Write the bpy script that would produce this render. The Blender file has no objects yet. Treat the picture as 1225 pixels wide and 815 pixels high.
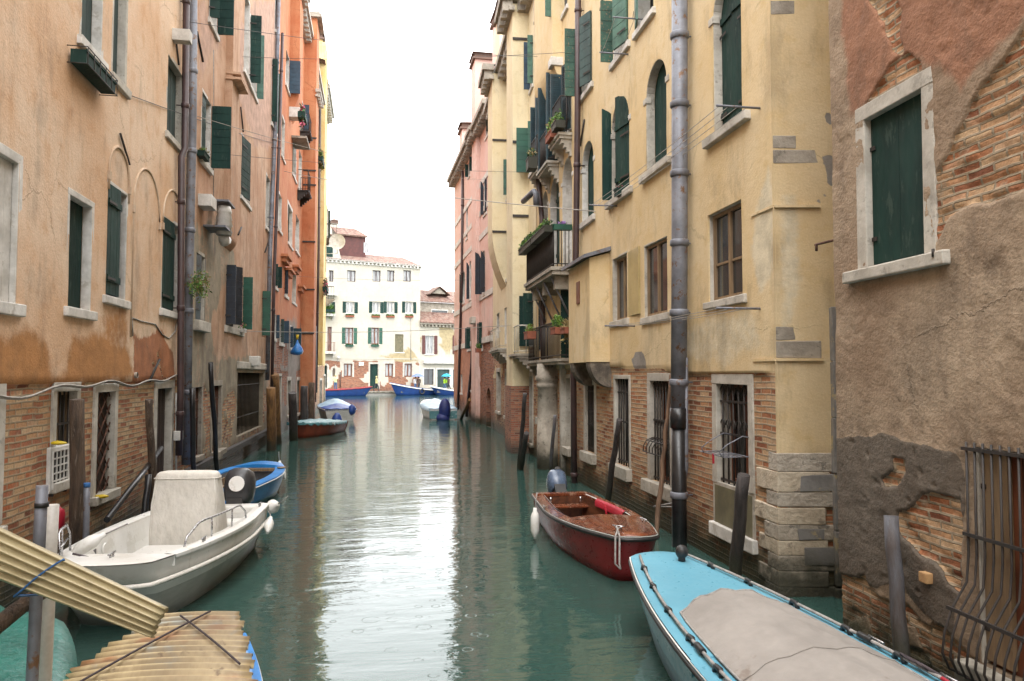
import bpy, bmesh, math, random
import numpy as np
from mathutils import Vector, Matrix, Euler
random.seed(7)
R = math.radians
scene = bpy.context.scene
COL = scene.collection
# ------------------------------------------------------------ camera
FPX, PW, PH, EYE = 900.0, 1225, 815, 2.45
YAW, PITCH = R(10.35), R(2.6)
cd = bpy.data.cameras.new('camera'); cam = bpy.data.objects.new('camera', cd); COL.objects.link(cam)
cam.location = (0, 0, EYE); cam.rotation_euler = (R(90) + PITCH, 0, -YAW)
cd.sensor_width = 36.0; cd.lens = 36.0 * FPX / PW; cd.clip_start = 0.05; cd.clip_end = 2000
scene.camera = cam
# ------------------------------------------------------------ sky (rainy overcast), sun, exposure
SUN_EL, SUN_AZ = R(58), R(200)
w = bpy.data.worlds.new('World'); scene.world = w; w.use_nodes = True
wn, wl = w.node_tree.nodes, w.node_tree.links
bg = wn['Background']
sky = wn.new('ShaderNodeTexSky'); sky.sky_type = 'NISHITA'; sky.sun_disc = False
sky.sun_elevation = SUN_EL; sky.sun_rotation = SUN_AZ; sky.dust_density = 4.0; sky.air_density = 1.0
mixw = wn.new('ShaderNodeMix'); mixw.data_type = 'RGBA'; mixw.inputs[0].default_value = 0.90
# cloud deck: bright even stratus a little brighter overhead, with soft mottling
tc = wn.new('ShaderNodeTexCoord'); sx = wn.new('ShaderNodeSeparateXYZ'); wl.new(tc.outputs['Generated'], sx.inputs[0])
cr = wn.new('ShaderNodeValToRGB'); wl.new(sx.outputs[2], cr.inputs[0])
cr.color_ramp.elements[0].position = 0.0; cr.color_ramp.elements[0].color = (0.90, 0.91, 0.92, 1)
cr.color_ramp.elements[1].position = 0.9; cr.color_ramp.elements[1].color = (1.0, 1.0, 1.0, 1)
nz = wn.new('ShaderNodeTexNoise'); nz.inputs['Scale'].default_value = 2.5; nz.inputs['Detail'].default_value = 5
wl.new(tc.outputs['Generated'], nz.inputs['Vector'])
mr = wn.new('ShaderNodeMapRange'); mr.inputs[1].default_value = .3; mr.inputs[2].default_value = .7
mr.inputs[3].default_value = 15.5; mr.inputs[4].default_value = 18.5
wl.new(nz.outputs[0], mr.inputs[0])
vm = wn.new('ShaderNodeVectorMath'); vm.operation = 'SCALE'
wl.new(cr.outputs[0], vm.inputs[0]); wl.new(mr.outputs[0], vm.inputs['Scale'])
wl.new(sky.outputs[0], mixw.inputs[6]); wl.new(vm.outputs[0], mixw.inputs[7])
wl.new(mixw.outputs[2], bg.inputs[0]); bg.inputs[1].default_value = 0.10
sd = bpy.data.lights.new('sun', 'SUN'); sd.energy = 0.7; sd.angle = R(40); sd.color = (1, .97, .93)
so = bpy.data.objects.new('sun', sd); COL.objects.link(so)
so.rotation_euler = (R(90) - SUN_EL, 0, math.pi - SUN_AZ); so.location = (0, -20, 60)
scene.view_settings.view_transform = 'Standard'; scene.view_settings.look = 'None'
scene.view_settings.exposure = 1.6; scene.view_settings.gamma = 1.0
scene.view_settings.use_curve_mapping = False
scene.cycles.use_denoising = True
scene.cycles.max_bounces = 7; scene.cycles.diffuse_bounces = 4; scene.cycles.glossy_bounces = 4
# ------------------------------------------------------------ helpers: sight lines onto real surfaces of the place
def ray(px, py):
    d = Vector(((px - PW / 2) / FPX, 1.0, -(py - PH / 2) / FPX))
    c, s = math.cos(PITCH), math.sin(PITCH)
    d = Vector((d.x, d.y * c - d.z * s, d.y * s + d.z * c))
    c, s = math.cos(YAW), math.sin(YAW)
    return Vector((d.x * c + d.y * s, -d.x * s + d.y * c, d.z))
def at_z(px, py, z=0.0):
    d = ray(px, py); t = (z - EYE) / d.z
    return Vector((0, 0, EYE)) + d * t
def at_y(px, py, y):
    d = ray(px, py); return Vector((0, 0, EYE)) + d * (y / d.y)
class Facade:
    """vertical plane: s runs along p0->p1, z up, n towards the canal"""
    def __init__(f, p0, p1, side):
        f.o = Vector((p0[0], p0[1], 0)); d = Vector((p1[0] - p0[0], p1[1] - p0[1], 0)); f.len = d.length
        f.d = d.normalized(); nn = Vector((f.d.y, -f.d.x, 0)); f.side = side
        f.n = nn if side > 0 else -nn
    def P(f, s, z, n=0.0): return f.o + f.d * s + f.n * n + Vector((0, 0, z))
    def hit(f, px, py, n=0.0):
        d = ray(px, py); c = Vector((0, 0, EYE)); q = f.o + f.n * n
        t = (q - c).dot(f.n) / d.dot(f.n); p = c + d * t - f.o
        return p.dot(f.d), p.z
    def s(f, px, n=0.0): return f.hit(px, 450, n)[0]
    def off(f, n, s0=0, s1=None):
        a = f.P(s0, 0, n); b = f.P(f.len if s1 is None else s1, 0, n)
        return Facade((a.x, a.y), (b.x, b.y), f.side)
# ------------------------------------------------------------ numpy noise for wear masks
def _h(i, j, sd):
    with np.errstate(over='ignore'):
        h = (i.astype(np.int64) * 374761393 + j.astype(np.int64) * 668265263 + sd * 1274126177) & 0xffffffff
        h = ((h ^ (h >> 13)) * 1274126177) & 0xffffffff
        h = h ^ (h >> 16)
    return (h & 0xffff) / 65535.0
def vnoise(x, y, sd):
    xi, yi = np.floor(x), np.floor(y); u, v = x - xi, y - yi
    u = u * u * (3 - 2 * u); v = v * v * (3 - 2 * v)
    a, b, c, d = _h(xi, yi, sd), _h(xi + 1, yi, sd), _h(xi, yi + 1, sd), _h(xi + 1, yi + 1, sd)
    return (a * (1 - u) + b * u) * (1 - v) + (c * (1 - u) + d * u) * v
def fbm(x, y, sd=1, oct=4):
    t = 0; a = .5; f = 1; n = 0
    for k in range(oct):
        t = t + a * vnoise(x * f + 17.3 * k, y * f + 9.1 * k, sd + k); n += a; a *= .5; f *= 2.03
    return t / n
def sstep(a, b, x):
    t = np.clip((x - a) / (b - a), 0, 1); return t * t * (3 - 2 * t)
def polydist(S, Z, pts):
    """signed distance to a polygon (positive inside)"""
    n = len(pts); d2 = np.full(S.shape, 1e9); ins = np.zeros(S.shape, bool)
    for i in range(n):
        ax, ay = pts[i]; bx, by = pts[(i + 1) % n]
        ex, ey = bx - ax, by - ay; L = ex * ex + ey * ey + 1e-12
        t = np.clip(((S - ax) * ex + (Z - ay) * ey) / L, 0, 1)
        d2 = np.minimum(d2, (S - ax - ex * t) ** 2 + (Z - ay - ey * t) ** 2)
        c = ((ay > Z) != (by > Z)) & (S < ex * (Z - ay) / (ey if abs(ey) > 1e-9 else 1e-9) + ax)
        ins ^= c
    d = np.sqrt(d2); return np.where(ins, d, -d)
def pmask(F, S, Z, px, warp=.12, soft=.03, sd=3, freq=2.5):
    pts = [F.hit(*p) for p in px]
    S2 = S + (fbm(S * freq, Z * freq, sd) - .5) * 2 * warp; Z2 = Z + (fbm(S * freq, Z * freq, sd + 40) - .5) * 2 * warp
    return sstep(-soft, soft, polydist(S2, Z2, pts))
# ------------------------------------------------------------ scene graph helpers
def tag(o, label=None, cat=None, group=None, kind=None):
    if label: o['label'] = label
    if cat: o['category'] = cat
    if group: o['group'] = group
    if kind: o['kind'] = kind
    return o
def empty(name, loc, label, cat, group=None, rz=0.0):
    o = bpy.data.objects.new(name, None); COL.objects.link(o); o.empty_display_size = .2
    o.location = loc; o.rotation_euler = (0, 0, rz)
    return tag(o, label, cat, group)
class MB:
    """collects faces; build() links them as one mesh object (coordinates given in world space or, with local=True, in the parent's space)"""
    def __init__(m): m.v = []; m.f = []; m.mi = []; m.sm = []; m.uv = []; m.cur = 0
    def vert(m, p): m.v.append(tuple(p)); return len(m.v) - 1
    def face(m, idx, smooth=False, uv=None):
        m.f.append(tuple(idx)); m.mi.append(m.cur); m.sm.append(smooth); m.uv.append(uv); return m
    def poly(m, pts, uv=None, smooth=False): return m.face([m.vert(p) for p in pts], smooth, uv)
    def hexa(m, p):   # 8 points: bottom 0-3, top 4-7
        i = [m.vert(q) for q in p]
        for a in ((3, 2, 1, 0), (4, 5, 6, 7), (0, 1, 5, 4), (1, 2, 6, 5), (2, 3, 7, 6), (3, 0, 4, 7)): m.face([i[k] for k in a])
        return m
    def fbox(m, F, s0, s1, z0, z1, n0, n1, j=0.0):
        r = lambda: random.uniform(-j, j)
        q = [F.P(a + r(), z + r(), n + (r() * .5 if n == n1 else 0)) for z in (z0, z1) for a, n in ((s0, n0), (s1, n0), (s1, n1), (s0, n1))]
        return m.hexa(q)
    def box(m, c, d, rot=None):
        M = Euler(rot).to_matrix() if rot else Matrix.Identity(3); c = Vector(c); x, y, z = d[0] / 2, d[1] / 2, d[2] / 2
        return m.hexa([c + M @ Vector(q) for q in ((-x, -y, -z), (x, -y, -z), (x, y, -z), (-x, y, -z), (-x, -y, z), (x, -y, z), (x, y, z), (-x, y, z))])
    def tube(m, pts, r, seg=8, cap=True, smooth=True):
        pts = [Vector(p) for p in pts]; n = len(pts); rr = r if isinstance(r, (list, tuple)) else [r] * n; rings = []
        up = None
        for i, p in enumerate(pts):
            t = (pts[min(i + 1, n - 1)] - pts[max(i - 1, 0)]).normalized()
            if up is None: up = t.orthogonal().normalized()
            else:
                up = (up - t * up.dot(t)); up = up.normalized() if up.length > 1e-6 else t.orthogonal().normalized()
            b = t.cross(up)
            rings.append([m.vert(p + (up * math.cos(a) + b * math.sin(a)) * rr[i]) for a in [2 * math.pi * k / seg for k in range(seg)]])
        for i in range(n - 1):
            for k in range(seg): m.face([rings[i][k], rings[i][(k + 1) % seg], rings[i + 1][(k + 1) % seg], rings[i + 1][k]], smooth)
        if cap: m.face(rings[0][::-1]); m.face(rings[-1])
        return m
    def grid(m, P, smooth=True, closed=False):
        """P[i][j] points -> quads"""
        I = [[m.vert(p) for p in row] for row in P]
        nj = len(I[0])
        for i in range(len(I) - 1):
            for j in range(nj if closed else nj - 1):
                m.face([I[i][j], I[i][(j + 1) % nj], I[i + 1][(j + 1) % nj], I[i + 1][j]], smooth)
        return I
    def blob(m, c, r, seg=10, rings=6, noise=0.0, rot=None):
        c = Vector(c); M = Euler(rot).to_matrix() if rot else Matrix.Identity(3); P = []
        for i in range(rings + 1):
            th = math.pi * i / rings
            P.append([c + M @ Vector((r[0] * math.sin(th) * math.cos(2 * math.pi * k / seg), r[1] * math.sin(th) * math.sin(2 * math.pi * k / seg), -r[2] * math.cos(th))) * (1 + random.uniform(-noise, noise)) for k in range(seg)])
        m.grid(P, True, True); return m
    def build(m, name, mat, parent=None, local=False, bevel=0.0, sub=0):
        me = bpy.data.meshes.new(name)
        off = Vector((0, 0, 0))
        if parent is not None and not local:
            Mi = world_matrix(parent).inverted()
            vs = [tuple(Mi @ Vector(p)) for p in m.v]
        else: vs = m.v
        me.from_pydata(vs, [], m.f)
        mats = mat if isinstance(mat, (list, tuple)) else [mat]
        for q in mats: me.materials.append(q)
        me.polygons.foreach_set('material_index', m.mi); me.polygons.foreach_set('use_smooth', m.sm)
        if any(u is not None for u in m.uv) or 'plaster' in mats[0].name:
            l = me.uv_layers.new(name='UVMap'); k = 0; arr = []
            for f, u in zip(m.f, m.uv):
                for q in range(len(f)): arr.extend(u[q] if u is not None else (m.v[f[q]][0] + m.v[f[q]][1], m.v[f[q]][2]))
            l.data.foreach_set('uv', arr)
        me.update()
        o = bpy.data.objects.new(name, me); COL.objects.link(o)
        if parent is not None: o.parent = parent
        if bevel:
            b = o.modifiers.new('bevel', 'BEVEL'); b.width = bevel; b.segments = 2; b.limit_method = 'ANGLE'; b.angle_limit = R(40)
        if sub:
            b = o.modifiers.new('sub', 'SUBSURF'); b.levels = sub; b.render_levels = sub
        return o
def _build_each(m, name, mat, parent=None, **k):
    # every separate piece becomes a part of its own
    par = list(range(len(m.v)))
    def find(a):
        while par[a] != a: par[a] = par[par[a]]; a = par[a]
        return a
    for f in m.f:
        for q in f[1:]: par[find(q)] = find(f[0])
    gr = {}
    for i, f in enumerate(m.f): gr.setdefault(find(f[0]), []).append(i)
    for ids in gr.values():
        s = MB(); mp = {}
        for i in ids:
            idx = []
            for q in m.f[i]:
                if q not in mp: mp[q] = s.vert(m.v[q])
                idx.append(mp[q])
            s.cur = m.mi[i]; s.face(idx, m.sm[i], m.uv[i])
        s.build(name, mat, parent, **k)
MB.build_each = _build_each
def world_matrix(o):
    M = Matrix.Translation(o.location) @ o.rotation_euler.to_matrix().to_4x4()
    return world_matrix(o.parent) @ M if o.parent is not None else M
# ------------------------------------------------------------ materials (node based)
class NT:
    def __init__(t, name):
        t.m = bpy.data.materials.new(name); t.m.use_nodes = True; t.n = t.m.node_tree.nodes; t.l = t.m.node_tree.links
        t.b = t.n['Principled BSDF']
    def link(t, a, b): t.l.new(a, b)
    def setv(t, sock, v):
        if hasattr(v, 'links') or hasattr(v, 'is_linked'): t.l.new(v, sock)
        elif isinstance(v, (tuple, list)) and len(v) == 3 and sock.type == 'RGBA': sock.default_value = (*v, 1)
        else: sock.default_value = v
    def uv(t):
        n = t.n.new('ShaderNodeUVMap'); n.uv_map = 'UVMap'; return n.outputs[0]
    def obj(t): return t.n.new('ShaderNodeTexCoord').outputs['Object']
    def pos(t): return t.n.new('ShaderNodeNewGeometry').outputs['Position']
    def attr(t, name):
        n = t.n.new('ShaderNodeAttribute'); n.attribute_name = name
        s = t.n.new('ShaderNodeSeparateColor'); t.l.new(n.outputs['Color'], s.inputs[0]); return s.outputs
    def map(t, v, sc=(1, 1, 1), loc=(0, 0, 0)):
        n = t.n.new('ShaderNodeMapping'); t.l.new(v, n.inputs[0]); n.inputs[3].default_value = sc; n.inputs[1].default_value = loc; return n.outputs[0]
    def noise(t, v, scale, detail=4, rough=.55, dist=0.0, col=False):
        n = t.n.new('ShaderNodeTexNoise'); t.l.new(v, n.inputs['Vector']); n.inputs['Scale'].default_value = scale
        n.inputs['Detail'].default_value = detail; n.inputs['Roughness'].default_value = rough; n.inputs['Distortion'].default_value = dist
        return n.outputs[1 if col else 0]
    def voro(t, v, scale, feat='F1', out=0):
        n = t.n.new('ShaderNodeTexVoronoi'); n.feature = feat; t.l.new(v, n.inputs['Vector']); n.inputs['Scale'].default_value = scale; return n.outputs[out]
    def math(t, op, a, b=0.0, c=0.0, clamp=False):
        n = t.n.new('ShaderNodeMath'); n.operation = op; n.use_clamp = clamp; t.setv(n.inputs[0], a); t.setv(n.inputs[1], b); t.setv(n.inputs[2], c); return n.outputs[0]
    def rng(t, v, a, b, c=0.0, d=1.0, smooth=True):
        n = t.n.new('ShaderNodeMapRange'); n.interpolation_type = 'SMOOTHSTEP' if smooth else 'LINEAR'
        t.setv(n.inputs[0], v); n.inputs[1].default_value = a; n.inputs[2].default_value = b; n.inputs[3].default_value = c; n.inputs[4].default_value = d; return n.outputs[0]
    def mix(t, f, a, b, mode='MIX'):
        n = t.n.new('ShaderNodeMix'); n.data_type = 'RGBA'; n.blend_type = mode
        t.setv(n.inputs[0], f); t.setv(n.inputs[6], a); t.setv(n.inputs[7], b); return n.outputs[2]
    def ramp(t, f, stops, const=False):
        n = t.n.new('ShaderNodeValToRGB'); t.setv(n.inputs[0], f); e = n.color_ramp
        if const: e.interpolation = 'CONSTANT'
        while len(e.elements) < len(stops): e.elements.new(.5)
        for k, (p, c) in enumerate(stops): e.elements[k].position = p; e.elements[k].color = (*c, 1)
        return n.outputs[0]
    def bump(t, h, strength=.5, dist=.01, prev=None):
        n = t.n.new('ShaderNodeBump'); n.inputs['Strength'].default_value = strength; n.inputs['Distance'].default_value = dist
        t.setv(n.inputs['Height'], h)
        if prev is not None: t.l.new(prev, n.inputs['Normal'])
        return n.outputs[0]
    def sepz(t, v, k=2):
        n = t.n.new('ShaderNodeSeparateXYZ'); t.l.new(v, n.inputs[0]); return n.outputs[k]
    def out(t, col, rough=.7, normal=None, metal=0.0, spec=.5, **kw):
        t.setv(t.b.inputs['Base Color'], col); t.setv(t.b.inputs['Roughness'], rough); t.setv(t.b.inputs['Metallic'], metal)
        t.b.inputs['Specular IOR Level'].default_value = spec
        if normal is not None: t.l.new(normal, t.b.inputs['Normal'])
        for k, v in kw.items(): t.setv(t.b.inputs[k.replace('_', ' ')], v)
        return t.m
BRICKS = {
 'old': [(0, (.16, .06, .032)), (.2, (.33, .125, .065)), (.4, (.42, .21, .10)), (.6, (.47, .30, .16)), (.8, (.52, .38, .23)), (1, (.38, .13, .055))],
 'red': [(0, (.12, .04, .025)), (.3, (.27, .085, .045)), (.6, (.34, .12, .06)), (.85, (.38, .17, .09)), (1, (.20, .065, .04))],
 'warm': [(0, (.20, .075, .04)), (.25, (.36, .15, .07)), (.5, (.44, .25, .13)), (.75, (.50, .35, .21)), (1, (.38, .17, .09))],
}
def brick_nodes(t, uv, pal, mortar, w=.25, h=.068, mort=.013, wob_=.055):
    wob = t.noise(uv, 3.0, 3, col=True)
    n = t.n.new('ShaderNodeVectorMath'); n.operation = 'MULTIPLY_ADD'; t.link(wob, n.inputs[0]); n.inputs[1].default_value = (wob_, wob_ * .7, 0); t.link(uv, n.inputs[2])
    b = t.n.new('ShaderNodeTexBrick'); t.link(n.outputs[0], b.inputs['Vector'])
    b.inputs['Color1'].default_value = (0, 0, 0, 1); b.inputs['Color2'].default_value = (1, 1, 1, 1); b.inputs['Mortar'].default_value = (.5, .5, .5, 1)
    b.inputs['Scale'].default_value = 1; b.inputs['Mortar Size'].default_value = mort; b.inputs['Mortar Smooth'].default_value = .45
    b.inputs['Brick Width'].default_value = w; b.inputs['Row Height'].default_value = h; b.inputs['Bias'].default_value = 0
    n2 = t.noise(uv, 1.1, 4)
    idx = t.math('ADD', b.outputs['Color'], t.rng(n2, .3, .7, -.2, .2)); c = t.ramp(idx, BRICKS[pal])
    c = t.mix(t.rng(t.noise(uv, 30, 4), .3, .75), c, (.12, .06, .04), 'MIX') if False else t.mix(.55, c, t.ramp(t.noise(uv, 28, 4), [(.25, (.45, .42, .4)), (.75, (1.25, 1.22, 1.2))]), 'MULTIPLY')
    mc = t.mix(t.noise(uv, 12, 3), mortar, tuple(q * .45 for q in mortar))
    lost = t.rng(t.noise(uv, 4.5, 6, .7), .52, .66)         # smeared mortar over some bricks
    f = t.math('MAXIMUM', b.outputs['Fac'], t.math('MULTIPLY', lost, .75))
    col = t.mix(f, c, mc)
    hgt = t.math('ADD', t.math('MULTIPLY', t.math('SUBTRACT', 1.0, b.outputs['Fac']), 1.0), t.math('MULTIPLY', t.noise(uv, 22, 5, .65), .9))
    return col, hgt
def facade_mat(name, base, light, dark, stain, patch, pal='old', mortar=(.36, .29, .21), streak=.5, band=None, grime=.35, zdamp=1.0, bw=.27, bh=.07, speck=.5, relief=1.0, sw=.3, wob=.055):
    """weathered plaster over brick. mask.r = plaster lost, mask.g = stain colour, mask.b = patch colour"""
    t = NT(name); uv = t.uv(); at = t.attr('mask'); z = t.sepz(uv, 1)
    n1 = t.noise(uv, .55, 5, .6); n2 = t.noise(uv, 3.2, 5, .62); n3 = t.noise(uv, 38, 4, .6); n4 = t.noise(uv, 9, 5, .65)
    st = t.noise(t.map(uv, (2.2, .16, 1)), 1.6, 5, .62)
    st2 = t.noise(t.map(uv, (7, .35, 1), (3, 8, 0)), 1.2, 4, .6)
    c = t.mix(t.rng(n1, .34, .64), base, light)
    c = t.mix(t.math('MULTIPLY', t.rng(n2, .5, .72), .5), c, dark)
    c = t.mix(t.math('MULTIPLY', t.rng(n4, .52, .75), .35), c, light)
    c = t.mix(t.math('MULTIPLY', t.rng(st, .5, .72), streak), c, dark)
    c = t.mix(t.math('MULTIPLY', t.rng(st2, .55, .75), streak * .55), c, light)
    sg = t.rng(t.math('ADD', at[1], t.math('MULTIPLY', t.math('SUBTRACT', n4, .5), .7)), .5 - sw, .5 + sw)
    c = t.mix(sg, c, t.mix(t.rng(n2, .35, .7), stain, tuple(q * .72 for q in stain)))
    pg = t.rng(t.math('ADD', at[2], t.math('MULTIPLY', t.math('SUBTRACT', n4, .5), .5)), .42, .58)
    c = t.mix(pg, c, t.mix(t.rng(n2, .3, .7), patch, tuple(q * .68 for q in patch)))
    c = t.mix(1.0, c, t.ramp(n3, [(.2, (1 - .22 * speck * 2,) * 3), (.8, (1 + .1 * speck * 2,) * 3)]), 'MULTIPLY')
    wv_ = t.noise(uv, 3.5, 5, .7, col=True); wn_ = t.n.new('ShaderNodeVectorMath'); wn_.operation = 'MULTIPLY_ADD'; t.link(wv_, wn_.inputs[0]); wn_.inputs[1].default_value = (.35, .35, 0); t.link(uv, wn_.inputs[2])
    ck = t.math('MULTIPLY', t.rng(t.voro(wn_.outputs[0], .55, 'DISTANCE_TO_EDGE'), .001, .008, 1, 0), t.rng(n1, .5, .6))
    c = t.mix(t.math('MULTIPLY', ck, .35), c, tuple(q * .35 for q in base))
    dirt = t.math('MULTIPLY', t.rng(t.math('MULTIPLY', t.noise(t.map(uv, (1.5, .5, 1), (9, 2, 0)), 1.3, 6, .7), t.rng(z, 0, 14, 1.15, .95)), .53, .75), grime)
    c = t.mix(dirt, c, (.10, .075, .055))
    bc, bh_ = brick_nodes(t, uv, pal, mortar, bw, bh, wob_=wob)
    pe = t.rng(t.math('ADD', at[0], t.math('MULTIPLY', t.math('SUBTRACT', n4, .5), .45)), .46, .54)
    c = t.mix(pe, c, bc)
    # rising damp and the dark weed band at the waterline
    dz = t.math('ADD', z, t.math('MULTIPLY', t.math('SUBTRACT', n2, .5), .9))
    c = t.mix(t.rng(dz, .1, 1.5 * zdamp, .55, 0), c, t.mix(.8, c, (.30, .25, .19), 'MULTIPLY'))
    c = t.mix(t.rng(dz, .12, .62, .95, 0), c, t.mix(n4, (.014, .017, .010), (.045, .043, .022)))
    rough = t.math('SUBTRACT', .88, t.math('MULTIPLY', t.rng(dz, 0, 1.3, 1, 0), .38))
    h1 = t.math('ADD', t.math('MULTIPLY', n3, .35), t.math('MULTIPLY', n4, .8))
    hh = t.n.new('ShaderNodeMix'); hh.data_type = 'FLOAT'; t.setv(hh.inputs[0], pe); t.setv(hh.inputs[2], t.math('SUBTRACT', t.math('ADD', h1, 1.0), t.math('MULTIPLY', ck, .25))); t.setv(hh.inputs[3], t.math('MULTIPLY', bh_, .8))
    return t.out(c, rough, t.bump(hh.outputs[0], .75, .018 * relief), spec=.3)
def noisy(name, a, b, scale=6, rough=.7, bump=.3, dist=.004, metal=0.0, coord='obj', stretch=(1, 1, 1), spec=.5, spots=None, weed=False, **kw):
    t = NT(name); v = t.map(t.obj() if coord == 'obj' else t.uv(), stretch)
    n = t.noise(v, scale, 6, .62); n2 = t.noise(v, scale * 7, 4, .6)
    c = t.mix(t.rng(n, .32, .68), a, b); c = t.mix(.08 if 'paint' in name or 'gelcoat' in name else .35, c, t.ramp(n2, [(.25, (.6,) * 3), (.75, (1.15,) * 3)]), 'MULTIPLY')
    if spots: c = t.mix(t.rng(t.noise(v, scale * spots[1], 5, .7), .56, .64), c, spots[0])
    if weed:
        z = t.math('ADD', t.sepz(t.obj()), t.math('MULTIPLY', t.math('SUBTRACT', t.noise(t.obj(), 4, 4, .6), .5), .7))
        c = t.mix(t.rng(z, .15, .6, .93, 0), c, t.mix(n2, (.014, .018, .010), (.045, .043, .022))); c = t.mix(t.rng(z, .4, 1.3, .4, 0), c, t.mix(1.0, c, (.45, .40, .31), 'MULTIPLY'))
    return t.out(c, t.rng(n2, .2, .8, rough - .1, min(1, rough + .1)), t.bump(t.math('ADD', n2, n), bump, dist), metal, spec, **kw)
M = {}
def make_mats():
    M['stone'] = noisy('istrian_stone', (.52, .49, .43), (.36, .33, .28), 3, .75, .6, .008, spots=((.30, .28, .24), 2.2), weed=True)
    M['stone_white'] = noisy('white_stone', (.66, .64, .60), (.46, .44, .40), 3, .7, .5, .006, spots=((.42, .39, .34), 1.6))
    M['stone_grey'] = noisy('grey_stone', (.38, .34, .28), (.24, .21, .17), 3, .8, .8, .012, spots=((.17, .15, .12), 1.8), weed=True)
    M['quoin'] = noisy('quoin_stone', (.58, .52, .43), (.44, .385, .31), 2.5, .75, .9, .014, spots=((.36, .31, .25), 2.5), weed=True)
    M['corbel_dark'] = noisy('dark_corbel_stone', (.20, .165, .125), (.06, .05, .04), 4, .85, .9, .016)  # darker stone tone for the brackets under the oriel
    M['quoin_warm'] = noisy('warm_quoin_stone', (.56, .49, .38), (.42, .35, .26), 2.5, .8, 1.0, .018, spots=((.26, .22, .17), 2.0), weed=True)
    M['quoin_dull'] = noisy('dull_quoin_stone', (.48, .43, .36), (.32, .28, .225), 3.0, .8, 1.0, .018, spots=((.22, .20, .17), 2.4), weed=True)
    M['arch_plaster'] = noisy('pale_arch_plaster', (.58, .45, .33), (.46, .32, .21), 3, .85, .4, .005)
    M['stone_ochre'] = noisy('ochre_stone', (.42, .25, .11), (.30, .16, .07), 6, .85, .6, .006)
    M['slate_patch'] = noisy('grey_cement', (.25, .24, .225), (.17, .165, .16), 4, .75, .5, .008, spots=((.36, .30, .18), 1.5), weed=True)
    M['green'] = noisy('dark_green_paint', (.011, .042, .034), (.005, .021, .018), 3, .7, .35, .003, stretch=(1, 1, .25), spec=.25, spots=((.032, .058, .047), 4))
    M['green_worn'] = noisy('worn_green_paint', (.035, .10, .065), (.015, .055, .038), 4, .6, .4, .004, spots=((.20, .13, .07), 5))
    M['green_mid'] = noisy('mid_green_paint', (.012, .085, .052), (.006, .05, .032), 3, .5, .3, .003)
    M['green_light'] = noisy('faded_green_paint', (.07, .16, .12), (.035, .09, .068), 4, .6, .3, .003)
    M['teal_dark'] = noisy('blue_green_paint', (.008, .038, .05), (.004, .02, .028), 3, .5, .3, .003)
    M['navy'] = noisy('navy_paint', (.01, .018, .033), (.005, .009, .016), 3, .5, .3, .003)
    M['blue_shutter'] = noisy('blue_grey_paint', (.025, .06, .095), (.012, .032, .055), 3, .55, .3, .003)
    M['grey_shutter'] = noisy('grey_green_paint', (.042, .075, .07), (.025, .045, .044), 3, .7, .3, .003, stretch=(1, 1, .3))
    M['brown_shutter'] = noisy('brown_paint', (.10, .028, .022), (.06, .016, .014), 3, .6)
    M['brown_frame'] = noisy('brown_window_wood', (.27, .185, .105), (.17, .11, .06), 5, .55, .3, .003, stretch=(4, 4, .5))
    M['wood_red'] = noisy('red_brown_wood', (.19, .06, .025), (.09, .026, .012), 4, .5, .3, .003, stretch=(4, 4, .5))
    M['pile'] = noisy('weathered_timber', (.125, .080, .05), (.045, .030, .021), 5, .8, 1.0, .02, stretch=(4, 4, .35), spots=((.19, .15, .115), 1.2), weed=True)
    M['pile_dark'] = noisy('dark_wet_timber', (.055, .045, .042), (.022, .018, .017), 5, .6, .8, .012, stretch=(4, 4, .35), weed=True)
    M['pile_grey'] = noisy('grey_blue_timber', (.10, .105, .12), (.07, .055, .05), 4, .65, .7, .01, stretch=(3, 3, .4), weed=True)
    M['pile_ochre'] = noisy('ochre_timber', (.25, .125, .04), (.10, .05, .02), 4, .8, .9, .016, stretch=(4, 4, .3), weed=True)
    M['branch'] = noisy('bare_branch_wood', (.26, .16, .10), (.12, .075, .05), 6, .8, .8, .01, stretch=(4, 4, .4))
    M['iron'] = noisy('black_iron', (.018, .016, .015), (.035, .026, .021), 12, .6, .4, .003)
    M['rust'] = noisy('rusty_iron', (.11, .04, .018), (.05, .022, .013), 14, .8, .6, .004)
    M['steel'] = noisy('polished_steel', (.55, .55, .56), (.42, .42, .43), 8, .28, .05, .001, metal=1.0)
    M['galv'] = noisy('galvanised_grey', (.21, .22, .25), (.12, .125, .145), 3, .55, .4, .004, metal=.25, spots=((.14, .075, .04), 3))
    M['pipe_brown'] = noisy('brown_gutter_metal', (.065, .034, .032), (.04, .024, .024), 4, .5, .2, .002)
    M['pipe_black'] = noisy('black_plastic', (.010, .010, .011), (.018, .018, .019), 4, .35, .1, .001)
    M['pvc_white'] = noisy('white_plastic', (.62, .60, .56), (.5, .48, .44), 5, .45, .1, .001)
    M['cable'] = noisy('pale_cable', (.40, .37, .33), (.24, .22, .195), 12, .6)
    M['wire'] = noisy('dark_wire', (.09, .085, .08), (.05, .05, .05), 12, .6)
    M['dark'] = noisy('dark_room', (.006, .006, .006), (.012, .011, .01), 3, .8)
    M['boards'] = noisy('old_door_boards', (.05, .028, .018), (.02, .012, .009), 5, .75, .6, .006, stretch=(6, 6, .5))
    M['yellow_pane'] = noisy('yellowed_pane', (.45, .36, .17), (.36, .28, .13), 3, .35, .1, .002)
    M['board_olive'] = noisy('olive_panel', (.17, .15, .085), (.11, .10, .06), 3, .75)
    M['terracotta'] = noisy('terracotta_pot', (.28, .085, .045), (.2, .06, .03), 8, .8)
    M['leaf'] = noisy('leaf_green', (.055, .13, .018), (.025, .07, .012), 9, .55)
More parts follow.
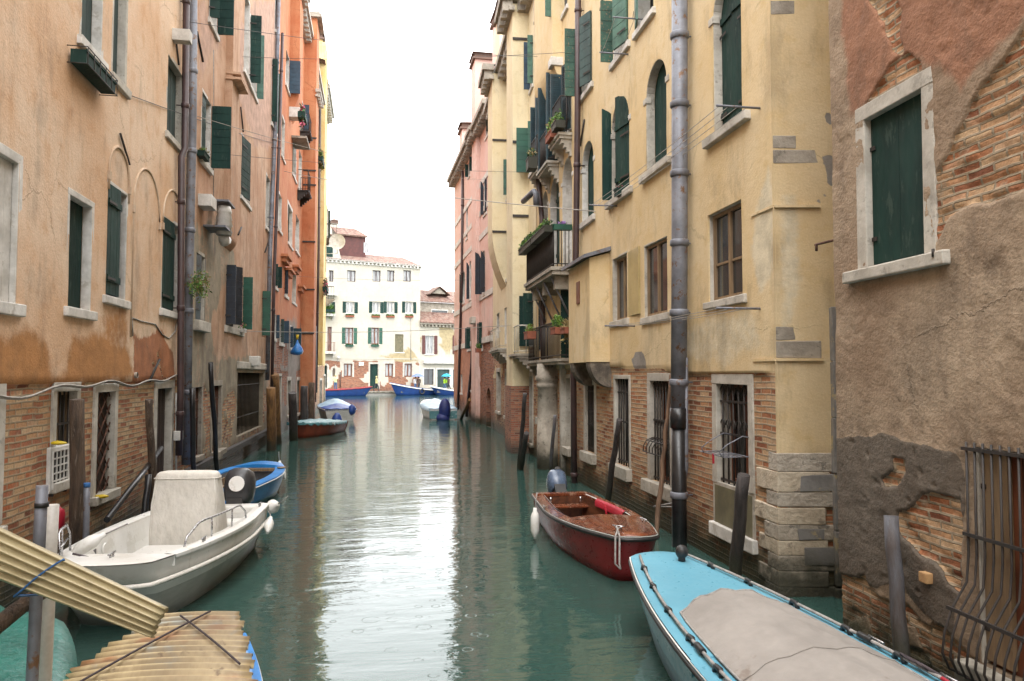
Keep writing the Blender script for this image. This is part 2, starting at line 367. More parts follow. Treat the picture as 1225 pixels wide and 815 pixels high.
    M['leaf_lime'] = noisy('lime_leaf', (.16, .28, .03), (.07, .16, .02), 9, .5)
    M['leaf_dark'] = noisy('dark_leaf', (.02, .055, .015), (.012, .03, .01), 9, .5)
    M['leaf_dry'] = noisy('dry_grass', (.28, .21, .08), (.15, .12, .045), 9, .8)
    M['petal'] = noisy('purple_petal', (.25, .09, .42), (.4, .2, .55), 9, .6)
    M['petal_pink'] = noisy('pink_petal', (.5, .06, .16), (.6, .15, .2), 9, .6)
    t = NT('window_glass'); v = t.obj(); n = t.noise(v, 1.2, 3)
    M['glass'] = t.out(t.mix(n, (.012, .015, .017), (.045, .05, .052)), .06, t.bump(t.noise(v, 2.5, 2), .06, .02), spec=.7)
    t = NT('curtained_glass'); v = t.obj(); n = t.noise(t.map(v, (9, 9, .6)), 1.5, 3)
    M['glass_cur'] = t.out(t.mix(t.rng(n, .3, .7), (.12, .125, .13), (.42, .42, .42)), .12, spec=.6)
    # roof tiles : rows of coppi
    t = NT('roof_tiles'); uv = t.uv(); wv = t.n.new('ShaderNodeTexWave'); wv.wave_type = 'BANDS'; wv.bands_direction = 'X'; t.link(uv, wv.inputs[0]); wv.inputs['Scale'].default_value = 1.6; wv.inputs['Distortion'].default_value = .3
    n = t.noise(uv, 2.2, 5, .7); n2 = t.voro(t.map(uv, (5, 2.6, 1)), 1.0, 'F1', 1)
    sepc = t.n.new('ShaderNodeSeparateColor'); t.link(n2, sepc.inputs[0])
    c = t.ramp(sepc.outputs[0], [(0, (.11, .05, .038)), (.4, (.19, .09, .065)), (.7, (.24, .14, .105)), (1, (.26, .20, .16))])
    c = t.mix(t.rng(n, .45, .7), c, (.20, .15, .12)); c = t.mix(.6, c, t.ramp(wv.outputs[1], [(.1, (.35,) * 3), (.6, (1.1,) * 3)]), 'MULTIPLY')
    M['tiles'] = t.out(c, .85, t.bump(wv.outputs[1], .9, .05))
    # canal water
    t = NT('canal_water'); p = t.pos()
    a = t.noise(t.map(p, (.55, 1.5, 1)), 1.0, 3, .5, .4); b = t.noise(t.map(p, (1.6, 3.8, 1), (4, 2, 0)), 1.3, 4, .55, .6); f = t.noise(p, 14, 3, .6)
    def rings(scale, off, freq, dens):
        pm = t.map(p, (1, 1, 0), off); vn = t.n.new('ShaderNodeTexVoronoi'); vn.feature = 'F1'; vn.voronoi_dimensions = '2D'; t.link(pm, vn.inputs['Vector']); vn.inputs['Scale'].default_value = scale
        sp = t.n.new('ShaderNodeSeparateColor'); t.link(vn.outputs['Color'], sp.inputs[0])
        d = vn.outputs['Distance']; rad = t.math('MULTIPLY', sp.outputs[0], .34)
        env = t.rng(t.math('ABSOLUTE', t.math('SUBTRACT', d, rad)), 0, .06, 1, 0); env = t.math('MULTIPLY', env, t.math('GREATER_THAN', sp.outputs[1], 1 - dens))
        return t.math('MULTIPLY', t.math('SINE', t.math('MULTIPLY', d, freq)), env)
    r1 = rings(3.6, (0, 0, 0), 130, .22); r2 = rings(6.0, (3.3, 1.7, 0), 130, .22); r3 = rings(.8, (7.3, 5.7, 0), 150, .2)
    h = t.math('ADD', t.math('MULTIPLY', a, 1.0), t.math('MULTIPLY', b, .34)); h = t.math('ADD', h, t.math('MULTIPLY', f, .02))
    rg = t.math('ADD', t.math('ADD', r1, r2), r3)
    nb = t.bump(h, .20, .085); nb = t.bump(rg, .22, .0016, nb)
    col = t.mix(t.noise(p, .25, 3), (.025, .060, .050), (.034, .074, .062))
    M['water'] = t.out(col, .045, nb, spec=.5, IOR=1.39)
    M['quay'] = noisy('quay_paving', (.33, .31, .28), (.22, .21, .19), 2, .6, .4, .01)
    M['gelcoat'] = noisy('white_gelcoat', (.74, .73, .70), (.64, .63, .59), 2, .35, .06, .002, spots=((.58, .56, .51), 1.5))
    M['gel_grey'] = noisy('grey_antifouling_hull', (.48, .48, .45), (.34, .35, .32), 2, .45, .1, .002, stretch=(1, 1, 3))
    M['canvas'] = noisy('white_canvas', (.70, .67, .61), (.58, .55, .49), 2.5, .85, .7, .02, stretch=(1, 1, .6))
    M['tarp_grey'] = noisy('grey_canvas_cover', (.30, .275, .25), (.235, .215, .195), 1.6, .8, .5, .012, spots=((.20, .165, .14), 1.3))
    M['paint_sky'] = noisy('sky_blue_boat_paint', (.13, .36, .47), (.11, .31, .41), 2, .34, .02, .002)
    M['paint_sky_dark'] = noisy('steel_blue_hull', (.13, .32, .43), (.08, .20, .28), 2, .4, .15, .003, stretch=(1, 1, 2))
    M['paint_blue'] = noisy('bright_blue_boat_paint', (.02, .23, .60), (.015, .16, .45), 3, .35, .15, .003)
    M['paint_royal'] = noisy('royal_blue_boat_paint', (.010, .045, .19), (.008, .03, .13), 2, .4, .1, .002)
    M['paint_red'] = noisy('dark_red_boat_paint', (.27, .014, .018), (.16, .010, .012), 2.5, .33, .15, .003)
    M['paint_rust'] = noisy('red_brown_boat_paint', (.24, .05, .022), (.15, .03, .015), 2.5, .45, .15, .003)
    M['varnish'] = noisy('varnished_mahogany', (.21, .058, .022), (.10, .026, .012), 2.6, .25, .03, .001, stretch=(1, 1.6, 1), spots=((.30, .17, .11), 2.0), Coat_Weight=.6)
    M['varnish_dark'] = noisy('oiled_mahogany', (.13, .045, .018), (.05, .018, .009), 3, .4, .2, .003, stretch=(.5, 4, 4))
    M['inner_grey'] = noisy('grey_boat_floor', (.13, .13, .135), (.07, .07, .075), 3, .6, .4, .006)
    M['rubber'] = noisy('black_rubber', (.012, .012, .013), (.024, .023, .022), 8, .5, .1, .001)
    M['teal_cover'] = noisy('teal_boat_cover', (.003, .15, .118), (.002, .10, .08), 2, .4, .6, .02)
    M['tarp_teal'] = noisy('faded_teal_tarp', (.05, .15, .17), (.09, .22, .23), 2.5, .5, .5, .02, spots=((.4, .45, .45), 2.2))
    M['tarp_blue'] = noisy('blue_tarp', (.02, .08, .33), (.012, .045, .2), 2.5, .45, .5, .02)
    M['tarp_navy'] = noisy('navy_tarp', (.012, .028, .16), (.008, .016, .09), 4, .5, .7, .03)
    M['tarp_pale'] = noisy('pale_blue_tarp', (.36, .50, .60), (.22, .36, .48), 2.5, .45, .5, .02)
    M['motor_grey'] = noisy('dark_grey_cowling', (.045, .045, .048), (.03, .03, .033), 3, .4)
    M['motor_blue'] = noisy('blue_grey_cowling', (.10, .14, .21), (.06, .085, .13), 3, .25)
    M['rope'] = noisy('grey_rope', (.36, .34, .32), (.2, .19, .18), 20, .85, .6, .004)
    M['rope_blue'] = noisy('blue_rope', (.03, .13, .33), (.02, .08, .22), 20, .8)
    M['rope_dark'] = noisy('dark_rope', (.07, .055, .06), (.04, .03, .035), 20, .85)
    M['red_cloth'] = noisy('red_cloth', (.42, .01, .03), (.3, .008, .02), 5, .6)
    M['yellow'] = noisy('yellow_plastic', (.62, .45, .01), (.5, .33, .01), 5, .5)
    M['orange'] = noisy('orange_float', (.6, .2, .02), (.5, .15, .02), 5, .5)
    M['bag_blue'] = noisy('blue_plastic_bag', (.03, .20, .52), (.02, .13, .4), 7, .3, .6, .02)
    t = NT('fibreglass_sheet'); v = t.obj(); n = t.noise(t.map(v, (.5, 6, 6)), 2, 5, .65); n2 = t.noise(v, 6, 4)
    c = t.mix(t.rng(n, .3, .7), (.42, .355, .21), (.33, .275, .155)); c = t.mix(t.rng(n2, .55, .75), c, (.22, .18, .10))
    M['fibre'] = t.out(c, .4, t.bump(n, .15, .003), spec=.4)
    t = NT('weathered_fibre_sheet'); v = t.obj(); n = t.noise(t.map(v, (1.2, 5, 1)), 2, 6, .7); n2 = t.noise(v, 2.6, 4, .6, .5); n3 = t.noise(t.map(v, (3, 1, 1), (5, 5, 5)), 2.0, 4)
    c = t.mix(t.rng(n, .3, .7), (.50, .40, .23), (.38, .29, .155)); c = t.mix(t.rng(n2, .56, .70), c, (.33, .36, .33)); c = t.mix(t.rng(n3, .58, .72), c, (.34, .17, .08)); c = t.mix(t.rng(t.noise(v, 9, 5), .6, .72), c, (.16, .11, .065))
    wv = t.n.new('ShaderNodeTexWave'); wv.wave_type = 'BANDS'; wv.bands_direction = 'X'; t.link(t.obj(), wv.inputs[0]); wv.inputs['Scale'].default_value = 2 * math.pi / (20 * .085); c = t.mix(t.math('MULTIPLY', t.rng(wv.outputs[1], .5, .05), t.rng(n2, .3, .6, .25, .7)), c, (.13, .09, .05))  # valley shade painted in as dark dirt bands, so the ridges show
    M['fibre_old'] = t.out(c, .5, t.bump(n, .3, .004), spec=.4)
    M['skin'] = noisy('skin', (.45, .26, .19), (.38, .2, .14), 8, .55)
    M['hair'] = noisy('dark_hair', (.03, .02, .014), (.05, .03, .02), 12, .6)
    M['cl_pale'] = noisy('pale_green_raincoat', (.42, .5, .22), (.3, .4, .2), 4, .7)
    M['cl_dark'] = noisy('dark_trousers', (.02, .022, .03), (.035, .035, .045), 4, .8)
    M['cl_yellow'] = noisy('pale_yellow_coat', (.5, .45, .2), (.35, .3, .16), 4, .8)
    M['cl_white'] = noisy('pale_jacket', (.5, .5, .5), (.4, .38, .38), 4, .8)
    M['cl_brown'] = noisy('brown_coat', (.08, .05, .035), (.05, .03, .02), 4, .8)
    M['cl_lime'] = noisy('lime_jacket', (.35, .6, .03), (.25, .45, .02), 4, .6)
    M['cl_jeans'] = noisy('blue_jeans', (.05, .10, .2), (.03, .07, .14), 4, .8)
    M['umb_cyan'] = noisy('cyan_umbrella_cloth', (.02, .38, .55), (.02, .3, .45), 4, .5)
    M['umb_grey'] = noisy('blue_grey_umbrella_cloth', (.16, .22, .40), (.1, .15, .3), 4, .5)
make_mats()
# ------------------------------------------------------------ walls, windows and their pieces
def build_wall(F, B, s0, s1, z0, z1, ops, step, fn, mat, zl=(), sl=(), name='wall', zstep=None, depth=.24):
    zstep = zstep or step
    def lines(a, b, st, ex):
        base = list(np.arange(a, b, st)) + [b]
        ex = sorted({e for e in ex if a < e < b})
        base = [q for q in base if q in (a, b) or all(abs(q - e) > st * .3 for e in ex)]
        return np.array(sorted(set(base + ex)))
    S = lines(s0, s1, step, [o['op'][0] for o in ops] + [o['op'][1] for o in ops] + list(sl))
    Z = lines(z0, z1, zstep, [o['op'][2] for o in ops] + [o['op'][3] for o in ops] + list(zl))
    SS, ZZ = np.meshgrid(S, Z, indexing='ij')
    disp, r, g, b = fn(SS, ZZ)
    ns, nz = len(S), len(Z)
    o = np.array(F.o); d = np.array(F.d); n = np.array(F.n); loc = np.array(B.location)
    P = o[None, None] + SS[..., None] * d + disp[..., None] * n; P[..., 2] += ZZ; P -= loc
    verts = [tuple(p) for p in P.reshape(-1, 3)]; uvv = [(a, c) for a, c in zip(SS.ravel(), ZZ.ravel())]
    mask = [(x, y, w_) for x, y, w_ in zip(r.ravel(), g.ravel(), b.ravel())]
    keep = np.ones((ns - 1, nz - 1), bool); cs = (S[:-1] + S[1:]) / 2; cz = (Z[:-1] + Z[1:]) / 2
    for q in ops:
        a, e, c, f = q['op']; keep[np.ix_((cs > a) & (cs < e), (cz > c) & (cz < f))] = False
    ii, jj = np.nonzero(keep); flip = F.side > 0
    faces = []
    for i, j in zip(ii, jj):
        q = (i * nz + j, (i + 1) * nz + j, (i + 1) * nz + j + 1, i * nz + j + 1)
        faces.append(q if not flip else q[::-1])
    nsm = len(faces)
    def add(pts, m=(0, 0, 0)):
        k = len(verts)
        for (s, z, nn) in pts:
            p = F.P(s, z, nn) - B.location; verts.append(tuple(p)); uvv.append((s + abs(nn) * .7, z)); mask.append(m)
        faces.append(tuple(range(k, k + len(pts))))
    def mk(s, z):
        i = min(max(int(np.searchsorted(S, s)) - 1, 0), ns - 1); j = min(max(int(np.searchsorted(Z, z)) - 1, 0), nz - 1)
        return (float(r[i, j]), float(g[i, j]), float(b[i, j])), float(disp[i, j])
    for q in ops:
        a, e, c, f = q['op']; dp = q.get('depth', depth); m, dd = mk(a - .02, (c + f) / 2); m2, d2 = mk((a + e) / 2, f + .02)
        if q.get('arch'):
            rr = (e - a) / 2; zc = f - rr * q.get('ar', 1.0); mx = (a + e) / 2; K = 12; h = f - zc
            arc = [(mx - rr * math.cos(math.pi * k / K), zc + h * math.sin(math.pi * k / K)) for k in range(K + 1)]
            for k in range(K):
                cx = a if k < K / 2 else e
                add([(cx, f, d2), (*arc[k], d2), (*arc[k + 1], d2)], m2)
                add([(*arc[k], d2), (*arc[k], -dp), (*arc[k + 1], -dp), (*arc[k + 1], d2)], m2)
            add([(mx, f, d2), (a, f, d2), (*arc[K // 2], d2)], m2)
            zt = zc
        else:
            zt = f; add([(a, f, d2), (a, f, -dp), (e, f, -dp), (e, f, d2)], m2)
        add([(a, c, dd), (a, zt, dd), (a, zt, -dp), (a, c, -dp)], m); add([(e, c, dd), (e, zt, dd), (e, zt, -dp), (e, c, -dp)], m)
        add([(a, c, dd), (e, c, dd), (e, c, -dp), (a, c, -dp)], m)
    me = bpy.data.meshes.new(name); me.from_pydata(verts, [], faces); me.materials.append(mat)
    uvl = me.uv_layers.new(name='UVMap'); li = np.zeros(len(me.loops), np.int32); me.loops.foreach_get('vertex_index', li)
    uvl.data.foreach_set('uv', np.array(uvv, np.float32)[li].ravel())
    ca = me.color_attributes.new('mask', 'FLOAT_COLOR', 'POINT')
    ca.data.foreach_set('color', np.concatenate([np.array(mask, np.float32), np.ones((len(mask), 1), np.float32)], 1).ravel())
    sm = np.zeros(len(faces), bool); sm[:nsm] = True; me.polygons.foreach_set('use_smooth', sm); me.update()
    ob = bpy.data.objects.new(name, me); COL.objects.link(ob); ob.parent = B
    return ob
def build_rest(F, B, s0, s1, z0, z1, mat, depth=9.0, roof=True, rise=1.6, eave=.45):
    m = MB()
    def q(pts): m.poly([F.P(*p) for p in pts], uv=[(p[0] + abs(p[2]), p[1]) for p in pts])
    q([(s0, z0, 0), (s0, z0, -depth), (s0, z1, -depth), (s0, z1, 0)]); q([(s1, z0, 0), (s1, z0, -depth), (s1, z1, -depth), (s1, z1, 0)])
    q([(s0, z0, -depth), (s1, z0, -depth), (s1, z1, -depth), (s0, z1, -depth)])
    m.build('side_wall', mat, B)
    if roof:
        m = MB(); h = depth / 2
        def rq(pts): m.poly([F.P(*p[:3]) for p in pts], uv=[(p[0], p[3]) for p in pts])
        z = z1 + .02
        for k in (0, .09):
            rq([(s0, z - k, eave, 0), (s1, z - k, eave, 0), (s1, z + rise - k, -h, 5), (s0, z + rise - k, -h, 5)])
            rq([(s0, z - k, -depth - eave, 0), (s1, z - k, -depth - eave, 0), (s1, z + rise - k, -h, 5), (s0, z + rise - k, -h, 5)])
        for s in (s0, s1): m.poly([F.P(s, z1, 0), F.P(s, z1, -depth), F.P(s, z + rise - .1, -h)], uv=[(0, 0), (1, 0), (.5, 1)])
        rq([(s0, z - .09, eave, 0), (s1, z - .09, eave, 0), (s1, z, eave, 0), (s0, z, eave, 0)])
        m.build('roof', M['tiles'], B)
def cornice(F, B, s0, s1, z, mat='stone_grey', proj=.38, dent=.45, h=.3, n0=0.0):
    m = MB()
    m.fbox(F, s0, s1, z - h * .4, z, n0 - .05, n0 + proj); m.fbox(F, s0, s1, z - h, z - h * .75, n0 - .05, n0 + proj * .35)
    s = s0 + .1
    while s < s1 - .1:
        m.fbox(F, s, s + dent * .42, z - h * .98, z - h * .4 - .003, n0, n0 + proj * .8); s += dent
    m.build('cornice', M[mat], B)
def leaf(m, F, sh, sg, ang, wd, za, zb, n0, style='h', arch=0.0, t=.038):
    """one shutter leaf; sg=+1 hinge on the near jamb; ang 0 shut, 180 flat on the wall"""
    a = R(ang); u = F.d * (sg * math.cos(a)) + F.n * math.sin(a); p = F.n * math.cos(a) - F.d * (sg * math.sin(a))
    o = F.P(sh, 0, n0)
    def bx(u0, u1, z0, z1, t0, t1, z1b=None):
        z1b = z1 if z1b is None else z1b
        pts = []
        for zz in ((z0, z0), (z1, z1b)):
            for (uu, tt, k) in ((u0, t0, 0), (u1, t0, 1), (u1, t1, 1), (u0, t1, 0)): pts.append(o + u * uu + p * tt + Vector((0, 0, zz[k])))
        m.hexa(pts)
    def top(uu): 
        if not arch: return zb
        x = arch - uu; return zb - arch + math.sqrt(max(arch * arch - x * x, 0))
    if style == 'l':       # louvred
        fr = .055
        bx(0, fr, za, zb, 0, t); bx(wd - fr, wd, za, zb, 0, t); bx(fr, wd - fr, za, za + .08, 0, t); bx(fr, wd - fr, zb - .07, zb, 0, t); mid = (za + zb) / 2; bx(fr, wd - fr, mid - .04, mid + .04, 0, t)
        bx(fr, wd - fr, za + .08, zb - .07, t * .35, t * .5)
        z = za + .11
        while z < zb - .1: bx(fr, wd - fr, z, z + .022, .004, t - .004); z += .055
    elif style in ('v', 'p') or arch:
        k = max(1 if style == 'p' else 2, int(round(wd / (.5 if style == 'p' else .14))))
        for i in range(k):
            u0, u1 = wd * i / k, wd * (i + 1) / k
            bx(u0 + .002, u1 - .002, za, top(u0 + .002), 0, t * random.uniform(.88, 1), top(u1 - .002))
        for zz in () if style == 'p' else (za + .18, zb - (arch or .2) - .1): bx(.01, wd - .01, zz, zz + .09, t, t + .02)
    else:
        k = max(4, int(round((zb - za) / .19))); hh = (zb - za) / k
        for i in range(k): bx(0, wd, za + hh * i + .004, za + hh * (i + 1) - .004, 0, t * random.uniform(.85, 1))
        bx(.02, wd - .02, za + .01, zb - .01, t * .3, t * .62)
    old = m.cur; m.cur = 1
    for zz in (za + .2, zb - (arch or 0) - .28): bx(-.02, wd * (.2 if style == 'p' else .55), zz, zz + .035, t + (.001 if style == 'p' else .021), t + (.012 if style == 'p' else .029))
    m.cur = old
def surround(F, W, op, fw, mat, arch=False, n=.03, base=0.0, ar=1.0, jit=.006, depth=.0, sill_gap=True):
    a, e, c, f = op; m = MB()
    r = (e - a) / 2; h = r * ar; zt = f - h if arch else f
    m.fbox(F, a - fw, a + .012, c, zt, base - depth, base + n, jit); m.fbox(F, e - .012, e + fw, c, zt, base - depth, base + n, jit)
    if arch:
        K = 14; mx = (a + e) / 2
        for k in range(K):
            A0, A1 = math.pi * k / K, math.pi * (k + 1) / K; p = []
            for nn in (base - depth, base + n):
                for (rr, hh, A) in ((r - .01, h - .01, A0), (r - .01, h - .01, A1), (r + fw, h + fw, A1), (r + fw, h + fw, A0)):
                    p.append(F.P(mx - rr * math.cos(A), zt + hh * math.sin(A), nn))
            m.hexa(p)
        for s0_, s1_ in ((a - fw - .02, a + .03), (e - .03, e + fw + .02)): m.fbox(F, s0_, s1_, zt - .07, zt + .03, base - .05, base + n + .02)
    else: m.fbox(F, a - fw, e + fw, f - .012, f + fw, base - depth, base + n + .002, jit)
    return m.build('surround', M[mat], W, bevel=.008)
def grille(F, W, op, kind='grid', n=-.05, mat='iron', step=.13, hz=(.1, .5, .9), r=.011, bulge=None):
    a, e, c, f = op; m = MB(); 
    if kind in ('grid', 'bulge', 'scroll'):
        k = max(2, int(round((e - a) / step)))
        for i in range(k + 1):
            s = a + (e - a) * (i + (0 if kind == 'bulge' else .5)) / (k if kind == 'bulge' else k + 1)
            m.tube([F.P(s, c, n), F.P(s, f, n)], r, 6)
        for q in hz: m.fbox(F, a, e, c + (f - c) * q - .014, c + (f - c) * q + .014, n - .009, n + .012)
        if kind == 'scroll':
            for zb_, hh in ((f - .20, .18), (c + (f - c) * .52, .17)):
                for i in range(k + 1):
                    s = a + (e - a) * (i + .5) / (k + 1); w_ = (e - a) / (k + 1) * .48; pts = []
                    for j in range(19):
                        A = j / 18 * 4.2 * math.pi / 2; rr = 1 - .7 * j / 18
                        pts.append(F.P(s + w_ * rr * math.cos(A), zb_ + hh / 2 + hh * .5 * rr * math.sin(A), n))
                    m.tube(pts, .009, 5)
    else:  # diagonal lattice
        h = f - c; wdt = e - a
        for sg in (1, -1):
            t = -wdt
            while t < h:
                z0_, z1_ = t, t + wdt * .9; s0_, s1_ = (a, e) if sg > 0 else (e, a)
                za_, zb_ = max(z0_, 0), min(z1_, h)
                if zb_ > za_:
                    fa, fb = (za_ - z0_) / (z1_ - z0_), (zb_ - z0_) / (z1_ - z0_)
                    m.tube([F.P(s0_ + (s1_ - s0_) * fa, c + za_, n + .004 * sg), F.P(s0_ + (s1_ - s0_) * fb, c + zb_, n + .004 * sg)], r, 5)
                t += .26
    return m.build('grille', M[mat], W)
def window(F, B, w):
    """w: dict(op, arch, fill, fw, frame mat, sill, shut, grille ...). The window is a part of its house; its pieces are sub-parts."""
    a, e, c, f = w['op']; dp = w.get('depth', .24); base = w.get('base', 0.0); fill = w.get('fill', 'glass'); m = MB()
    n = -dp + .03; arch = w.get('arch')
    mats = [M['brown_frame'], M['glass']]
    def pane(mat_i, sa, sb, za, zb, nn):
        m.cur = mat_i; m.fbox(F, sa, sb, za, zb, nn - .01, nn); m.cur = 0
    if fill in ('glass', 'curtain'):
        mats = [M[w.get('wood', 'brown_frame')], M['glass_cur' if fill == 'curtain' else 'glass']]; b = w.get('bar', .06); mx = (a + e) / 2
        for (sa, sb, za, zb) in ((a, a + b, c, f), (e - b, e, c, f), (a + b, e - b, c, c + b), (a + b, e - b, f - b, f), (mx - b * .55, mx + b * .55, c + b, f - b)): m.fbox(F, sa, sb, za, zb, n - .03, n + .035)
        for q in w.get('cross', ()): m.fbox(F, a + b, mx - b * .55, c + (f - c) * q - .015, c + (f - c) * q + .015, n - .02, n + .02); m.fbox(F, mx + b * .55, e - b, c + (f - c) * q - .015, c + (f - c) * q + .015, n - .02, n + .02)
        pane(1, a + b, e - b, c + b, f - b, n)
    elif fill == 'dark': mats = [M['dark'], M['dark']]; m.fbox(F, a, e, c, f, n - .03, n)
    else: mats = [M[fill], M[fill]]; k = max(2, int((e - a) / .16)); [m.fbox(F, a + (e - a) * i / k + .003, a + (e - a) * (i + 1) / k - .003, c, f, n - .03, n + random.uniform(0, .008)) for i in range(k)]
    W = m.build(w.get('name', 'window'), mats, B)
    if w.get('label'): W['label'] = w['label']
    if w.get('fw'): surround(F, W, w['op'], w['fw'], w.get('fm', 'stone'), arch, w.get('fn', .03), base, w.get('ar', 1.0), depth=dp - .035)
    if w.get('sill', True):
        m = MB(); ex = w.get('sx', .12); m.fbox(F, a - ex, e + ex, c - w.get('sh', .12), c, base - .15, base + w.get('sp', .09), .008); m.build('sill', M[w.get('fm', 'stone')], W, bevel=.012)
    for sh in w.get('shut', ()):
        side, ang, mat, *rest = sh
        if len(rest) > 1 and rest[1] < 0: rest[1] = -rest[1] * (e - a)
        st = rest[0] if rest else 'h'; wd = rest[1] if len(rest) > 1 else (e - a) / 2; n0 = rest[2] if len(rest) > 2 else .05
        m = MB(); leaf(m, F, a if side == 'n' else e, 1 if side == 'n' else -1, ang, wd, c + .03, f - .01, base + n0, st, ((e - a) / 2 if arch and w.get('archleaf', True) else 0))
        m.build('shutter', [M[mat], M['iron']], W)
    if w.get('grille'): grille(F, W, w['op'], **w['grille'])
    return W
def wp(F, xl, xr, yt, yb, n=0.0, **k):
    s = sorted((F.s(xl, n), F.s(xr, n))); xc = (xl + xr) / 2
    d = dict(op=(s[0], s[1], F.hit(xc, yb, n)[1], F.hit(xc, yt, n)[1])); d.update(k); return d
def pipe(F, B, px_list, n, r, mat, rings=0, name='drainpipe', ringm=None, seg=12):
    pts = [F.P(*F.hit(x, y, n), n) for x, y in px_list]; m = MB(); m.tube(pts, r, seg)
    L = [(pts[i + 1] - pts[i]).length for i in range(len(pts) - 1)]
    if rings:
        m.cur = 1; tot = sum(L); d = rings * .5
        while d < tot:
            q = d; i = 0
            while q > L[i]: q -= L[i]; i += 1
            dr = (pts[i + 1] - pts[i]).normalized(); c = pts[i] + dr * q
            m.tube([c - dr * .05, c - dr * .035, c + dr * .035, c + dr * .05], [r * 1.05, r * 1.2, r * 1.2, r * 1.05], seg)
            m.tube([c, c - F.n * (n + .02)], .012, 5); d += rings
        m.cur = 0
    return m.build(name, [M[mat], M[ringm or mat]], B)
def breast(F, B, s0, s1, z0, z1, nn, mat, corbel=.0, name='chimney_breast'):
    """projecting chimney shaft, carried down to the water or on a curved corbel"""
    m = MB()
    def q(pts): m.poly([F.P(*p) for p in pts], uv=[(p[0] + p[2], p[1]) for p in pts])
    prof = [(nn, z1), (nn, z0 + corbel)] + ([(nn * (1 - (k / 6) ** 1.8), z0 + corbel * (1 - k / 6)) for k in range(1, 7)] if corbel else [(nn, z0)])
    for i in range(len(prof) - 1):
        (a, za), (b, zb) = prof[i], prof[i + 1]
        q([(s0, za, a), (s1, za, a), (s1, zb, b), (s0, zb, b)])
        q([(s0, za, -.02), (s0, za, a), (s0, zb, b), (s0, zb, -.02)]); q([(s1, za, -.02), (s1, za, a), (s1, zb, b), (s1, zb, -.02)])
    q([(s0, z1, -.02), (s1, z1, -.02), (s1, z1, nn), (s0, z1, nn)])
    return m.build(name, mat, B)
def chimney(F, B, s0, s1, z0, z1, n0, n1, mat, cap='tiles'):
    m = MB(); pts = lambda s_, n_, z_: F.P(s_, z_, n_)
    m.fbox(F, s0, s1, z0, z1, n0, n1)
    for f, u in zip(range(len(m.f)), m.f): m.uv[f] = [(.2 * i, 5 + .3 * i) for i in range(4)]
    C = m.build('chimney', mat, B)
    m = MB(); m.fbox(F, s0 - .12, s1 + .12, z1, z1 + .1, n0 - .12, n1 + .12); m.fbox(F, s0, s1, z1 + .1, z1 + .34, n0, n1)
    b = .14; zt = z1 + .34; mx, nx = (s0 + s1) / 2, (n0 + n1) / 2; P4 = [F.P(s, zt, n) for s, n in ((s0 - b, n0 - b), (s1 + b, n0 - b), (s1 + b, n1 + b), (s0 - b, n1 + b))]
    top = F.P(mx, zt + .32, nx)
    for i in range(4): m.poly([P4[i], P4[(i + 1) % 4], top])
    m.poly(P4[::-1]); m.build('chimney_cap', M['tiles'], C)
    return C
def balcony(F, B, s0, s1, z, nn, h=.95, mat='iron', slab='stone_grey', th=.14, bars=.13, ends=True, label=None, brackets=True, style='bars'):
    m = MB(); m.fbox(F, s0, s1, z - th, z, -.03, nn); m.fbox(F, s0 - .04, s1 + .04, z - th * .45, z + .003, -.02, nn + .04)
    if brackets:
        k = max(2, int((s1 - s0) / .9) + 1)
        for i in range(k):
            s = s0 + .12 + (s1 - s0 - .24) * i / (k - 1)
            for j in range(4): m.fbox(F, s - .08, s + .08, z - th - .1 * (j + 1), z - th - .1 * j, -.02, nn * (.85 - .2 * j))
    Bc = m.build('balcony', M[slab], B)
    if label: Bc['label'] = label
    m = MB(); r = .011; path = [(s0 + .03, 0.02), (s0 + .03, nn - .04), (s1 - .03, nn - .04), (s1 - .03, .02)]
    for zz, rr in ((z + h, .02), (z + .08, .014)): m.tube([F.P(a, zz, n) for a, n in path], rr, 6, smooth=False)
    for (a, n), (a2, n2) in zip(path[:-1], path[1:]):
        L = math.hypot(a2 - a, n2 - n); k = max(2, int(L / bars))
        for i in range(k + 1):
            t = i / k; q = (a + (a2 - a) * t, n + (n2 - n) * t); m.tube([F.P(q[0], z, q[1]), F.P(q[0], z + h, q[1])], r, 5)
    m.build('railing', M[mat], Bc)
    return Bc
def leaves(c_list, n, size, rad, mats, drop=0.0, up=.3):
    """loose clump of small leaf faces with stems"""
    m = MB(); 
    for c in c_list:
        c = Vector(c)
        for k in range(n):
            d = Vector((random.gauss(0, 1), random.gauss(0, 1), random.gauss(up, .8))).normalized(); q = c + Vector((d.x * rad[0], d.y * rad[1], d.z * rad[2])) * (random.random() ** .5) - Vector((0, 0, drop * random.random() ** 2))
            s = size * random.uniform(.5, 1.3); ax = Vector((random.gauss(0, 1), random.gauss(0, 1), random.gauss(0, .6))).normalized(); bx = ax.orthogonal().normalized()
            bx.rotate(Matrix.Rotation(random.uniform(0, 6.3), 3, ax)); cx = ax.cross(bx); m.cur = random.randrange(len(mats))
            m.poly([q - bx * s, q + cx * s * .42 + ax * s * .12, q + bx * s, q - cx * s * .42 + ax * s * .12])
    return m
